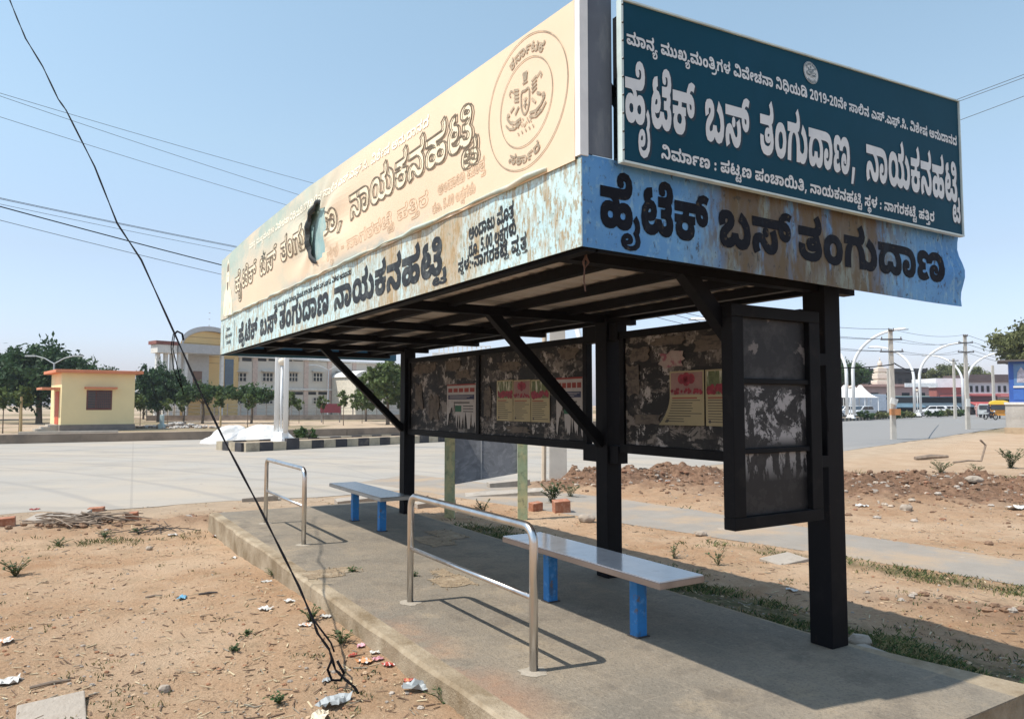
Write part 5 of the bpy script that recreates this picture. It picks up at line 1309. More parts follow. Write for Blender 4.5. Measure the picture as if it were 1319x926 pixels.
# older scraps along the boards
def scrap(par, u, z, wu, hz, seed, mt):
    rg_ = random.Random(seed); mb = MB(); n = 16; f = poster_pts()
    vs = []
    for i in range(n):
        t = 2 * math.pi * i / n; k = rg_.uniform(.6, 1.05); sq = 1 / max(abs(math.cos(t)), abs(math.sin(t))) ** .8
        vs.append((u + math.cos(t) * wu * k * sq / 2, z + math.sin(t) * hz * k * sq / 2))
    mb.prism([f(a, b, .0) for a, b in vs], (-.0014, 0, 0))
    mb.build('paper_scrap', mt, par)
old_p = M('old_paper', (.115, .095, .075), rough=.9, vary=.25, vs=8, layers=[dict(color=(.06, .05, .045), scale=14, lo=.52, hi=.62, amount=.85), dict(color=(.03, .028, .03), scale=30, stretch=(1, .3, 1.5), lo=.55, hi=.62, amount=.6)])
pk = M('pink_scrap', (.30, .24, .21), rough=.9, vary=.2, vs=8, layers=[dict(color=(.22, .05, .08), scale=11, lo=.52, hi=.6, amount=.85)])
for i, (par, u, z, a, b) in enumerate(((nl, 6.35, 2.21, .75, .16), (nl, 5.5, 2.22, .5, .14), (nl, 4.95 + .3, 2.1, .42, .12), (nl, 6.5, 1.85, .3, .4), (nl, 6.05, 1.7, .35, .35), (nl, 4.2, 2.15, .55, .12), (nl, 4.66, 1.75, .2, .42), (nl, 3.1, 2.22, .36, .14), (nl, 4.0, 1.48, .5, .08),
        (nr, 2.1, 2.16, .28, .13), (nr, 1.75, 2.25, .42, .09), (nr, 1.3, 2.2, .4, .12), (nr, 2.18, 1.95, .18, .3), (nr, 2.0, 1.62, .4, .1))):
    scrap(par, u, z, a, b, 60 + i, old_p)
scrap(nr, 1.72, 2.10, .32, .14, 91, pk)

# --- glazed-size notice case standing out from the front post, facing the road's near end
mb = MB(); mb.box((1.27, .300, 1.06), (2.0, .325, 2.30))
sbd = mb.build('side_notice_board', M('side_board', (.007, .0065, .0075), rough=.55, vary=.3, vs=3, layers=[
    dict(color=(.06, .055, .055), scale=4, lo=.5, hi=.62, amount=.7, det=9, ranges=[(2, 1.82, 1.92)]),
    dict(color=(.34, .32, .31), scale=4.6, lo=.495, hi=.515, amount=.92, det=12, ro=.75, dist=.6, ranges=[(2, 1.50, 1.56), (2, 1.86, 1.84)]),
    dict(color=(.02, .018, .018), scale=15, lo=.52, hi=.56, amount=.85, det=9),
    dict(color=(.28, .265, .255), scale=7, stretch=(1.8, 1, .6), lo=.51, hi=.54, amount=.9, det=8, ranges=[(2, 1.30, 1.42), (2, 1.475, 1.465)]),
    dict(color=(.16, .14, .13), scale=6, lo=.60, hi=.63, amount=.9, ranges=[(2, 1.95, 2.0)])]), shel)
fr = MB()
fr.box((1.25, .262, 1.045), (2.03, .345, 1.115)); fr.box((1.25, .262, 2.245), (2.03, .345, 2.315))
fr.box((1.25, .263, 1.115), (1.345, .344, 2.245)); fr.box((1.93, .263, 1.115), (2.03, .344, 2.245))
for z in (1.465, 1.865): fr.box((1.345, .275, z), (1.93, .333, z + .03))
fr.build('frame', wood, sbd, bevel=.004)
for z in (1.36, 1.99):
    h = MB(); h.box((2.032, .28, z), (2.119, .33, z + .07)); h.build('bracket', black, sbd)
h = MB(); h.tube([(2.06, .27, 1.86), (2.075, .255, 1.7), (2.09, .26, 1.58)], .003, 5); h.build('loose_wire', black, sbd)

# ------------------------------------------------------------------ handrails and benches on the platform
steel = M('brushed_steel', (.62, .605, .59), rough=.28, metal=1., vary=.10, vs=8, stretch=(1, 1, .3), layers=[dict(color=(.36, .29, .24), scale=5, stretch=(1, 1, .25), lo=.5, hi=.75, amount=.7)])
cem = M('cement_pad', (.34, .295, .235), rough=.95, vary=.12, vs=12, bump=.4, bs=80)
def handrail(u0, u1, w, label):
    t = thing('handrail', label, 'handrail', S(w, (u0 + u1) / 2, SLAB), ANG, 'stainless handrails along the platform')
    L_ = (u1 - u0) / 2; H_ = .80; rr = .085; pts = [(0, -L_, 0)]
    for k in range(7):
        a = R(90) * k / 6
        pts.append((0, -L_ + rr - rr * math.cos(a), H_ - rr + rr * math.sin(a)))
    for k in range(7):
        a = R(90) * (6 - k) / 6
        pts.append((0, L_ - rr + rr * math.cos(a), H_ - rr + rr * math.sin(a)))
    pts.append((0, L_, 0))
    mb = MB(); mb.tube(pts, .025, 14); mb.build('bent_tube', steel, t, smooth=True)
    mb = MB(); mb.tube([(0, -L_ + .02, .405), (0, L_ - .02, .405)], .0165, 12); mb.build('lower_rail', steel, t, smooth=True)
    for k in (-1, 1):
        rg_ = random.Random(int(u0 * 10) + k); q = MB(); n = 16; vs = [(0, k * L_, .012)]
        for i in range(n):
            a = 2 * math.pi * i / n; r_ = .085 * rg_.uniform(.8, 1.15)
            vs.append((math.cos(a) * r_, k * L_ + math.sin(a) * r_, .002))
        q.add(vs, [(0, 1 + i, 1 + (i + 1) % n) for i in range(n)]); q.build('cement_foot', cem, t)
handrail(.94, 2.64, .36, 'stainless steel handrail in front of the nearer white-topped bench')
handrail(5.35, 7.02, .33, 'stainless steel handrail at the far end of the platform, in front of the far bench')
blue_leg = M('blue_leg_paint', (.02, .165, .42), rough=.65, vary=.1, vs=6, layers=[dict(color=(.05, .09, .15), scale=11, stretch=(1, 1, .4), lo=.53, hi=.62, amount=.75), dict(color=(.14, .10, .07), scale=16, lo=.58, hi=.64, amount=.8), dict(color=(.15, .35, .62), scale=14, lo=.55, hi=.7, amount=.5)])
def bench(uc, wc, L_, legs, topm, edgem, label, yaw=0.):
    t = thing('bench', label, 'bench', S(wc, uc, SLAB), ANG + yaw, 'backless benches on the platform')
    mb = MB(); mb.box((-.18, -L_ / 2, .438), (.18, L_ / 2, .446)); mb.build('seat_top', topm, t)
    mb = MB(); mb.box((-.185, -L_ / 2 - .005, .400), (.185, L_ / 2 + .005, .437)); mb.build('seat', edgem, t, bevel=.003)
    for l in legs:
        mb = MB(); mb.box((-.042, l - .038, .004), (.042, l + .038, .399)); lg = mb.build('leg', blue_leg, t, bevel=.005)
        q = MB(); q.box((-.055, l - .05, 0.001), (.055, l + .05, .008)); q.build('foot_plate', M('rusty_plate', (.05, .045, .045), rough=.8, vary=.4, vs=9), lg)
gran = M('polished_top', (.62, .62, .64), rough=.09, spec=.9, vary=.12, vs=6, layers=[dict(color=(.30, .30, .30), scale=5, lo=.56, hi=.66, amount=.5), dict(color=(.60, .60, .61), scale=40, lo=.5, hi=.7, amount=.5)])
gran2 = M('polished_dark_top', (.20, .205, .195), rough=.2, spec=.5, vary=.25, vs=5)
bench(1.62, 1.29, 1.80, (-.50, .50), gran, M('bench_edge_wood', (.34, .24, .18), rough=.6, vary=.2, vs=8, stretch=(1, .2, 1)), 'bench with polished pale top and brown edge on two blue legs, nearer the camera')
bench(6.22, 1.36, 1.82, (-.50, .42), gran2, M('bench_edge_grey', (.36, .34, .31), rough=.45, vary=.15, vs=6), 'bench with polished grey top on two blue legs, at the far end of the platform', R(0))
# ------------------------------------------------------------------ wires
wire_m = M('black_wire', (.007, .007, .009), rough=.8, spec=.08, vary=.2, vs=3)
def on_ray(px, py, Y): return depth(px, py, Y)
def wire(name, label, cat, pts, r, group=None, n=6, mat_=None):
    base_ = Vector(pts[0]); mb = MB(); mb.tube([Vector(p) - base_ for p in pts], r, n)
    o = mb.build(name, mat_ or wire_m, loc=base_, smooth=True)
    return tag(o, label, cat, group)
def span(a, b, sag, n=20):
    a, b = Vector(a), Vector(b)
    return [a.lerp(b, i / n) + Vector((0, 0, -sag * 4 * (i / n) * (1 - i / n))) for i in range(n + 1)]
# stay wire: from an unseen pole down to its anchor in the earth
stp = [(10, -6), (22, 24), (33, 50), (55, 86), (75, 128), (85, 142), (122, 215), (151, 288), (182, 335), (225, 430), (257, 502), (292, 573), (330, 645), (360, 705), (385, 755), (402, 795), (409, 815), (424, 836), (432, 862), (444, 874), (456, 884), (464, 896), (468, 907)]
ln = len(stp) - 1
Y0, Y1 = 8.6, 4.30
ptsw = []
for i, (a, b) in enumerate(stp):
    t = (b + 6) / 913
    ptsw.append(depth(a, b, 1 / ((1 - t) / Y0 + t / Y1)))
stay = thing('stay_wire', 'twisted black stay wire slanting from the sky down into the red earth', 'wire', ptsw[-1])
fine = []
for p, q in zip(ptsw[:-1], ptsw[1:]):
    for k in range(4): fine.append(p.lerp(q, k / 4))
fine.append(ptsw[-1] - Vector((0, 0, .05)))
dense = [v - ptsw[-1] for v in fine]
mb = MB()
for ph in (0, math.pi):
    mb.tube([v + Vector((math.cos(i * .9 + ph), math.sin(i * .9 + ph), 0)) * .0035 for i, v in enumerate(dense)], .0056, 6)
mb.build('cable', wire_m, stay, smooth=True)
k0 = ptsw[9] - ptsw[-1]
mb = MB()
mb.tube([k0, k0 + Vector((.02, 0, .02)), k0 + Vector((.06, 0, .0)), k0 + Vector((.07, 0, -.05))], .008, 6)
mb.tube([k0 + Vector((-.01, 0, 0)), k0 + Vector((-.035, .02, -.1)), k0 + Vector((-.01, .02, -.28)), k0 + Vector((.05, .03, -.42))], .004, 5)
mb.tube([k0, k0 + Vector((-.02, .02, -.12)), k0 + Vector((.03, .02, -.3)), k0 + Vector((.07, .03, -.48))], .004, 5)
mb.build('knot', wire_m, stay, smooth=True)
e0 = ptsw[15] - ptsw[-1]
mb = MB(); mb.tube([e0, e0 + Vector((.06, -.03, -.06)), e0 + Vector((.13, -.06, -.13)), e0 + Vector((.16, -.1, -.17))], .006, 5)
e1 = ptsw[18] - ptsw[-1]
mb.tube([e1 + Vector((-.02, 0, .06)), e1 + Vector((-.045, 0, 0)), e1 + Vector((-.02, 0, -.06)), e1 + Vector((.03, 0, -.06)), e1 + Vector((.05, 0, -.02)), e1 + Vector((.01, 0, .05))], .008, 6)
mb.build('loose_end', wire_m, stay, smooth=True)
# overhead lines on the left
thin = M('grey_line', (.06, .065, .075), rough=.5)
for i, (ya, (xb, yb), r) in enumerate(((124, (430, 244), .010), (129, (420, 263.5), .010), (155, (410, 277), .010), (256, (420, 338), .012), (257.5, (440, 343), .012), (264, (430, 347), .009), (269, (430, 377), .024), (286, (430, 386), .012))):
    a, b = depth(-260, ya - (yb - ya) / xb * 260 * 1.15, 24), depth(xb + 160, yb + (yb - ya) / xb * 160 * .9, 44)
    mid = depth(xb / 2, (ya + yb) / 2 + 3, 32)
    lab = ['overhead line, topmost of the three upper thin lines left of the shelter', 'overhead line, middle of the three upper thin lines left of the shelter', 'overhead line, lowest of the three upper thin lines left of the shelter',
           'thin overhead line, upper one of the close pair above the thick cable', 'thin overhead line, lower one of the close pair above the thick cable', 'faint thin overhead line just above the thick cable', 'thick black overhead cable running behind the left end of the sign', 'thin overhead line below the thick black cable'][i]
    wire('overhead_line', lab, 'overhead line', span(a, b, .25), r, 'overhead lines in the left sky', 5, wire_m if r > .02 else thin)
for i, (xa, ya, xb, yb, r) in enumerate(((1215, 138, 1319, 97.5, .011), (1215, 141, 1319, 101.5, .011), (1215, 166, 1319, 125.5, .011))):
    k = (ya - yb) / (xb - xa)
    wire('overhead_line', ['upper of the paired thin lines right of the teal sign', 'lower of the paired thin lines right of the teal sign', 'single thin line right of the teal sign, below the pair'][i], 'overhead line',
         span(depth(xa - 260, ya + k * 230, 34), depth(xb + 200, yb - k * 200, 22), .1), r, 'overhead lines in the right sky', 5, thin)

# ------------------------------------------------------------------ stones, straw, grass
def rock(mb, c, r, rg_, m=0, flat=.7):
    n = 7; vs = []; fs = []
    rot = rg_.uniform(0, 6.3)
    for j, (zz, kk) in enumerate(((-.5, .8), (.25, 1.), (.75, .62))):
        for i in range(n):
            t = 2 * math.pi * i / n + rot + j * .3
            k = kk * rg_.uniform(.75, 1.15)
            vs.append((c[0] + math.cos(t) * r * k, c[1] + math.sin(t) * r * k * .8, c[2] + zz * r * flat * rg_.uniform(.85, 1.15)))
    for j in range(2):
        for i in range(n): fs.append((j * n + i, j * n + (i + 1) % n, (j + 1) * n + (i + 1) % n, (j + 1) * n + i))
    fs.append(tuple(range(n))[::-1]); fs.append(tuple(range(2 * n, 3 * n)))
    mb.add(vs, fs, m)
def on_slab(x, y, pad=.06):
    d = Vector((x, y, 0)) - ORG; w, u = d.dot(Wd), d.dot(Ud)
    return SL_W0 - pad < w < SL_W1 + pad and SL_U0 - pad < u < SL_U1 + pad
def flat_zone(x, y):
    for pl in (ROAD, PATH):
        r = False
        for (x0, y0), (x1, y1) in zip(pl, pl[1:] + pl[:1]):
            if (y0 > y) != (y1 > y) and x < (x1 - x0) * (y - y0) / (y1 - y0) + x0: r = not r
        if r: return True
    return False
def sample(n, fn, seed):
    rg_ = random.Random(seed); out = []; tries = 0
    while len(out) < n and tries < n * 40:
        tries += 1
        p = fn(rg_)
        if p is None or on_slab(*p): continue
        out.append(p)
    return out, rg_
def heights(P):
    return height(np.array([p[0] for p in P]), np.array([p[1] for p in P]))
st_m = [M('pebble_tan', (.50, .36, .235), rough=.95, vary=.25, vs=9), M('pebble_grey', (.36, .31, .26), rough=.95, vary=.3, vs=9), M('pebble_red', (.33, .17, .095), rough=.95, vary=.3, vs=9)]
def near(rg_):
    Y_ = 3.2 * (14 / 3.2) ** rg_.random(); X_ = (rg_.uniform(-60, 1380) - 659.5) / F_PX * Y_
    return None if flat_zone(X_, Y_) else (X_, Y_)
P, rg_ = sample(2400, near, 3)
H = heights(P); mb = MB()
for (x, y), z in zip(P, H):
    rock(mb, (x, y, z + .002), rg_.choice((.004, .005, .007, .009, .016)) * rg_.uniform(.7, 1.3), rg_, rg_.randrange(3))
tag(mb.build('gravel', st_m), 'small tan and grey stones strewn over the bare earth', 'gravel', kind='stuff')
# clods and brick bits on the dug-up heaps
def cull(n, xs, ys, keep, seed):
    P = []
    for x, y, k in zip(xs, ys, keep):
        if k and not on_slab(x, y) and not flat_zone(x, y): P.append((float(x), float(y)))
        if len(P) >= n: break
    return P, random.Random(seed)
g_ = np.random.default_rng(8)
xs, ys = g_.uniform(-7, 16, 90000), g_.uniform(4.5, 20, 90000)
P, rg_ = cull(6000, xs, ys, g_.random(90000) < soil_mask(xs, ys) ** 1.3, 8)
H = heights(P); mb = MB()
for (x, y), z in zip(P, H):
    rock(mb, (x, y, z + .005), rg_.choice((.012, .018, .025, .035, .06)) * rg_.uniform(.6, 1.2), rg_, rg_.choice((0, 0, 0, 0, 0, 0, 1, 2, 3)))
tag(mb.build('earth_clods', [M('clod_brown', (.21, .128, .08), rough=1, vary=.35, vs=9), M('clod_red', (.27, .14, .085), rough=1, vary=.3, vs=9), M('clod_pale', (.45, .37, .29), rough=1, vary=.2, vs=9), st_m[1]]), 'clods of dug-up earth with brick and stone bits on the heaps', 'earth clods', kind='stuff')
# straw and twigs
def strawp(rg_):
    p = near(rg_)
    if p is None: return None
    return p if (vnoise(np.array([p[0] * 1.4]), np.array([p[1] * 1.4]))[0] + rg_.random() * .5) > .55 else None
P, rg_ = sample(6500, strawp, 21); H = heights(P); mb = MB()
for (x, y), z in zip(P, H):
    a = rg_.uniform(0, 6.3); l = rg_.choice((.012, .018, .025, .04, .08)) * rg_.uniform(.6, 1.3); t = rg_.choice((.0012, .002, .003, .0045))
    d = Vector((math.cos(a), math.sin(a), rg_.uniform(-.1, .25))) * l; p = Vector((x, y, z + .006))
    mb.bar(p - d * .5, p + d * .5, t * 2, t, rg_.choice((0, 0, 1, 1, 1, 2)))
tag(mb.build('straw', [M('straw_pale', (.52, .42, .27), rough=.9), M('twig_brown', (.15, .095, .06), rough=.9), M('twig_grey', (.25, .22, .17), rough=.9)]), 'dry straw and twig bits scattered on the bare earth', 'straw', kind='stuff')
# grass
blade_m = [M('grass_blade', (.075, .115, .03), rough=.7, vary=.35, vs=2, trans=.3), M('grass_dry', (.27, .22, .10), rough=.8, vary=.25, vs=2, trans=.2), M('grass_dark', (.035, .065, .022), rough=.7, vary=.3, vs=2, trans=.25)]
def tuft(mb, x, y, z, n, h, rad, rg_, ms):
    for i in range(n):
        a = rg_.uniform(0, 6.3); r_ = rad * math.sqrt(rg_.random()); hh = h * rg_.uniform(.4, 1.1)
        bx, by = x + math.cos(a) * r_, y + math.sin(a) * r_
        b = rg_.uniform(0, 6.3); lean = hh * rg_.uniform(.3, 1.6); wd = .0035 * rg_.uniform(.7, 1.6) * (1 + h * 3)
        px_, py_ = -math.sin(b) * wd, math.cos(b) * wd
        mb.add([(bx - px_, by - py_, z - .01), (bx + px_, by + py_, z - .01), (bx + math.cos(b) * lean * .4 + px_ * .7, by + math.sin(b) * lean * .4 + py_ * .7, z + hh * .6), (bx + math.cos(b) * lean, by + math.sin(b) * lean, z + hh)], [(0, 1, 2), (0, 2, 3)], rg_.choice(ms))
g_ = np.random.default_rng(31)
ys = 3.3 * (20 / 3.3) ** g_.random(120000); xs = (g_.uniform(-40, 1400, 120000) - 659.5) / F_PX * ys
P, rg_ = cull(3000, xs, ys, g_.random(120000) < grass_mask(xs, ys) * 2.2 * np.clip(vnoise(xs * 2.6, ys * 2.6) - .35, 0, 1), 31)
H = heights(P); mb = MB()
for (x, y), z in zip(P, H): tuft(mb, x, y, z, 7, .016 + .0030 * y, .05 + .004 * y, rg_, (0, 0, 1, 1, 2))
# thin dry growth elsewhere, and weeds at the foot of the platform
def gp2(rg_):
    p = near(rg_)
    return p if p and vnoise(np.array([p[0] * 2.2 + 40]), np.array([p[1] * 2.2]))[0] > .70 else None
P, rg_ = sample(520, gp2, 33); H = heights(P)
for (x, y), z in zip(P, H): tuft(mb, x, y, z, 6, .022, .04, rg_, (1, 1, 2, 2))
tag(mb.build('grass', blade_m), 'short sparse grass growing behind and beside the platform', 'grass', kind='stuff')
# weeds: small leafy plants, each a thing
weed_leaf = M('weed_leaf', (.045, .095, .028), rough=.6, vary=.35, vs=12, trans=.3)
weed_stem = M('weed_stem', (.13, .12, .05), rough=.8)
def weed(x, y, h, r, n, seed, label, z=None, group=None):
    rg_ = random.Random(seed); z = gz(x, y) if z is None else z
    t = thing('weed', label, 'weed', (x, y, z), rg_.uniform(0, 6), group)
    st = MB(); lf = MB()
    for i in range(n):
        a = rg_.uniform(0, 6.3); hh = h * rg_.uniform(.5, 1.1); rr = r * rg_.uniform(.3, 1.1)
        tip = Vector((math.cos(a) * rr, math.sin(a) * rr, hh)); mid = Vector((tip.x * .4, tip.y * .4, hh * .6))
        st.tube([(0, 0, -.01), mid, tip], .0022 + h * .006, 4)
        for k in range(7 + int(60 * max(0, h - .15))):
            q = mid.lerp(tip, rg_.random()) if rg_.random() < .7 else Vector((0, 0, 0)).lerp(mid, rg_.random())
            b = rg_.uniform(0, 6.3); l = (.018 + .10 * h) * rg_.uniform(.6, 1.3)
            d = Vector((math.cos(b), math.sin(b), rg_.uniform(-.3, .6))) * l; s_ = Vector((-math.sin(b), math.cos(b), rg_.uniform(-.3, .3))) * l * .32
            lf.add([q, q + d * .5 + s_, q + d, q + d * .5 - s_], [(0, 1, 2, 3)])
    st.build('stems', weed_stem, t); lf.build('leaves', weed_leaf, t)
for i, (px_, py_, h, r, n, lab) in enumerate((
        (400, 800, .10, .10, 14, 'low green weed at the foot of the platform kerb beside the stay wire'), (352, 742, .07, .10, 10, 'flat weed at the platform kerb near the far handrail'),
        (440, 828, .09, .12, 14, 'green weed among litter below the platform kerb'), (572, 905, .08, .10, 12, 'weed at the platform kerb in the foreground'),
        (712, 650, .38, .26, 20, 'bushy green weed beside the grey board post'), (735, 642, .30, .2, 10, 'browned leggy weed near the soil heap'),
        (622, 662, .22, .16, 16, 'dark leafy weed below the grey board'), (868, 718, .16, .09, 7, 'thin weed standing behind the near bench'), (925, 728, .16, .11, 8, 'thin forked weed right of the near bench'),
        (1212, 608, .30, .30, 20, 'round green weed on the rubble right of the front post'), (1258, 610, .25, .22, 14, 'smaller green weed right of the round one on the rubble'), (1302, 603, .5, .4, 18, 'taller green weed by the rubble at the right'),
        (20, 742, .17, .16, 22, 'pale tufted weed at the left border of the bare earth'), (135, 692, .09, .16, 16, 'flat green weed in the strip of weeds at the left'), (75, 703, .09, .16, 16, 'green weed in the strip of weeds left of the debris heap'),
        (180, 687, .09, .14, 14, 'green weed right of the debris heap'), (300, 838, .035, .07, 12, 'tiny dark weed in the middle of the bare earth'), (318, 818, .035, .06, 10, 'tiny dark weed beside another in the bare earth'), (360, 905, .06, .08, 10, 'dark weed in the near earth left of the stay wire'),
        (1300, 910, .12, .2, 20, 'leafy weed below the front edge of the platform at the right'), (1255, 925, .10, .2, 16, 'weed under the front platform edge'))):
    g = hit(px_, py_)
    weed(g.x, g.y, h, r, n, 100 + i, lab)
for px_, py_, lab in ((455, 736, 'little weed in the paver gap by the kerb'), (535, 742, 'dry weed in the paver gap beside the near handrail')):
    g = ground(px_, py_, SLAB); weed(g.x, g.y, .04, .05, 9, px_, lab, SLAB)

# ------------------------------------------------------------------ litter
lit = {'white': M('white_plastic', (.58, .56, .52), rough=.6, vary=.08, vs=9), 'red': M('red_wrapper', (.42, .07, .05), rough=.45), 'pink': M('pink_wrapper', (.55, .27, .32), rough=.45),
       'orange': M('orange_wrapper', (.58, .26, .11), rough=.45), 'grey': M('grey_plastic', (.36, .38, .38), rough=.5), 'blue': M('blue_scrap', (.12, .30, .42), rough=.5), 'cream': M('cream_card', (.62, .53, .40), rough=.8)}
def litter(x, y, s, colr, seed, label, z=None, asp=.7, patch=None):
    """a crumpled scrap of film or paper"""
    rg_ = random.Random(seed); mb = MB(); n = 6
    z = gz(x, y) if z is None else z
    vs = []
    for o in (0, .0012):
        for i in range(n + 1):
            for j in range(n + 1):
                r2 = random.Random(seed * 100 + i * 10 + j)
                vs.append(((i / n - .5) * s + r2.uniform(-.05, .05) * s, (j / n - .5) * s * asp + r2.uniform(-.05, .05) * s, .004 + r2.random() ** 2 * s * .17 + .05 * s * math.sin(i * 1.1 + seed) * math.sin(j * .9) + .05 * s + o))
    fs = []; ms = []
    B = (n + 1) ** 2
    hole = {(0, 0), (n - 1, n - 1)} if seed % 2 else {(0, n - 1)}
    for i in range(n):
        for j in range(n):
            if (i, j) in hole: continue
            a = i * (n + 1) + j
            fs += [(a, a + 1, a + n + 2, a + n + 1), (B + a, B + a + n + 1, B + a + n + 2, B + a + 1)]
            ms += [1 if patch and (i + j) % 4 == 0 else 0] * 2
    mb.v = vs; mb.f = fs; mb.m = ms
    o = mb.build('litter', [lit[colr], lit[patch or colr]], loc=(x, y, z), rz=rg_.uniform(0, 6.3))
    tag(o, label, 'litter', 'litter strewn along the platform kerb')
names = {'white': 'white plastic scrap', 'red': 'red wrapper scrap', 'pink': 'pink wrapper scrap', 'orange': 'orange wrapper scrap', 'grey': 'grey plastic sheet scrap', 'blue': 'blue scrap', 'cream': 'cream card scrap'}
LIT = [(283, 691, .16, 'white', 'pink', 'white and pink packet lying by the far corner of the platform'), (222, 690, .12, 'white', None, 'white scrap beside the debris heap at the left'),
       (302, 719, .07, 'white', None, 'white scrap below the middle of the far kerb'), (343, 750, .09, 'white', None, 'flat white scrap right of the small weed by the kerb'), (342, 785, .11, 'white', None, 'crumpled white wrapper in the earth left of the stay wire'),
       (373, 775, .10, 'white', None, 'white wrapper close to the kerb beside the stay wire'), (393, 806, .09, 'white', 'orange', 'white and orange wrapper at the stay wire'), (420, 795, .08, 'white', None, 'white scrap in the green weed by the kerb'),
       (465, 833, .07, 'pink', 'white', 'pink wrapper among the kerb litter'), (483, 842, .06, 'white', None, 'white scrap right of the pink wrapper'), (470, 853, .10, 'orange', 'white', 'orange and white packet below the kerb'), (487, 850, .07, 'pink', 'orange', 'pink and orange wrapper by the packet'),
       (500, 858, .07, 'red', 'white', 'red wrapper in the line of litter by the kerb'), (515, 852, .05, 'white', None, 'tiny white scrap close under the kerb'), (530, 878, .09, 'red', 'orange', 'bright red wrapper near the foreground kerb'),
       (545, 888, .22, 'grey', None, 'large folded grey plastic sheet by the kerb'), (575, 900, .10, 'white', 'red', 'white packet with red print under the kerb'), (595, 915, .13, 'cream', None, 'cream card scrap at the lower kerb'), (607, 922, .10, 'white', None, 'white scrap at the lower edge by the kerb'),
       (430, 906, .18, 'grey', None, 'pale grey plastic bag on the earth left of the wire end'), (412, 924, .12, 'cream', None, 'cream card at the bottom of the earth'), (421, 877, .07, 'grey', None, 'small grey scrap near the wire end'), (235, 771, .10, 'blue', None, 'faded blue scrap on the bare earth'),
       (8, 827, .12, 'white', 'orange', 'white and orange scrap at the left border'), (8, 880, .14, 'white', None, 'white torn scrap at the lower left border'), (45, 657, .14, 'red', None, 'red rag at the road edge at the left'),
       (880, 611, .30, 'white', None, 'white plastic bag on the soil heap behind the notice boards'), (862, 622, .16, 'grey', None, 'grey scrap on the soil heap behind the notice boards'), (1110, 634, .20, 'white', None, 'white scrap on the soil heap right of the front post'),
       (1312, 634, .28, 'white', None, 'white sack scrap on the soil heap at the right border'), (455, 845, .06, 'red', None, 'small red scrap in the kerb litter'), (1020, 760, .10, 'white', None, 'white scrap in the shaded grass left of the front post'), (700, 832, .0, 'white', None, '')]
for i, (a, b, s, c_, p_, lab) in enumerate(LIT):
    if s <= 0: continue
    g = hit(a, b)
    litter(g.x, g.y, s, c_, 200 + i, lab, asp=.4 if i == 15 else .7, patch=p_)

# ------------------------------------------------------------------ single bricks, stones and slabs
brick_m = M('brick', (.36, .15, .085), rough=.95, vary=.25, vs=14, layers=[dict(color=(.42, .33, .25), scale=14, lo=.5, hi=.7, amount=.6)])
ston_m = M('field_stone', (.36, .30, .24), rough=.95, vary=.25, vs=6, layers=[dict(color=(.22, .17, .13), scale=9, lo=.5, hi=.7, amount=.6)])
def stone(px_, py_, r, label, flat=.7, mt=None, seed=0, zg=0.):
    rg_ = random.Random(px_ * 7 + py_); g = hit(px_, py_); mb = MB()
    rock(mb, (0, 0, r * .3), r, rg_, 0, flat)
    tag(mb.build('stone', mt or ston_m, loc=(g.x, g.y, gz(g.x, g.y)), bevel=r * .12), label, 'stone')
def brick(px_, py_, L_, W_, H_, rz, label, mt=None, name='brick', cat='brick', zg=0.):
    g = hit(px_, py_); mb = MB(); mb.box((-L_ / 2, -W_ / 2, -.03), (L_ / 2, W_ / 2, H_), tilt=(.08, -.06))
    tag(mb.build(name, mt or brick_m, loc=(g.x, g.y, gz(g.x, g.y)), rz=rz, bevel=.008), label, cat)
slabm = M('stone_slab', (.37, .32, .265), rough=.95, vary=.15, vs=3, bump=.5, bs=40, layers=[dict(color=(.22, .18, .14), scale=5, lo=.5, hi=.7, amount=.6)])
brick(723, 660, .26, .20, .20, .2, 'rough brick block standing right of the grey board'); brick(690, 657, .20, .14, .14, .6, 'reddish brick bit beside the right post of the grey board')
brick(170, 670, .16, .12, .12, .3, 'brick on the earth at the road edge, right of the debris heap'); brick(8, 677, .22, .13, .12, .5, 'brick at the left border of the earth')
brick(124, 658, .24, .12, .06, .2, 'flat brick at the road edge above the debris heap')
stone(1108, 833, .085, 'pale stone lying right of the foot of the front post', .9); stone(755, 672, .16, 'flat grey stone left of the middle post', .5); stone(784, 668, .16, 'pale stone touching the middle post', .8)
stone(902, 690, .10, 'low tan stone in the grass beyond the near bench', .4); stone(930, 685, .10, 'low brown stone right of the tan one beyond the bench', .35); stone(1240, 722, .05, 'small pale stone beside the path at the right'); stone(1166, 632, .12, 'pale block stone on the rubble right of the post')
stone(1255, 628, .18, 'tan stone on the soil heap near the right border', .5); stone(212, 890, .045, 'tan pebble in the foreground earth'); stone(192, 708, .05, 'orange-tan pebble below the weeds at the left')
brick(66, 922, .34, .46, .012, .55, 'grey flat stone slab sunk in the earth at the lower left', slabm, 'stone_slab', 'slab')
brick(335, 645, .62, .16, .09, .35, 'weathered stone kerb piece lying behind the far corner of the platform', slabm, 'stone_slab', 'slab'); brick(460, 648, .75, .28, .10, .45, 'broken concrete slab behind the far bench', slabm, 'stone_slab', 'slab'); brick(560, 652, .7, .2, .10, .5, 'stone slab left of the grey board', slabm, 'stone_slab', 'slab')
brick(650, 640, 1.5, .35, .10, .1, 'long concrete kerb piece under the grey board', slabm, 'stone_slab', 'slab'); brick(655, 628, .9, .22, .13, .35, 'tilted concrete piece behind the grey board', slabm, 'stone_slab', 'slab')
brick(1140, 853, .42, .18, .045, R(120), 'cracked plaster slab at the rear edge of the platform, right of the front post', slabm, 'stone_slab', 'slab', 0.18)
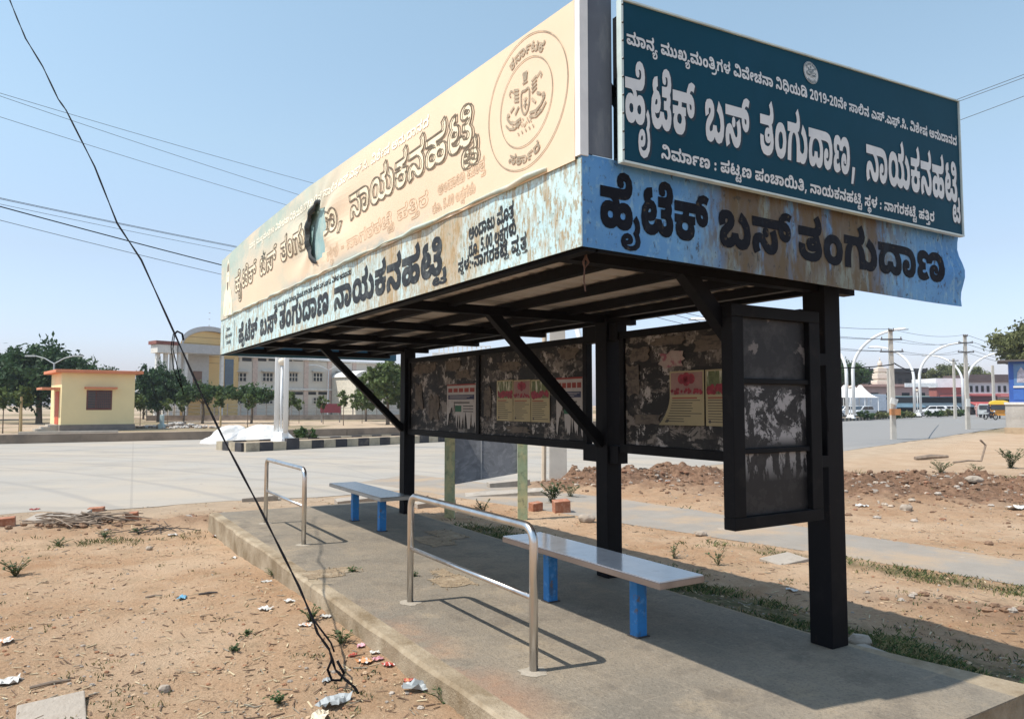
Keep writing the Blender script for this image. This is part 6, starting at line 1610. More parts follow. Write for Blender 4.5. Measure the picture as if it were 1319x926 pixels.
brick(1010, 722, .45, .30, .03, .5, 'flat pale slab by the path left of the front post', slabm, 'stone_slab', 'slab'); brick(75, 668, .8, .5, .06, .2, 'pale concrete slab at the road edge behind the debris heap', slabm, 'stone_slab', 'slab')
# heap of dead sticks and roots at the left
g = hit(105, 676); t = thing('debris_heap', 'heap of dry grey sticks and bark on the earth at the left', 'debris heap', (g.x, g.y, gz(g.x, g.y)))
rg_ = random.Random(9); mb = MB()
for i in range(60):
    a = rg_.gauss(0, .5); p = Vector((rg_.gauss(0, .30), rg_.gauss(0, .10), .03 + rg_.random() * .10)); d = Vector((math.cos(a), math.sin(a), rg_.uniform(-.2, .15))) * rg_.uniform(.12, .32)
    mb.tube([p - d, p + Vector((0, 0, .02)), p + d], [.008, .014, .006], 5)
mb.build('sticks', M('dead_wood', (.24, .185, .14), rough=.95, vary=.35, vs=8), t)
mb = MB()
for i in range(40): rock(mb, (rg_.gauss(0, .4), rg_.gauss(0, .14), .02), rg_.uniform(.02, .06), rg_)
mb.build('earth', M('clod_brown', (.17, .10, .062)), t)
# dead twigs right of it
g = hit(195, 681); mb = MB()
for i in range(26):
    a = rg_.uniform(0, 6.3); p = Vector((rg_.gauss(0, .28), rg_.gauss(0, .10), .03)); d = Vector((math.cos(a), math.sin(a), rg_.uniform(0, .3))) * rg_.uniform(.08, .2)
    mb.tube([p - d, p + d], .005, 4)
tag(mb.build('twig_heap', M('dark_twig', (.07, .06, .055), rough=.95), loc=(g.x, g.y, gz(g.x, g.y))), 'dark tangle of thin twigs near the far corner of the platform', 'twig heap')
for i, (px_, py_, l, a, lab) in enumerate(((268, 765, .16, .35, 'short dark stick on the bare earth, left of the stay wire'), (198, 769, .14, .4, 'short grey stick on the bare earth'), (65, 882, .22, .5, 'dark splintered bark piece in the lower left earth'), (1200, 592, 1.1, .1, 'fallen log on the waste ground beyond the path'), (1248, 598, .9, 0., 'bent dead branch on the waste ground right of the log'))):
    g = hit(px_, py_); mb = MB(); d = Vector((math.cos(a), math.sin(a), .05)) * l / 2; rr = .009 if l < .5 else .07
    if i == 4: mb.tube([-d, (0, 0, .03), d * .8, d + Vector((.05, 0, .45)), d + Vector((-.1, 0, .6))], .03, 6)
    else: mb.tube([-d, Vector((0, .01, rr * .4)), d], [rr, rr * 1.2, rr * .7], 6)
    tag(mb.build('stick', M('dead_wood', (.24, .185, .14)) if i != 0 else M('dark_twig', (.07, .06, .055)), loc=(g.x, g.y, gz(g.x, g.y) + rr)), lab, 'stick')

# ------------------------------------------------------------------ grey board on two posts behind the shelter
g1, g2 = Vector((-.93, 11.15, 0)), Vector((.16, 11.3, 0))
t = thing('blank_notice_board', 'grey weather-worn blank board on two flaking green and yellow posts', 'notice board', (g1 + g2) / 2)
mid = (g1 + g2) / 2
postm = M('flaking_post', (.30, .36, .22), rough=.85, vary=.2, vs=5, layers=[dict(color=(.55, .47, .24), scale=4, stretch=(1, 1, .5), lo=.45, hi=.6, amount=.9), dict(color=(.16, .17, .11), scale=12, lo=.52, hi=.66, amount=.7)])
for p, nm in ((g1, 'post'), (g2, 'post')):
    q = p - mid; mb = MB(); mb.box((q.x - .075, q.y - .06, -.1), (q.x + .075, q.y + .06, 1.40 if nm else 0)); mb.build('post', postm, t, bevel=.006)
a, b = g1 - mid, g2 - mid
mb = MB(); mb.prism([(a.x + .078, a.y - .02, .55), (b.x - .078, b.y - .02, .70), (b.x - .078, b.y - .02, 1.28), (a.x + .078, a.y - .02, 1.28)], (0, .03, 0))
mb.build('panel', M('grey_panel', (.215, .225, .245), rough=.7, vary=.12, vs=3, layers=[dict(color=(.33, .34, .36), scale=3.2, dist=2.5, lo=.5, hi=.56, amount=.55), dict(color=(.14, .145, .16), scale=2.2, dist=3, lo=.53, hi=.6, amount=.5)]), t)
mb = MB(); mx = a.lerp(b, .43); mb.box((mx.x - .008, mx.y - .028, .625), (mx.x + .008, mx.y - .022, 1.275)); mb.build('seam', M('pale_seam', (.36, .37, .38), rough=.7), t)
# ------------------------------------------------------------------ street lamps on the median
white_steel = M('white_lamp_paint', (.80, .80, .79), rough=.45, vary=.04, vs=1)
red_refl = M('red_edge', (.45, .10, .10), rough=.5)
mangle = math.atan2(mdd.y, mdd.x)
def arch_lamp(single=0, fat=1.5):
    t = thing('arch_lamp', 'x', 'street lamp', (0, 0, 0), 0, 'white arched street lamps along the median')
    mb = MB(); mb.box((-.42, -.2, 0), (.42, .2, .16)); mb.box((-.34, -.15, .16), (.34, .15, .40)); mb.build('base', white_steel, t, bevel=.02)
    for k in (-1, 1):       # local x runs across the median
        pts = [(k * .34, 0, .40), (k * .32, 0, 4.7)]
        for i in range(1, 15 if not (single and k < 0) else 1):
            a = R(90) * i / 14
            pts.append((k * (.32 + 4.7 * (1 - math.cos(a))), 0, 4.7 + 4.15 * math.sin(a)))
        pts.append((k * 5.4, 0, 8.87) if not (single and k < 0) else (k * .32, 0, 7.4))
        mb = MB(); mb.tube(pts, ([.115 * fat] * 2 + [(.112 - .003 * i) * fat for i in range(15)])[:len(pts)], 8)
        ar = mb.build('arm', white_steel, t, smooth=True)
        if single and k < 0: continue
        q = MB(); q.box((k * 4.9, -.12, 8.74), (k * 5.6, .12, 8.83)); q.build('lamp_head', M('lamp_grey', (.25, .26, .28), rough=.5), ar)
    mb = MB(); mb.tube([(0, 0, .4), (0, 0, 3.0)], [.055, .045], 8); mb.build('centre_post', white_steel, t, smooth=True)
    mb = MB(); mb.ball((0, 0, 3.18), .15, nu=14, nv=10); mb.build('globe', M('globe_cream', (.72, .62, .50), rough=.3), t, smooth=True)
    return t
lamp0 = arch_lamp()
lamp_end = arch_lamp(1, .9)         # the lamp at the median's end carries one arm only
LP = [((-9.15, 29.4), 'white arched street lamp on the near end of the median, under the sign left end'), ((4.4, 44.6), 'white arched street lamp hidden behind the notice boards, an arm showing above the left board'),
      ((19.6, 60.5), 'white arched street lamp whose arm tip shows above the right notice board'), ((34.7, 76), 'white arched street lamp nearest on the road right of the front post'), ((50.6, 92.5), 'white arched street lamp behind and between the two concrete poles'), ((66.9, 109.3), 'white arched street lamp farthest along the road, behind the right concrete pole')]
for i, ((x, y), lab) in enumerate(LP):
    o = lamp_end if i == 0 else lamp0 if i == 1 else copy_tree(lamp0)
    o.location = (x, y, .24); o.rotation_euler = (0, 0, mangle - R(90)); o['label'] = lab

# ------------------------------------------------------------------ concrete electricity poles
conc = M('pole_concrete', (.50, .46, .40), rough=.9, vary=.12, vs=2, layers=[dict(color=(.3, .27, .23), scale=3, lo=.52, hi=.75, amount=.6)])
iron = M('dark_iron', (.06, .055, .055), rough=.6)
def pole(loc, h, arms, label, w0=.12, w1=.085, extra=None, azim=0.):
    t = thing('electricity_pole', label, 'electricity pole', loc, azim, None)
    mb = MB(); mb.add([(-w0, -w0 * .75, -.2), (w0, -w0 * .75, -.2), (w0, w0 * .75, -.2), (-w0, w0 * .75, -.2), (-w1, -w1 * .75, h), (w1, -w1 * .75, h), (w1, w1 * .75, h), (-w1, w1 * .75, h)],
                      [(3, 2, 1, 0), (4, 5, 6, 7), (0, 1, 5, 4), (1, 2, 6, 5), (2, 3, 7, 6), (3, 0, 4, 7)]); mb.build('shaft', conc, t)
    for z, l in arms:
        mb = MB(); mb.box((-l / 2, -.11, z), (l / 2, -.05, z + .07)); a = mb.build('crossarm', iron, t)
        q = MB()
        for k in (-.45, .45): q.tube([(l * k, -.08, z + .07), (l * k, -.08, z + .11), (l * k, -.08, z + .17)], [.015, .03, .02], 6)
        q.build('insulators', M('insulator_brown', (.16, .12, .10), rough=.3), a)
    return t
p1l = ground(1151, 566); p2l = ground(1247, 553); p0l = Vector((1.02, 16.6, 0))
H1 = zat(424, p1l.y); H2 = zat(431, p2l.y)
pp1 = pole(p1l, H1, ((H1 - .12, .25), (H1 - .55, 1.05), (H1 - 1.15, 1.15)), 'concrete electricity pole with an orange box on it, right of the front post')
mb = MB(); mb.box((-.24, -.30, 1.20), (.24, -.14, 1.50)); mb.build('orange_box', M('orange_box_paint', (.50, .22, .09), rough=.7, vary=.15), pp1)
mb = MB(); mb.box((-.18, -.20, 1.72), (.16, -.15, 2.02), tilt=(0, .3)); mb.build('white_plate', M('white_plate', (.65, .64, .6), rough=.6), pp1)
pp2 = pole(p2l, H2, ((H2 - .15, .3), (H2 - .6, 1.0), (H2 - 1.25, 1.1)), 'slim concrete electricity pole in front of the farthest arched lamp', .13, .09)
mb = MB(); mb.box((-.15, -.2, 1.55), (.1, -.12, 2.1)); mb.build('white_plate', M('white_plate', (.65, .64, .6)), pp2)
pp0 = pole(p0l, 5.6, (), 'concrete pole standing behind the notice boards, its foot by the soil heap', .20, .15)
mb = MB(); mb.tube([(-.3, .3, -.1), (-.26, .3, 5.3)], .055, 8); mb.build('service_pipe', M('cream_pipe', (.55, .45, .34), rough=.7), pp0)
pole(depth(1281, 538, 96) * 1.0, zat(470, 96), (), 'pale thin pole in front of the white shop building', .16, .13)
q_ = ground(1229, 540, 0); pole(Vector((xat(1229, 88), 88, 0)), zat(462, 88), ((zat(465, 88), 1.1),), 'thin grey-green pole between the two arched lamps', .15, .11)
pole(Vector((xat(1144, 90), 90, 0)), zat(475, 90), (), 'thin green pole behind the pole with the orange box', .15, .11)
# the lines they carry
t1 = p1l + Vector((0, 0, H1)); t2 = p2l + Vector((0, 0, H2))
for i, (dz, dx) in enumerate(((0, 0), (-.50, -.4), (-.50, .4), (-1.1, -.45), (-1.1, .45))):
    wire('overhead_line', ['topmost line between the two right poles', 'line from the left end of the upper crossarms of the two right poles', 'line from the right end of the upper crossarms of the two right poles', 'line from the left end of the lower crossarms of the two right poles', 'line from the right end of the lower crossarms of the two right poles'][i], 'overhead line',
         span(t1 + Vector((dx, -.1, dz)), t2 + Vector((dx, -.1, dz)), .25), .010, 'lines between the two right poles', 4, thin)
    wire('overhead_line', ['topmost line from the orange-box pole to the left', 'line to the left from the upper crossarm of the orange-box pole, first', 'line to the left from the upper crossarm of the orange-box pole, second', 'line to the left from the lower crossarm of the orange-box pole, first', 'line to the left from the lower crossarm of the orange-box pole, second'][i], 'overhead line',
         span(t1 + Vector((dx, -.1, dz)), Vector((4.5 + dx, 24, 5.4 + dz * .6)), .35), .010, 'lines leading left from the orange-box pole', 4, thin)
    wire('overhead_line', ['topmost line from the slim pole to the right', 'line right from the upper crossarm of the slim pole, first', 'line right from the upper crossarm of the slim pole, second', 'line right from the lower crossarm of the slim pole, first', 'line right from the lower crossarm of the slim pole, second'][i], 'overhead line',
         span(t2 + Vector((dx, -.1, dz)), Vector((62 + dx, 78, 5.2 + dz)), .3), .014, 'lines leading right from the slim pole', 4, thin)
wire('service_cable', 'thick black cable sagging to the orange-box pole from the left', 'cable', span(depth(1040, 470, 34), t1 + Vector((0, -.2, -1.75)), .15), .03)
wire('service_cable', 'thick black cable running from the orange-box pole down to the shops', 'cable', span(t1 + Vector((.05, -.2, -1.7)), depth(1178, 478, 60), .1), .03)

# ------------------------------------------------------------------ trees
def leaf_mat(name, c, v=.45):
    return M(name, c, rough=.6, spec=.3, vary=v, vs=.9, trans=.28, layers=[dict(color=tuple(min(1, k * 1.9) for k in c), scale=1.7, lo=.52, hi=.72, amount=.6)])
LEAF = {'dark': leaf_mat('leaf_dark', (.036, .074, .026)), 'mid': leaf_mat('leaf_mid', (.050, .088, .026)), 'light': leaf_mat('leaf_light', (.095, .13, .038)), 'olive': leaf_mat('leaf_olive', (.135, .145, .055))}
bark = M('bark', (.17, .125, .09), rough=.95, vary=.3, vs=4, stretch=(1, 1, .3))
def crown_mesh(blobs, leaf, per, seed, flat=.8):
    """leaf cards spread through clumps that sit on the limbs' ends"""
    g = np.random.default_rng(seed); C_ = []
    for (cx, cy, cz, rx, ry, rz_, ncl) in blobs:
        d = g.normal(size=(ncl, 3)); d /= np.linalg.norm(d, axis=1)[:, None]
        k = g.uniform(.35, 1.0, ncl) ** .5
        C_.append(np.stack([cx + d[:, 0] * rx * k, cy + d[:, 1] * ry * k, cz + d[:, 2] * rz_ * k, .28 * np.full(ncl, (rx + ry) / 2) * g.uniform(.5, 1.1, ncl)], 1))
    C_ = np.concatenate(C_)
    cl = np.repeat(C_, per, 0); n = len(cl)
    p = cl[:, :3] + g.normal(size=(n, 3)) * cl[:, 3:4] * np.array([.62, .62, .62 * flat])
    nrm = g.normal(size=(n, 3)) + np.array([0, 0, .5]); nrm /= np.linalg.norm(nrm, axis=1)[:, None]
    a = np.cross(nrm, g.normal(size=(n, 3))); a /= np.linalg.norm(a, axis=1)[:, None]
    b = np.cross(nrm, a); s = leaf * g.uniform(.55, 1.3, n)[:, None]
    v = np.stack([p - a * s, p + b * s * .45, p + a * s, p - b * s * .45], 1).reshape(-1, 3)
    return v, np.arange(4 * n).reshape(n, 4), C_
def tree(name, label, loc, blobs, trunk_h, trunk_r, leaf, per, seed, mt, group=None, lean=0., limbs=6):
    t = thing(name, label, 'tree', loc, 0, group)
    v, f, C_ = crown_mesh(blobs, leaf, per, seed)
    mb = MB(); mb.v = [tuple(p) for p in v]; mb.f = [tuple(int(k) for k in q) for q in f]; mb.m = [0] * len(f)
    mb.build('crown', LEAF[mt], t)
    rg_ = random.Random(seed); tk = MB()
    top = Vector((lean, 0, trunk_h))
    tk.tube([(0, 0, -.2), (0, 0, .1), top * .5 + Vector((rg_.uniform(-.1, .1), 0, 0)), top], [trunk_r * 1.3, trunk_r, trunk_r * .8, trunk_r * .65], 8)
    idx = rg_.sample(range(len(C_)), min(limbs, len(C_)))
    for i in idx:
        c = Vector(C_[i, :3])
        tk.tube([top * .9, (top + c) / 2 + Vector((0, 0, (c.z - top.z) * -.12)), c], [trunk_r * .5, trunk_r * .3, trunk_r * .12], 5)
    tk.build('trunk', bark, t, smooth=True)
    return t
def B_(r, h, z, n, sp=.75, seed=0, k=5):
    """a handful of overlapping crown masses of overall radius r between z and z + h"""
    rg_ = random.Random(seed); out = [(0, 0, z + h * .5, r * .65, r * .65, h * .42, n // 3)]
    for i in range(k):
        a = 2 * math.pi * i / k + rg_.uniform(-.4, .4); d = r * rg_.uniform(.45, .7)
        out.append((math.cos(a) * d, math.sin(a) * d, z + h * rg_.uniform(.32, .68), r * rg_.uniform(.3, .48), r * rg_.uniform(.3, .48), h * rg_.uniform(.22, .34), n // (k + 1)))
    return out
def at_px(px_, Y_): return Vector((xat(px_, Y_), Y_, 0))
T0 = tree('shade_tree', 'broad dark green tree left of the yellow hut', at_px(52, 66), B_(5.0, 6.3, 1.1, 150, seed=3, k=10), 2.8, .28, .27, 85, 41, 'dark')
for px_, Y_, sx, sz, rz, lab in ((122, 88, .55, .92, 1.2, 'tree top showing over the roof of the yellow hut, left side'), (-30, 80, .9, .85, 2.2, 'dark tree at the left border behind the broad one'), (205, 72, .56, .78, .6, 'dense dark green tree right of the yellow hut'), (186, 84, .4, .7, 2.9, 'tree just behind the right wall of the yellow hut')):
    c = copy_tree(T0); c.location = at_px(px_, Y_); c.scale = (sx, sx, sz); c.rotation_euler = (0, 0, rz); c['label'] = lab
U0 = tree('umbrella_tree', 'flat-crowned tree in front of the arched school wing', at_px(262, 66), B_(2.7, 1.6, 1.9, 60, seed=5, k=6), 1.9, .13, .19, 60, 52, 'mid')
for px_, Y_, sx, sz, rz, lab in ((325, 66, .92, .95, 1.4, 'flat-crowned tree left of the white lamp posts, before the school'), (238, 74, .55, .9, .3, 'small tree before the school porch'), ):
    c = copy_tree(U0); c.location = at_px(px_, Y_); c.scale = (sx, sx, sz); c.rotation_euler = (0, 0, rz); c['label'] = lab
L0 = tree('leafy_tree', 'bright green tree beside the school, seen past the left post of the shelter', at_px(500, 62), B_(2.6, 4.3, 1.3, 80, seed=8, k=7), 2.2, .17, .22, 60, 63, 'light')
for px_, Y_, sx, sz, rz, lab in ((472, 74, .62, .66, 1.2, 'lighter tree in front of the stair house of the school'), (545, 78, .8, .85, 2.2, 'green tree behind the left notice board')):
    c = copy_tree(L0); c.location = at_px(px_, Y_); c.scale = (sx, sx, sz); c.rotation_euler = (0, 0, rz); c['label'] = lab
R0 = tree('feathery_tree', 'large feathery tree rising behind the blue kiosk at the right border', at_px(1362, 58), B_(4.4, 5.6, 3.9, 140, seed=12, k=9), 4.6, .25, .20, 85, 71, 'olive')
R1 = copy_tree(R0); R1.location = at_px(1080, 112); R1.scale = (1.25, 1.25, .98); R1.rotation_euler = (0, 0, 2); R1['label'] = 'green tree close behind the front post of the shelter'
R1.children[0].data = R1.children[0].data.copy(); R1.children[0].data.materials[0] = LEAF['mid']
R2 = copy_tree(R0); R2.location = at_px(1232, 150); R2.scale = (1.95, 1.5, 1.12); R2.rotation_euler = (0, 0, 1); R2['label'] = 'wide tree behind the white shop roof, between the arched lamps'
# saplings
sap0 = tree('sapling', 'x', (0, 0, 0), [(0, 0, 2.1, .55, .55, .55, 14), (.2, .1, 1.6, .4, .4, .35, 8)], 1.9, .035, .12, 26, 81, 'light', 'young trees along the verge', limbs=4)
SP = [(27, 47, 1.05, 'sapling tied to a yellow stake at the left, in front of the broad dark tree'), (217, 58, .8, 'sapling right of the yellow hut, nearest the rubble'), (182, 56, .9, 'sapling standing at the right wall of the yellow hut'), (285, 55, 1.0, 'sapling with a thick pale stem left of the sand piles'), (320, 56, .9, 'sapling behind the left sand pile'),
      (373, 58, 1.0, 'sapling right of the white lamp posts'), (386, 66, .8, 'slim sapling farther back, right of the lamp posts'), (417, 64, .9, 'sapling left of the maroon sign'), (443, 60, 1.05, 'bushy sapling right of the maroon sign'), (467, 66, .8, 'sapling under the foot of the brace at the left post'), (515, 62, .9, 'sapling close to the left shelter post'), (236, 64, .75, 'sapling before the school steps'), (6, 44, 1.0, 'sapling at the left border with two stems')]
for i, (px_, Y_, s, lab) in enumerate(SP):
    o = sap0 if i == 0 else copy_tree(sap0)
    o.location = at_px(px_, Y_); o.scale = (s, s, s * 1.05); o.rotation_euler = (0, 0, i * 1.3); o['label'] = lab
stakem = M('yellow_stake', (.45, .33, .17), rough=.9)
for px_, Y_, h, lab in ((27.5, 46.8, 2.2, 'yellow stake holding the sapling at the left'), (284, 54.8, 1.5, 'pale stake beside the sapling left of the sand piles')):
    p = at_px(px_, Y_); mb = MB(); mb.tube([(.08, 0, -.1), (.05, 0, h)], [.085, .06], 6); tag(mb.build('stake', stakem, loc=p), lab, 'stake')
def bush(px_, Y_, r, h, mt, seed, label, z=0.):
    v, f, C_ = crown_mesh([(0, 0, h * .5, r, r, h * .5, 16)], .10 if Y_ < 40 else .16, 40, seed)
    t = thing('shrub', label, 'shrub', at_px(px_, Y_) + Vector((0, 0, z)))
    mb = MB(); mb.v = [tuple(p) for p in v]; mb.f = [tuple(int(k) for k in q) for q in f]; mb.m = [0] * len(f); mb.build('foliage', LEAF[mt], t)
    mb = MB()
    for k in range(4): mb.tube([(0, 0, -.05), (math.cos(k * 1.6) * r * .5, math.sin(k * 1.6) * r * .5, h * .6)], .02, 4)
    mb.build('stems', bark, t)
bush(396, 31.5, .42, .55, 'mid', 5, 'round green shrub on the median beside the white lamp posts', .25)
for i, (px_, Y_, r, h) in enumerate(((1114, 79, .9, .6), (1135, 81, .7, .55), (1153, 83, .7, .7), (1168, 86, .8, .5), (1200, 94, 1.0, .5), (1217, 98, 1.1, .6), (1232, 102, 1.0, .6))):
    bush(px_, Y_, r, h, ('mid', 'olive')[i % 2], 20 + i, ['low hedge shrub just right of the nearest right lamp', 'low shrub left of the orange-box pole', 'low shrub behind the orange-box pole', 'low shrub right of the orange-box pole', 'low shrub in front of the white parked cars', 'low shrub right of the white parked cars', 'low shrub left of the slim pole'][i], .25)

# ------------------------------------------------------------------ sand and rubble piles
def pile(px_, Y_, r, h, label, seed, mt, name='sand_pile', cat='sand pile', ry=.75):
    mb = MB(); n, k = 40, 14; vs = []; rg_ = np.random.default_rng(seed)
    for j in range(k + 1):
        for i in range(n):
            t = 2 * math.pi * i / n; q = j / k
            nz = float(vnoise(np.array([math.cos(t) * 2 + seed + q * 3]), np.array([math.sin(t) * 2 + q * 3]))[0])
            rr = r * q * (.8 + .4 * nz) 
            z = h * (1 - q * q) ** 1.15 * (.8 + .35 * nz * q) + rg_.uniform(-.010, .010) * h
            vs.append((math.cos(t) * rr, math.sin(t) * rr * ry, z if j < k else -.1))
    fs = [(j * n + i, (j + 1) * n + i, (j + 1) * n + (i + 1) % n, j * n + (i + 1) % n) for j in range(k) for i in range(n)]
    mb.add(vs, fs)
    p = at_px(px_, Y_); p.z = .012
    tag(mb.build(name, mt, loc=p, smooth=True), label, cat)
wsand = M('white_sand', (.60, .585, .56), rough=1, vary=.14, vs=4, bump=1, bs=9)
pile(301, 33.2, 1.25, .95, 'heap of white sand on the road, left one of two', 3, wsand); pile(340, 32.6, 1.35, 1.0, 'heap of white sand beside the white lamp posts, right one of two', 5, wsand)
rg_ = random.Random(77); mb = MB()
for i in range(260):
    a, b = rg_.gauss(0, 1.5), rg_.gauss(0, .6)
    rock(mb, (a, b, .05 + .35 * math.exp(-(a / 1.5) ** 2 - (b / .7) ** 2) * rg_.random()), rg_.uniform(.06, .22), rg_, rg_.randrange(2))
tag(mb.build('rubble_pile', [M('rubble_grey', (.50, .47, .43), rough=1, vary=.25, vs=4), M('rubble_dark', (.20, .16, .13), rough=1, vary=.3, vs=4)], loc=at_px(228, 54)), 'low pile of grey broken stone right of the yellow hut', 'rubble pile', kind='stuff')
mb = MB(); mb.box((-.12, -.12, -.1), (.12, .12, .95)); mb.box((-.2, -.2, -.1), (.2, .2, .3)); tag(mb.build('marker_stone', M('pale_blue_marker', (.42, .52, .52), rough=.8), loc=at_px(210, 53), bevel=.03), 'pale blue marker stone at the left end of the rubble pile', 'marker stone')

# ------------------------------------------------------------------ yellow hut
hut = thing('hut', 'small yellow flat-roofed hut with orange trim and a barred window', 'hut', at_px(80, 47.3), 0)
hd = Vector((.80, .60, 0)); hs = Vector((-.64, .77, 0)); HW, HD = 4.22, 4.2
hy = M('yellow_wall', (.80, .66, .37), rough=.85, vary=.05, vs=.7, layers=[dict(color=(.66, .54, .31), scale=.8, lo=.52, hi=.8, amount=.5)])
horange = M('orange_trim', (.62, .22, .11), rough=.7, vary=.08); hgrey = M('plinth_grey', (.22, .19, .165), rough=.95, vary=.15)
dark_glass = M('dark_glass', (.03, .035, .04), rough=.15, spec=.6); hmar = M('maroon_grille', (.14, .05, .04), rough=.6)
hp = lambda a, b, z: hd * a + hs * b + Vector((0, 0, z))
def slab(mb, a0, a1, b0, b1, z0, z1, m=0):
    mb.prism([hp(a0, b0, z0), hp(a1, b0, z0), hp(a1, b1, z0), hp(a0, b1, z0)], (0, 0, z1 - z0), m)
hz = zat(480, 47.3)
mb = MB(); slab(mb, 0, HW, 0, HD, .40, hz); wl = mb.build('walls', hy, hut)
mb = MB(); slab(mb, -.06, HW + .06, -.06, HD, -.2, .40); mb.build('plinth', hgrey, hut)
mb = MB(); slab(mb, -.42, HW + .42, -.42, HD + .4, hz, hz + .20); mb.build('roof', horange, hut, bevel=.02)
def hw(px_): return (px_ - 80) / 94 * HW
mb = MB(); slab(mb, hw(111), hw(144), -.012, .03, zat(528, 48.5), zat(502.5, 48.5)); wf = mb.build('window', hmar, hut)
mb = MB(); slab(mb, hw(113), hw(122.5), -.022, -.014, zat(526, 48.5), zat(504, 48.5)); slab(mb, hw(124), hw(142), -.022, -.014, zat(526, 48.5), zat(504, 48.5)); pn = mb.build('pane', dark_glass, wf)
mb = MB()
for i in range(7): slab(mb, hw(112), hw(143), -.035, -.025, zat(526 - i * 3.3, 48.5), zat(526 - i * 3.3, 48.5) + .03)
for i in range(9): slab(mb, hw(123 + i * 2.4), hw(123.5 + i * 2.4), -.045, -.037, zat(527, 48.5), zat(503, 48.5))
mb.build('grille', hmar, wf)
mb = MB(); slab(mb, hw(108), hw(149), -.42, -.002, zat(501, 48.5), zat(498.5, 48.5)); mb.build('window_shade', horange, hut)
# door side
mb = MB(); slab(mb, -.03, .02, .9, 2.3, .42, 2.55); dr = mb.build('door', M('orange_door', (.55, .10, .04), rough=.6), hut)
mb = MB(); slab(mb, -1.0, -.002, .5, 3.0, 2.66, 2.80); mb.build('door_shade', M('orange_shade', (.62, .24, .13), rough=.7), hut)
for k in range(3):
    mb = MB(); slab(mb, -.5 - .35 * k, -.06 if k == 0 else -.5 - .35 * (k - 1), .5, 2.6, -.1, .40 - .13 * k); mb.build('step', M('step_cement', (.45, .40, .33), rough=.95), hut)
mb = MB(); mb.box((-2.4, -.2, .05), (2.4, .2, .22)); tag(mb.build('cement_ramp', M('step_cement', (.45, .40, .33)), loc=at_px(92, 41.6), rz=R(24)), 'low cement step along the road edge in front of the yellow hut', 'step')

# ------------------------------------------------------------------ school building
YA, YB = 92.0, 108.0
A = Vector((xat(296, YA), YA, 0)); Bp = Vector((xat(466, YB), YB, 0))
fd = (Bp - A).normalized(); fl = (Bp - A).length; fn_ = Vector((fd.y, -fd.x, 0)).normalized()     # towards the camera
sch = thing('school_building', 'two-storey pale school block with an arched yellow end wing and a porch', 'school', A)
def fpx(px_, py_):
    """distance along the front and height of a pixel of the front wall"""
    r = ray(px_, py_); t = (A - Vector((0, 0, CAMZ))).dot(fn_) / r.dot(fn_)
    p = r * t + Vector((0, 0, CAMZ)); return (p - A).dot(fd), p.z
sp3 = lambda s, o, z: fd * s + fn_ * o + Vector((0, 0, z))
def fbox(mb, s0, s1, o0, o1, z0, z1, m=0):
    mb.prism([sp3(s0, o0, z0), sp3(s1, o0, z0), sp3(s1, o1, z0), sp3(s0, o1, z0)], (0, 0, z1 - z0), m)
swall = M('school_wall', (.60, .545, .47), rough=.9, vary=.06, vs=.3, layers=[dict(color=(.45, .40, .34), scale=.4, stretch=(1, 1, .4), lo=.5, hi=.75, amount=.5)])
syel = M('school_yellow', (.66, .45, .20), rough=.85, vary=.06, vs=.5); spink = M('school_pilaster', (.56, .43, .36), rough=.9); swhite = M('school_white', (.66, .64, .60), rough=.8)
sgrey = M('school_grey', (.46, .45, .44), rough=.8, vary=.08); sdark = M('school_opening', (.02, .02, .022), rough=.6); sframe = M('window_white', (.55, .50, .43), rough=.7); sbrown = M('school_brown', (.20, .12, .09), rough=.7)
ztop = fpx(296, 459)[1]
mb = MB(); fbox(mb, 0, fl + 14, -9, 0, -.3, ztop); mb.build('walls', swall, sch)
mb = MB(); fbox(mb, -.3, fl + 14.3, -9.3, .35, ztop, ztop + .22); mb.build('roof', swhite, sch)
for px_ in (328, 394, 424, 456):
    s, _ = fpx(px_, 490); mb = MB(); fbox(mb, s - .35, s + .35, .003, .10, 0, ztop - .003); mb.build('pilaster', spink, sch)
def win(x0, x1, y0, y1, grid=3, chajja=True):
    s0, z1 = fpx(x0, y0); s1, z0 = fpx(x1, y1)
    mb = MB(); fbox(mb, s0, s1, .004, .05, z0, z1); w = mb.build('window', sdark, sch)
    mb = MB()
    for k in range(grid + 1):
        s = s0 + (s1 - s0) * k / grid; fbox(mb, s - .06, s + .06, .055, .10, z0, z1)
    for z in (z0, (z0 + z1) / 2, z1): fbox(mb, s0, s1, .052, .09, z - .05, z + .05)
    mb.build('frame', sframe, w)
    if chajja:
        mb = MB(); fbox(mb, s0 - .25, s1 + .25, .003, .5, z1 + .1, z1 + .24); mb.build('sunshade', sframe, w)
for x0, x1 in ((303, 317), (338, 351), (372, 383), (403, 415), (434, 440)):
    win(x0, x1, 480, 491.5); win(x0, x1, 512, 520, chajja=False)
for x0, x1 in ((297, 308), (312, 324), (331, 343), (346, 358), (371, 376), (378, 390), (396, 407), (410, 421), (428, 437), (440, 452)):
    for y0, y1 in ((460.5, 464.5), (504.5, 507.5)):
        s0, z1 = fpx(x0, y0); s1, z0 = fpx(x1, y1)
        mb = MB(); fbox(mb, s0, s1, .004, .04, z0 - .1, min(z1, ztop - .05)); mb.build('vent', sdark, sch)
s0, z0 = fpx(296, 500); mb = MB(); fbox(mb, 0, fl + 14, .003, .25, z0 - .1, z0 + .12); mb.build('string_course', swhite, sch)
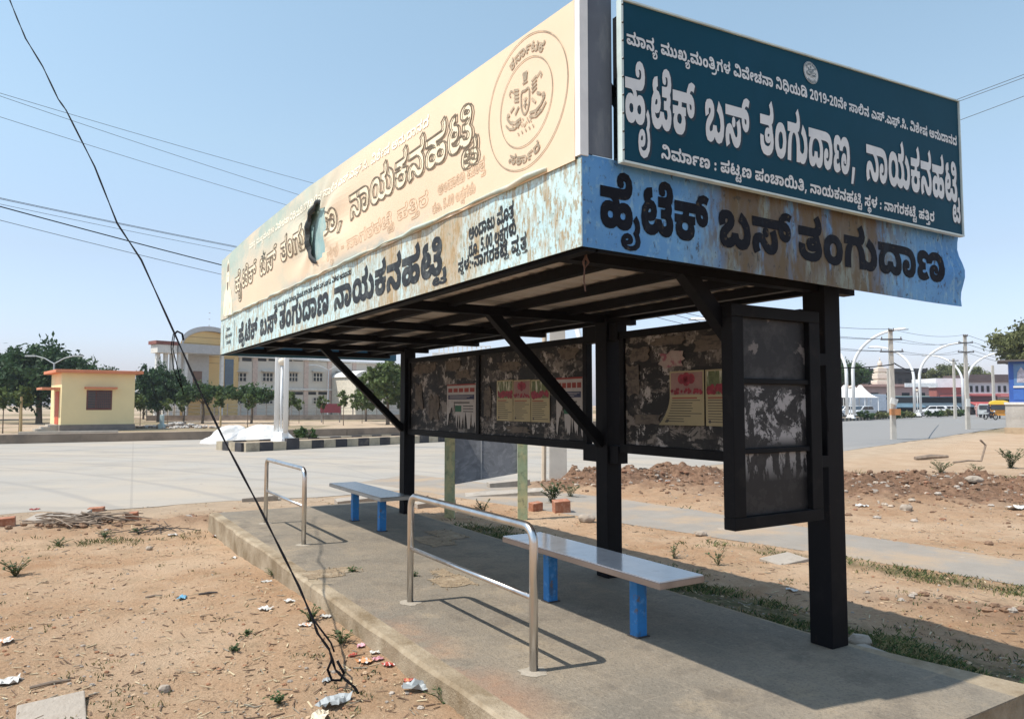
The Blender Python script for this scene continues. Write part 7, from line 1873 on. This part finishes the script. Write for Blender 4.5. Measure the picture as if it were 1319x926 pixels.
# arched wing: a barrel vault end wall
w0, w1 = -7.0, -.02; zc = fpx(262, 447)[1]; zt = fpx(262, 427.5)[1]; arch = []
n = 24
for i in range(n + 1):
    a = math.pi * (1 - i / n); arch.append(((w0 + w1) / 2 + math.cos(a) * (w1 - w0) / 2, zc + math.sin(a) * (zt - zc)))
pl_ = [(w0, -.3)] + arch + [(w1, -.3)]
mb = MB(); mb.prism([sp3(s, 1.2, z) for s, z in pl_], (-1.2, 11, 0)); mb.build('arched_wing', syel, sch)
mb = MB()
for (p, q) in zip(arch[:-1], arch[1:]):
    mb.prism([sp3(p[0], 1.6, p[1]), sp3(q[0], 1.6, q[1]), sp3(q[0] * 1.0, 1.6, q[1] + .55), sp3(p[0], 1.6, p[1] + .55)], (-1.3, 12, 0))
mb.build('vault_roof', sgrey, sch)
mb = MB()
for k in range(9):
    z = zc - 2 + k * .75; hw_ = (w1 - w0) / 2 * (math.sqrt(max(0, 1 - ((z - zc) / (zt - zc)) ** 2)) if z > zc else 1)
    c = (w0 + w1) / 2; fbox(mb, c - hw_ + .1, c + hw_ - .1, 1.202, 1.23, z, z + .06)
mb.build('cladding_lines', M('cladding_groove', (.36, .25, .13), rough=.9), sch)
s0 = fpx(285, 470)[0]; mb = MB(); fbox(mb, -1.4, -.25, 1.205, 1.26, 2.8, 7.2); mb.build('glazed_strip', M('blue_glass', (.06, .10, .14), rough=.15, spec=.7), sch)
# porch with columns
px0, px1 = -8.6, -3.0; pz = fpx(250, 447)[1]; pz0 = fpx(250, 458)[1]
mb = MB(); fbox(mb, px0, px1, 1.21, 4.2, pz0, pz); mb.build('porch_roof', sgrey, sch)
mb = MB(); fbox(mb, px0 + .1, px1 - .1, 1.215, 3.8, 3.0, 3.25); mb.build('porch_floor', swhite, sch)
for s in (px0 + .1, px0 + .9, px1 - .34):
    mb = MB(); fbox(mb, s, s + .32, 3.5, 3.9, -.2, pz0); mb.build('column', swhite, sch)
mb = MB(); fbox(mb, px0 + 1.6, px1 - .45, 1.21, 1.26, 3.26, pz0); mb.build('porch_wall', sgrey, sch)
mb = MB(); fbox(mb, -5.4, -4.3, 1.265, 1.30, 3.3, 5.6); dd = mb.build('door', sbrown, sch)
mb = MB(); fbox(mb, px0 - 2.3, px0 - .1, 2.4, 4.0, fpx(222, 458)[1], fpx(222, 448)[1]); mb.build('entrance_sign', M('sign_white', (.70, .66, .6), rough=.6), sch)
mb = MB(); fbox(mb, px0 - 2.5, px0 + .1, 2.2, 4.1, fpx(222, 448)[1] + .02, fpx(222, 443.5)[1]); mb.build('entrance_canopy', M('canopy_redbrown', (.24, .09, .07), rough=.7), sch)
for s in (px0 - 2.1, px0 - 1.2, px0 - .5):
    mb = MB(); fbox(mb, s, s + .4, 3.0, 3.4, -.2, fpx(222, 458)[1]); mb.build('column', swhite, sch)
mb = MB()
mb.prism([sp3(px0 - 9.0, 3.0, -.1), sp3(px0 - 3.4, 3.0, 2.9), sp3(px0 - 3.4, 3.0, 3.5), sp3(px0 - 9.6, 3.0, .5)], fn_ * .4); mb.build('stair_rail', swhite, sch)
# stair house with a barrel roof
hs0 = fpx(426, 500)[0]; hs1 = fpx(470, 500)[0]; hz1 = fpx(440, 487)[1]; hz2 = fpx(440, 478)[1]
sh_ = thing('stair_house', 'pale stair house with a barrel roof projecting from the school block', 'stair house', A + fd * hs0)
mb = MB(); fbox(mb, .0, hs1 - hs0, .3, 5.5, -.2, hz1); mb.build('walls', M('stair_house_wall', (.66, .60, .49), rough=.9), sh_)
pr = []
for i in range(13):
    a = math.pi * (1 - i / 12); pr.append(((hs1 - hs0) / 2 + math.cos(a) * ((hs1 - hs0) / 2 + .2), hz1 + math.sin(a) * (hz2 - hz1)))
mb = MB(); mb.prism([sp3(s, 5.7, z) for s, z in pr], fn_ * -5.2); mb.build('barrel_roof', swhite, sh_)
for a, b in ((.5, 1.6), (2.6, 3.9)):
    mb = MB(); fbox(mb, a, b, 5.503, 5.55, 3.6, 5.2); mb.build('window', sdark, sh_)
# compound fence in front
fc = thing('wire_fence', 'low stone-footed wire fence with thin posts in front of the school', 'fence', at_px(330, 78))
a0, a1 = at_px(190, 76), at_px(560, 84); base_ = fc.location
mb = MB(); mb.bar(a0 - base_ + Vector((0, 0, .2)), a1 - base_ + Vector((0, 0, .2)), .35, .7); mb.build('stone_footing', M('footing_stone', (.27, .22, .18), rough=1, vary=.35, vs=1.5), fc)
for i in range(24):
    p = a0.lerp(a1, i / 23) - base_; mb = MB(); mb.box((p.x - .05, p.y - .05, .4), (p.x + .05, p.y + .05, 1.75)); mb.build('post', M('fence_post', (.22, .2, .18), rough=.9), fc)
mb = MB()
for z in (.9, 1.3, 1.65): mb.tube([a0 - base_ + Vector((0, 0, z)), a1 - base_ + Vector((0, 0, z))], .018, 4)
mb.build('wires', M('fence_post', (.22, .2, .18)), fc)
p = at_px(427, 70); t = thing('maroon_sign', 'small maroon sign board on posts in front of the stair house', 'sign', p)
mb = MB(); mb.box((-1.0, -.04, .9), (.9, .04, 1.75)); mb.build('panel', M('maroon_panel', (.15, .025, .035), rough=.6), t)
for k in (-.9, .8):
    mb = MB(); mb.box((k - .05, .042, -.1), (k + .05, .12, 1.7)); mb.build('post', M('fence_post', (.22, .2, .18)), t)
# twin-armed street light poles on the school side
def twin(px_, Y_, zt_, label, arm=1.6):
    t = thing('twin_street_light', label, 'street light', at_px(px_, Y_), 0, 'grey twin-armed street lights')
    gm_ = M('grey_lamp_paint', (.40, .42, .43), rough=.5)
    mb = MB(); mb.tube([(0, 0, 0), (0, 0, zt_)], [.10, .06], 8); mb.build('pole', gm_, t)
    for k in (-1, 1):
        mb = MB(); mb.tube([(0, 0, zt_ - .1), (k * arm * .5, 0, zt_ + .35), (k * arm, 0, zt_ + .55)], .045, 6); a = mb.build('arm', gm_, t)
        q = MB(); q.box((k * arm - .1 * k, -.1, zt_ + .48), (k * (arm + .75), .1, zt_ + .60)); q.build('lamp_head', gm_, a)
twin(69, 60, zat(467, 60), 'grey twin-armed street light above the yellow hut roof')
twin(423, 88, zat(476, 88), 'grey twin-armed street light in front of the school windows')
# tank-topped house glimpsed above the left notice board
Yt = 46.; t = thing('roof_house', 'pale concrete house top with railing glimpsed above the left notice board', 'house', at_px(598, Yt))
xa, xb = xat(566, Yt) - xat(598, Yt), xat(632, Yt) - xat(598, Yt)
mb = MB(); mb.box((xa, 0, 0), (xb, 6, zat(459, Yt))); mb.build('walls', M('stair_house_wall', (.66, .60, .49)), t)
mb = MB(); mb.box((xa - .4, -.5, zat(459, Yt)), (xb + .3, 6.3, zat(455, Yt))); mb.build('roof', swhite, t)
mb = MB()
for i in range(12):
    x = xa + (xb - xa) * i / 11; mb.box((x - .04, -.3, zat(455, Yt)), (x + .04, -.22, zat(447, Yt)))
mb.box((xa, -.31, zat(447, Yt)), (xb, -.21, zat(446, Yt))); mb.build('railing', swhite, t)

# ------------------------------------------------------------------ right side: kiosk, shops, vehicles
Yk = 44.; kx = lambda p: xat(p, Yk); kz = lambda p: zat(p, Yk)
ks = thing('blue_kiosk', 'blue metal kiosk with a picture panel on a stone block base at the right border', 'kiosk', (kx(1294), Yk, 0), -R(33)); o_ = kx(1294)
mb = MB(); mb.box((0, 0, -.3), (3.6, 2.6, kz(521))); mb.build('block_base', M('block_stone', (.42, .39, .35), rough=.95, vary=.2, vs=1.6, layers=[dict(color=(.26, .22, .18), scale=3, lo=.5, hi=.7, amount=.6)]), ks)
mb = MB(); mb.box((-.05, -.06, kz(521)), (3.65, 2.65, kz(518))); mb.build('base_ledge', swhite, ks)
kb_ = M('kiosk_blue', (.035, .10, .36), rough=.5, vary=.1, vs=2)
mb = MB(); mb.box((kx(1299) - o_, .15, kz(518)), (3.5, 2.5, kz(466))); body = mb.build('body', kb_, ks)
mb = MB(); mb.box((kx(1287) - o_, -.35, kz(466)), (3.9, 2.9, kz(464))); mb.build('roof', M('kiosk_roof', (.10, .085, .08), rough=.7), ks)
mb = MB(); mb.box((kx(1304) - o_, .12, kz(497)), (kx(1340) - o_, .148, kz(469))); pc = mb.build('picture_panel', M('panel_blue', (.10, .20, .38), rough=.5, vary=.3, vs=2), ks)
mb = MB(); mb.prism([(kx(1307) - o_, .116, kz(493)), (kx(1318) - o_, .116, kz(493)), (kx(1316) - o_, .116, kz(479)), (kx(1312) - o_, .116, kz(473)), (kx(1308) - o_, .116, kz(480))], (0, .003, 0)); mb.build('printed_shape', M('panel_print', (.42, .40, .46), rough=.6, vary=.4, vs=5), pc)
mb = MB(); mb.box((kx(1303) - o_, .11, kz(499.5)), (kx(1340) - o_, .146, kz(497.2))); mb.build('panel_sill', swhite, pc)
for a in (1303, 1316):
    mb = MB(); mb.box((kx(a) - o_, .125, kz(515)), (kx(a + 11) - o_, .148, kz(502))); mb.build('shutter', M('kiosk_blue_panel', (.05, .14, .44), rough=.5, vary=.15), ks)
mb = MB(); mb.box((-.1, -.5, -.1), (3.4, -.02, .35)); tag(mb.build('earth_step', M('tan_step', (.42, .31, .2), rough=1, vary=.2), loc=(kx(1294), Yk, 0), rz=-R(33)), 'tan earth-covered step in front of the blue kiosk', 'step')
# shop row: each building with its own wall, roof and openings
def shop(name, label, x0, x1, yt, Y_, wallc, roofc, cat='shop', roofh=3., wins=0, winrow=(.55, .8), awn=None, dep=7., yb=545, opening=True, fill=None):
    xa, xb = xat(x0, Y_), xat(x1, Y_); z1 = zat(yt, Y_); rz_ = -zat(0, Y_) + zat(-roofh, Y_)
    t = thing(name, label, cat, ((xa + xb) / 2, Y_, 0)); w = (xb - xa) / 2
    mb = MB(); mb.box((-w, 0, -.3), (w, dep, z1)); mb.build('walls', M(name + str(x0) + '_wall', wallc, rough=.85, vary=.1, vs=.6), t)
    mb = MB(); mb.box((-w - .3, -.4, z1), (w + .3, dep + .3, z1 + rz_)); mb.build('roof', M(name + str(x0) + '_roof', roofc, rough=.8, vary=.15, vs=.6), t)
    if wins:
        for i in range(wins):
            a = -w + 2 * w * (i + .25) / wins; b = a + 2 * w * .5 / wins
            mb = MB(); mb.box((a, -.03, z1 * winrow[0]), (b, .02, z1 * winrow[1])); mb.build('window', sdark, t)
    if opening:
        m_ = max(1, int(w * 2 / 4)); 
        for i in range(m_):
            a = -w + 2 * w * (i + .1) / m_; b = a + 2 * w * .8 / m_
            mb = MB(); mb.box((a, -.05, .15), (b, .03, min(2.5, z1 * .5))); mb.build('shopfront_shade', fill or M('recess_shade', (.03, .028, .03), rough=.7, vary=.6, vs=1.2), t)  # near-black slab: the shade of the shop recess put into its colour
    if awn:
        mb = MB(); zz = min(3.4, z1 * .62); mb.prism([(-w, -2.2, zz - .5), (-w, 0 - .06, zz + .1), (-w, -.06, zz + .22), (-w, -2.2, zz - .38)], (2 * w, 0, 0)); mb.build('awning', M('awning' + str(x0), awn, rough=.7, vary=.2, vs=.8), t)
    return t
shop('shop_hall', 'long dark-roofed hall rising behind the pink building', 1108, 1192, 480, 150, (.06, .052, .052), (.03, .028, .03), wins=9, winrow=(.62, .85), cat='building', opening=False, roofh=5)
shop('shop_house', 'pink-walled building behind the white tents', 1096, 1196, 498, 124, (.50, .30, .26), (.42, .25, .21), wins=5, winrow=(.55, .78), awn=(.16, .22, .20), roofh=3)
shop('shop', 'shop with a faded blue awning between the arched lamps', 1128, 1182, 512, 112, (.09, .08, .075), (.12, .16, .2), awn=(.10, .17, .22), roofh=1.5)
shop('shop', 'shop with grey shutter panels behind the white tents', 1086, 1130, 509, 114, (.12, .115, .12), (.26, .30, .27), awn=(.22, .24, .27), roofh=1.5)
shop('shop_house', 'grey-blue upper storey right of the pink building', 1194, 1216, 499, 132, (.22, .25, .30), (.30, .32, .35), wins=3, roofh=2)
shop('shop_house', 'white-fronted roof building between the arched lamps', 1206, 1238, 499, 128, (.36, .13, .11), (.80, .80, .80), roofh=11, cat='building', opening=False)
shop('shop', 'dark shop row with blue-grey awnings behind the white parked cars', 1180, 1246, 512, 118, (.04, .038, .042), (.08, .10, .13), awn=(.06, .09, .115), roofh=1.2)
shop('shop_house', 'white two-storey building with a row of dark windows at the right', 1247, 1312, 492, 134, (.62, .60, .60), (.12, .085, .08), wins=9, winrow=(.68, .88), awn=(.26, .08, .08), roofh=9, cat='building')
shop('shop', 'shop with red awnings left of the yellow rickshaw', 1246, 1284, 510, 120, (.12, .07, .07), (.40, .10, .10), awn=(.40, .09, .09), roofh=1.5)
shop('shop_house', 'distant brown building row behind the junction', 930, 1100, 497, 170, (.30, .22, .19), (.16, .11, .10), wins=12, roofh=4, cat='building')
# long signboard over the dark shops
mb = MB(); Yw = 117.5; mb.box((xat(1165, Yw), Yw - .2, zat(498.5, Yw)), (xat(1207, Yw), Yw, zat(493.5, Yw)))
o = mb.build('white_signboard', M('white_board', (.75, .75, .74), rough=.6)); bx = Vector(((xat(1186, Yw)), Yw, 0)); o.data.transform(Matrix.Translation(-bx)); o.location = bx
tag(o, 'blank white roof board above the blue awning shop', 'sign board')
# temple tower
Yt = 130.; t = thing('temple_tower', 'small cream temple tower in tiers above the shop roofs', 'temple tower', (xat(1134, Yt), Yt, 0))
cr = M('temple_cream', (.66, .58, .48), rough=.8, vary=.1, vs=1)
z = 0; 
for w_, zt_ in ((1.0, 500), (1.15, 490), (.85, 488), (1.0, 481), (.7, 479.5), (.8, 474), (.45, 472.5)):
    mb = MB(); z1_ = zat(zt_, Yt); mb.box((-w_, -w_, z), (w_, w_, z1_)); mb.build('tier', cr, t, bevel=.08); z = z1_ + .002
mb = MB(); mb.ball((0, 0, z + .5), (.4, .4, .6), nu=10, nv=8); mb.tube([(0, 0, z + 1.0), (0, 0, z + 1.7)], [.12, .02], 6); mb.build('finial', cr, t, smooth=True)
# tents
def tent(px_, Y_, w_, label):
    t = thing('white_tent', label, 'tent', at_px(px_, Y_), 0, 'white peaked tents by the road')
    za, zb_ = zat(512, Y_), zat(496, Y_); mb = MB(); n = 8; vs = []
    for j in range(n + 1):
        k = j / n; s = w_ * (1 - k) ** .62 if k < 1 else 0; z = za + (zb_ - za) * k ** 1.3
        s = w_ * (1 - k) + .12
        zz = za + (zb_ - za) * (k ** 1.8)
        for dx, dy in ((-1, -1), (1, -1), (1, 1), (-1, 1)): vs.append((dx * s, dy * s, zz))
    fs = [(j * 4 + i, j * 4 + (i + 1) % 4, j * 4 + 4 + (i + 1) % 4, j * 4 + 4 + i) for j in range(n) for i in range(4)] + [(n * 4, n * 4 + 1, n * 4 + 2, n * 4 + 3)]
    mb.add(vs, fs); mb.build('canopy', M('tent_white', (.80, .79, .77), rough=.7), t)
    for dx, dy in ((-1, -1), (1, -1), (1, 1), (-1, 1)):
        mb = MB(); mb.tube([(dx * w_, dy * w_, 0), (dx * w_, dy * w_, za)], .05, 6); mb.build('leg', white_steel, t)
tent(1088, 100, 1.8, 'white peaked tent partly hidden by the front post'); tent(1108, 101, 1.6, 'white peaked tent right of the nearest right lamp'); tent(1098, 104, 1.7, 'white peaked tent behind the two front ones')
# vehicles
tyre = M('tyre_black', (.02, .02, .02), rough=.8); cglass = M('car_glass', (.03, .04, .05), rough=.1, spec=.7); lampw = M('headlamp', (.7, .7, .68), rough=.2); lampr = M('tail_lamp', (.35, .03, .03), rough=.3)
def wheel(par, x, y, r, wd=.2):
    mb = MB(); mb.tube([(x, y - wd / 2, r), (x, y + wd / 2, r)], r, 16); w = mb.build('wheel', tyre, par)
    mb = MB(); mb.tube([(x, y - wd / 2 - .012, r), (x, y - wd / 2 - .004, r)], r * .6, 12); mb.tube([(x, y + wd / 2 + .004, r), (x, y + wd / 2 + .012, r)], r * .6, 12); mb.build('rim', M('wheel_rim', (.4, .4, .4), rough=.4, metal=.6), w)
def car(loc, rz, paint, label, van=False):
    t = thing('parked_car', label, 'car', loc, rz, 'cars parked in front of the shops')
    L2 = 2.0; pm = M('car_' + paint[0], paint[1], rough=.3, spec=.6, vary=.03)
    low = [(-L2, .32), (L2, .32), (L2, .72), (L2 - .15, .86), (.95, .98), (-1.6, 1.0), (-L2, .88)]
    mb = MB(); mb.prism([(x, -.82, z) for x, z in low], (0, 1.64, 0)); mb.build('body', pm, t, bevel=.06)
    top = [(-1.72, .985), (1.0, .965), (.38, 1.46), (-1.25 if not van else -1.6, 1.50)]
    mb = MB(); mb.prism([(x, -.72, z) for x, z in top], (0, 1.44, 0)); cb = mb.build('cabin', pm, t, bevel=.05)
    for s in (-1, 1):
        mb = MB(); y = s * .728; mb.prism([(-1.45, y, 1.02), (-.42, y, 1.02), (-.42, y, 1.40), (-1.22, y, 1.40)], (0, s * .012, 0)); mb.prism([(-.34, y, 1.02), (.82, y, 1.02), (.36, y, 1.38), (-.34, y, 1.40)], (0, s * .012, 0)); mb.build('side_window', cglass, cb)
    mb = MB(); mb.prism([(.975, -.62, 1.03), (.975, .62, 1.03), (.47, .58, 1.42), (.47, -.58, 1.42)], (.03, 0, .03)); mb.build('windscreen', cglass, cb)
    mb = MB(); mb.prism([(-1.70, -.6, 1.06), (-1.70, .6, 1.06), (-1.36 if not van else -1.65, .56, 1.42), (-1.36 if not van else -1.65, -.56, 1.42)], (-.03, 0, .02)); mb.build('rear_window', cglass, cb)
    for s in (-.6, .6):
        mb = MB(); mb.box((L2 - .06, s - .16, .66), (L2 + .02, s + .16, .80)); mb.build('headlight', lampw, t)
        mb = MB(); mb.box((-L2 - .02, s - .14, .68), (-L2 + .05, s + .14, .86)); mb.build('tail_light', lampr, t)
    mb = MB(); mb.box((L2 - .03, -.4, .42), (L2 + .03, .4, .58)); mb.build('grille', tyre, t)
    for x in (-1.25, 1.25):
        for s in (-.76, .76): wheel(t, x, s, .31)
    return t
W_ = ('white', (.75, .75, .75)); S_ = ('silver', (.45, .47, .49))
car((xat(1200, 104), 104, 0), R(160), W_, 'white parked car left of two side by side, right of the middle arched lamp', True)
car((xat(1217, 107), 107, 0), R(175), W_, 'white parked car right of another white car, before the dark shops')
car((xat(1108, 92), 92, 0), R(210), S_, 'silver parked car right of the nearest right lamp')
car((xat(1087, 96), 96, 0), R(200), W_, 'white parked car half hidden behind the front post', True)
# box truck behind the silver car
t = thing('box_truck', 'pale blue-grey box truck standing behind the silver car', 'truck', (xat(1117, 108), 108, 0), R(8))
mb = MB(); mb.box((-2.6, -1.1, .75), (2.2, 1.1, 3.1)); mb.build('cargo_box', M('truck_grey', (.40, .44, .50), rough=.6), t, bevel=.04)
mb = MB(); mb.prism([(2.22, -1.0, .6), (3.9, -1.0, .6), (3.9, -1.0, 1.5), (3.5, -1.0, 2.3), (2.22, -1.0, 2.35)], (0, 2.0, 0)); cb = mb.build('cab', M('truck_cab', (.30, .33, .40), rough=.5), t, bevel=.05)
mb = MB(); mb.prism([(3.86, -.85, 1.5), (3.86, .85, 1.5), (3.54, .8, 2.2), (3.54, -.8, 2.2)], (.03, 0, .02)); mb.build('windscreen', cglass, cb)
for x in (-1.6, 3.0):
    for s in (-.95, .95): wheel(t, x, s, .42, .26)
# yellow auto rickshaw
t = thing('auto_rickshaw', 'yellow auto rickshaw facing the camera on the road at the right', 'auto rickshaw', (xat(1286, 86), 86, .02), R(-30))
yl = M('rickshaw_yellow', (.72, .48, .04), rough=.4, vary=.05); yo = M('rickshaw_orange', (.68, .30, .05), rough=.45)
mb = MB(); mb.prism([(-.95, -.2, .35), (.95, -.2, .35), (.95, -.2, .95), (.55, -.45, 1.0), (-.55, -.45, 1.0), (-.95, -.2, .95)], (0, 2.4, 0)); mb.build('body', yo, t, bevel=.05)
mb = MB(); mb.prism([(-1.02, -.3, 1.62), (1.02, -.3, 1.62), (.85, -.3, 2.0), (.4, -.3, 2.12), (-.4, -.3, 2.12), (-.85, -.3, 2.0)], (0, 2.6, 0)); mb.build('canopy', yl, t, bevel=.05)
mb = MB(); mb.box((-.85, 1.9, 1.0), (.85, 2.0, 1.6)); mb.build('rear_panel', tyre, t)
for s in (-.9, .9):
    for y in (-.25, 1.0, 2.1):
        mb = MB(); mb.box((s - .04, y, .96), (s + .04, y + .08, 1.63)); mb.build('pillar', yo, t)
mb = MB(); mb.box((-.84, -.24, 1.02), (.84, -.21, 1.55)); mb.build('windscreen', cglass, t)
for s in (-.6, .6):
    mb = MB(); mb.tube([(s, -.26, .72), (s, -.2, .72)], .11, 12); mb.build('headlight', lampw, t)
for x, y in ((0, 0), (-.8, 1.8), (.8, 1.8)):
    mb = MB(); mb.tube([(x - .07, y, .24), (x + .07, y, .24)], .24, 14); mb.build('wheel', tyre, t)
# grey three-wheeler and the person beside it
t = thing('cargo_rickshaw', 'pale grey cargo rickshaw left of the yellow one', 'cargo rickshaw', (xat(1266, 92), 92, .02), R(-38))
gy = M('cargo_grey', (.42, .44, .44), rough=.6)
mb = MB(); mb.prism([(-.7, 0, .4), (.7, 0, .4), (.7, 0, 1.0), (.55, .1, 1.7), (-.55, .1, 1.7), (-.7, 0, 1.0)], (0, 1.0, 0)); cb = mb.build('cab', gy, t, bevel=.04)
mb = MB(); mb.box((-.5, -.02, 1.05), (.5, .05, 1.55)); mb.build('windscreen', cglass, cb)
mb = MB(); mb.box((-.75, 1.02, .55), (.75, 2.6, 1.1)); mb.build('cargo_bed', gy, t)
for x, y in ((0, .2), (-.65, 2.1), (.65, 2.1)):
    mb = MB(); mb.tube([(x - .07, y, .25), (x + .07, y, .25)], .25, 12); mb.build('wheel', tyre, t)
def rider(loc, rz, label, mlabel):
    t = thing('motorcycle', mlabel, 'motorcycle', loc, rz)
    dk = M('bike_black', (.03, .03, .035), rough=.4)
    mb = MB(); mb.tube([(0, .5, .55), (0, 0, .62), (0, -.5, .75)], .06, 6); mb.ball((0, -.2, .78), (.14, .28, .13)); mb.box((-.12, -.15, .3), (.12, .2, .55)); mb.build('frame', dk, t)
    mb = MB(); mb.box((-.13, .0, .76), (.13, .62, .84)); mb.build('seat', dk, t, bevel=.03)
    mb = MB(); mb.tube([(-.35, -.42, 1.05), (0, -.5, .98), (.35, -.42, 1.05)], .02, 6); mb.tube([(0, -.5, .98), (0, -.72, .32)], .035, 6); mb.build('handlebar', dk, t)
    mb = MB(); mb.ball((0, -.6, .9), .09); mb.build('headlight', lampw, t)
    for y in (-.72, .62):
        mb = MB(); n = 18
        mb.tube([(0, y + math.cos(k * 2 * math.pi / n) * .26, .31 + math.sin(k * 2 * math.pi / n) * .26) for k in range(n + 1)], .05, 6); mb.build('wheel', tyre, t)
    # person seated, hands on the bars
    J = [(0, .18, .90), (0, .16, 1.15), (0, .12, 1.38), (0, .10, 1.50), (0, .08, 1.60), (0, .06, 1.72), (-.19, .12, 1.40), (-.30, -.05, 1.20), (-.33, -.38, 1.08), (.19, .12, 1.40), (.30, -.05, 1.20), (.33, -.38, 1.08),
         (-.13, .16, .88), (-.20, -.22, .82), (-.20, -.06, .42), (-.20, -.18, .36), (.13, .16, .88), (.20, -.22, .82), (.20, -.06, .42), (.20, -.18, .36)]
    E_ = [(0, 1), (1, 2), (2, 3), (3, 4), (4, 5), (2, 6), (6, 7), (7, 8), (2, 9), (9, 10), (10, 11), (0, 12), (12, 13), (13, 14), (14, 15), (0, 16), (16, 17), (17, 18), (18, 19)]
    r_ = [.15, .15, .15, .07, .09, .095, .07, .05, .04, .07, .05, .04, .09, .075, .05, .045, .09, .075, .05, .045]
    me_ = bpy.data.meshes.new('person'); me_.from_pydata(J, E_, []); o = bpy.data.objects.new('person', me_); col.objects.link(o)
    sk = o.modifiers.new('skin', 'SKIN')
    if not me_.skin_vertices: me_.skin_vertices.new()
    for i, v in enumerate(me_.skin_vertices[0].data): v.radius = (r_[i], r_[i]); v.use_root = (i == 0)
    o.modifiers.new('sub', 'SUBSURF').levels = 1
    me_.materials.append(M('dark_clothes', (.05, .05, .07), rough=.9))
    o.location = loc; o.rotation_euler = (0, 0, rz)
    tag(o, label, 'person')
rider(Vector((xat(1273.5, 80), 80, .02)), R(10), 'person in dark clothes riding a motorcycle on the road at the right', 'small black motorcycle in front of the grey cargo rickshaw')
# standing person near the red awnings
def stander(px_, Y_, clothes, label, cname):
    J = [(0, 0, .95), (0, 0, 1.18), (0, 0, 1.40), (0, 0, 1.52), (0, -.01, 1.62), (0, -.02, 1.74), (-.20, 0, 1.42), (-.25, 0, 1.15), (-.24, -.05, .88), (.20, 0, 1.42), (.25, 0, 1.15), (.24, -.05, .88), (-.1, 0, .92), (-.11, -.03, .50), (-.11, 0, .08), (-.11, -.14, .04), (.1, 0, .92), (.11, .05, .50), (.11, .1, .08), (.11, -.04, .04)]
    E_ = [(0, 1), (1, 2), (2, 3), (3, 4), (4, 5), (2, 6), (6, 7), (7, 8), (2, 9), (9, 10), (10, 11), (0, 12), (12, 13), (13, 14), (14, 15), (0, 16), (16, 17), (17, 18), (18, 19)]
    r_ = [.15, .14, .15, .06, .09, .09, .07, .05, .04, .07, .05, .04, .09, .07, .05, .045, .09, .07, .05, .045]
    me_ = bpy.data.meshes.new('person'); me_.from_pydata(J, E_, []); o = bpy.data.objects.new('person', me_); col.objects.link(o)
    o.modifiers.new('skin', 'SKIN')
    if not me_.skin_vertices: me_.skin_vertices.new()
    for i, v in enumerate(me_.skin_vertices[0].data): v.radius = (r_[i], r_[i]); v.use_root = (i == 0)
    o.modifiers.new('sub', 'SUBSURF').levels = 1
    me_.materials.append(M(cname, clothes, rough=.9)); o.location = (xat(px_, Y_), Y_, .012); tag(o, label, 'person')
stander(1257, 98, (.55, .34, .30), 'person in pale pink clothes standing by the road, right of the slim pole', 'pink_clothes')
stander(1262, 94, (.04, .04, .05), 'person in dark clothes standing left of the grey cargo rickshaw', 'black_clothes')
# ------------------------------------------------------------------ hazy air
hz_ = bpy.data.materials.new('haze_air')
hz_.use_nodes = True
hn = hz_.node_tree
hn.nodes.remove(hn.nodes['Principled BSDF'])
pv = hn.nodes.new('ShaderNodeVolumePrincipled')
pv.inputs['Color'].default_value = (.86, .92, 1.0, 1)
pv.inputs['Density'].default_value = .00035
pv.inputs['Anisotropy'].default_value = .1
hn.links.new(pv.outputs[0], hn.nodes['Material Output'].inputs['Volume'])
mb = MB()
mb.box((-470, -110, -1.3), (470, 660, 17))
tag(mb.build('haze', hz_), kind='stuff')
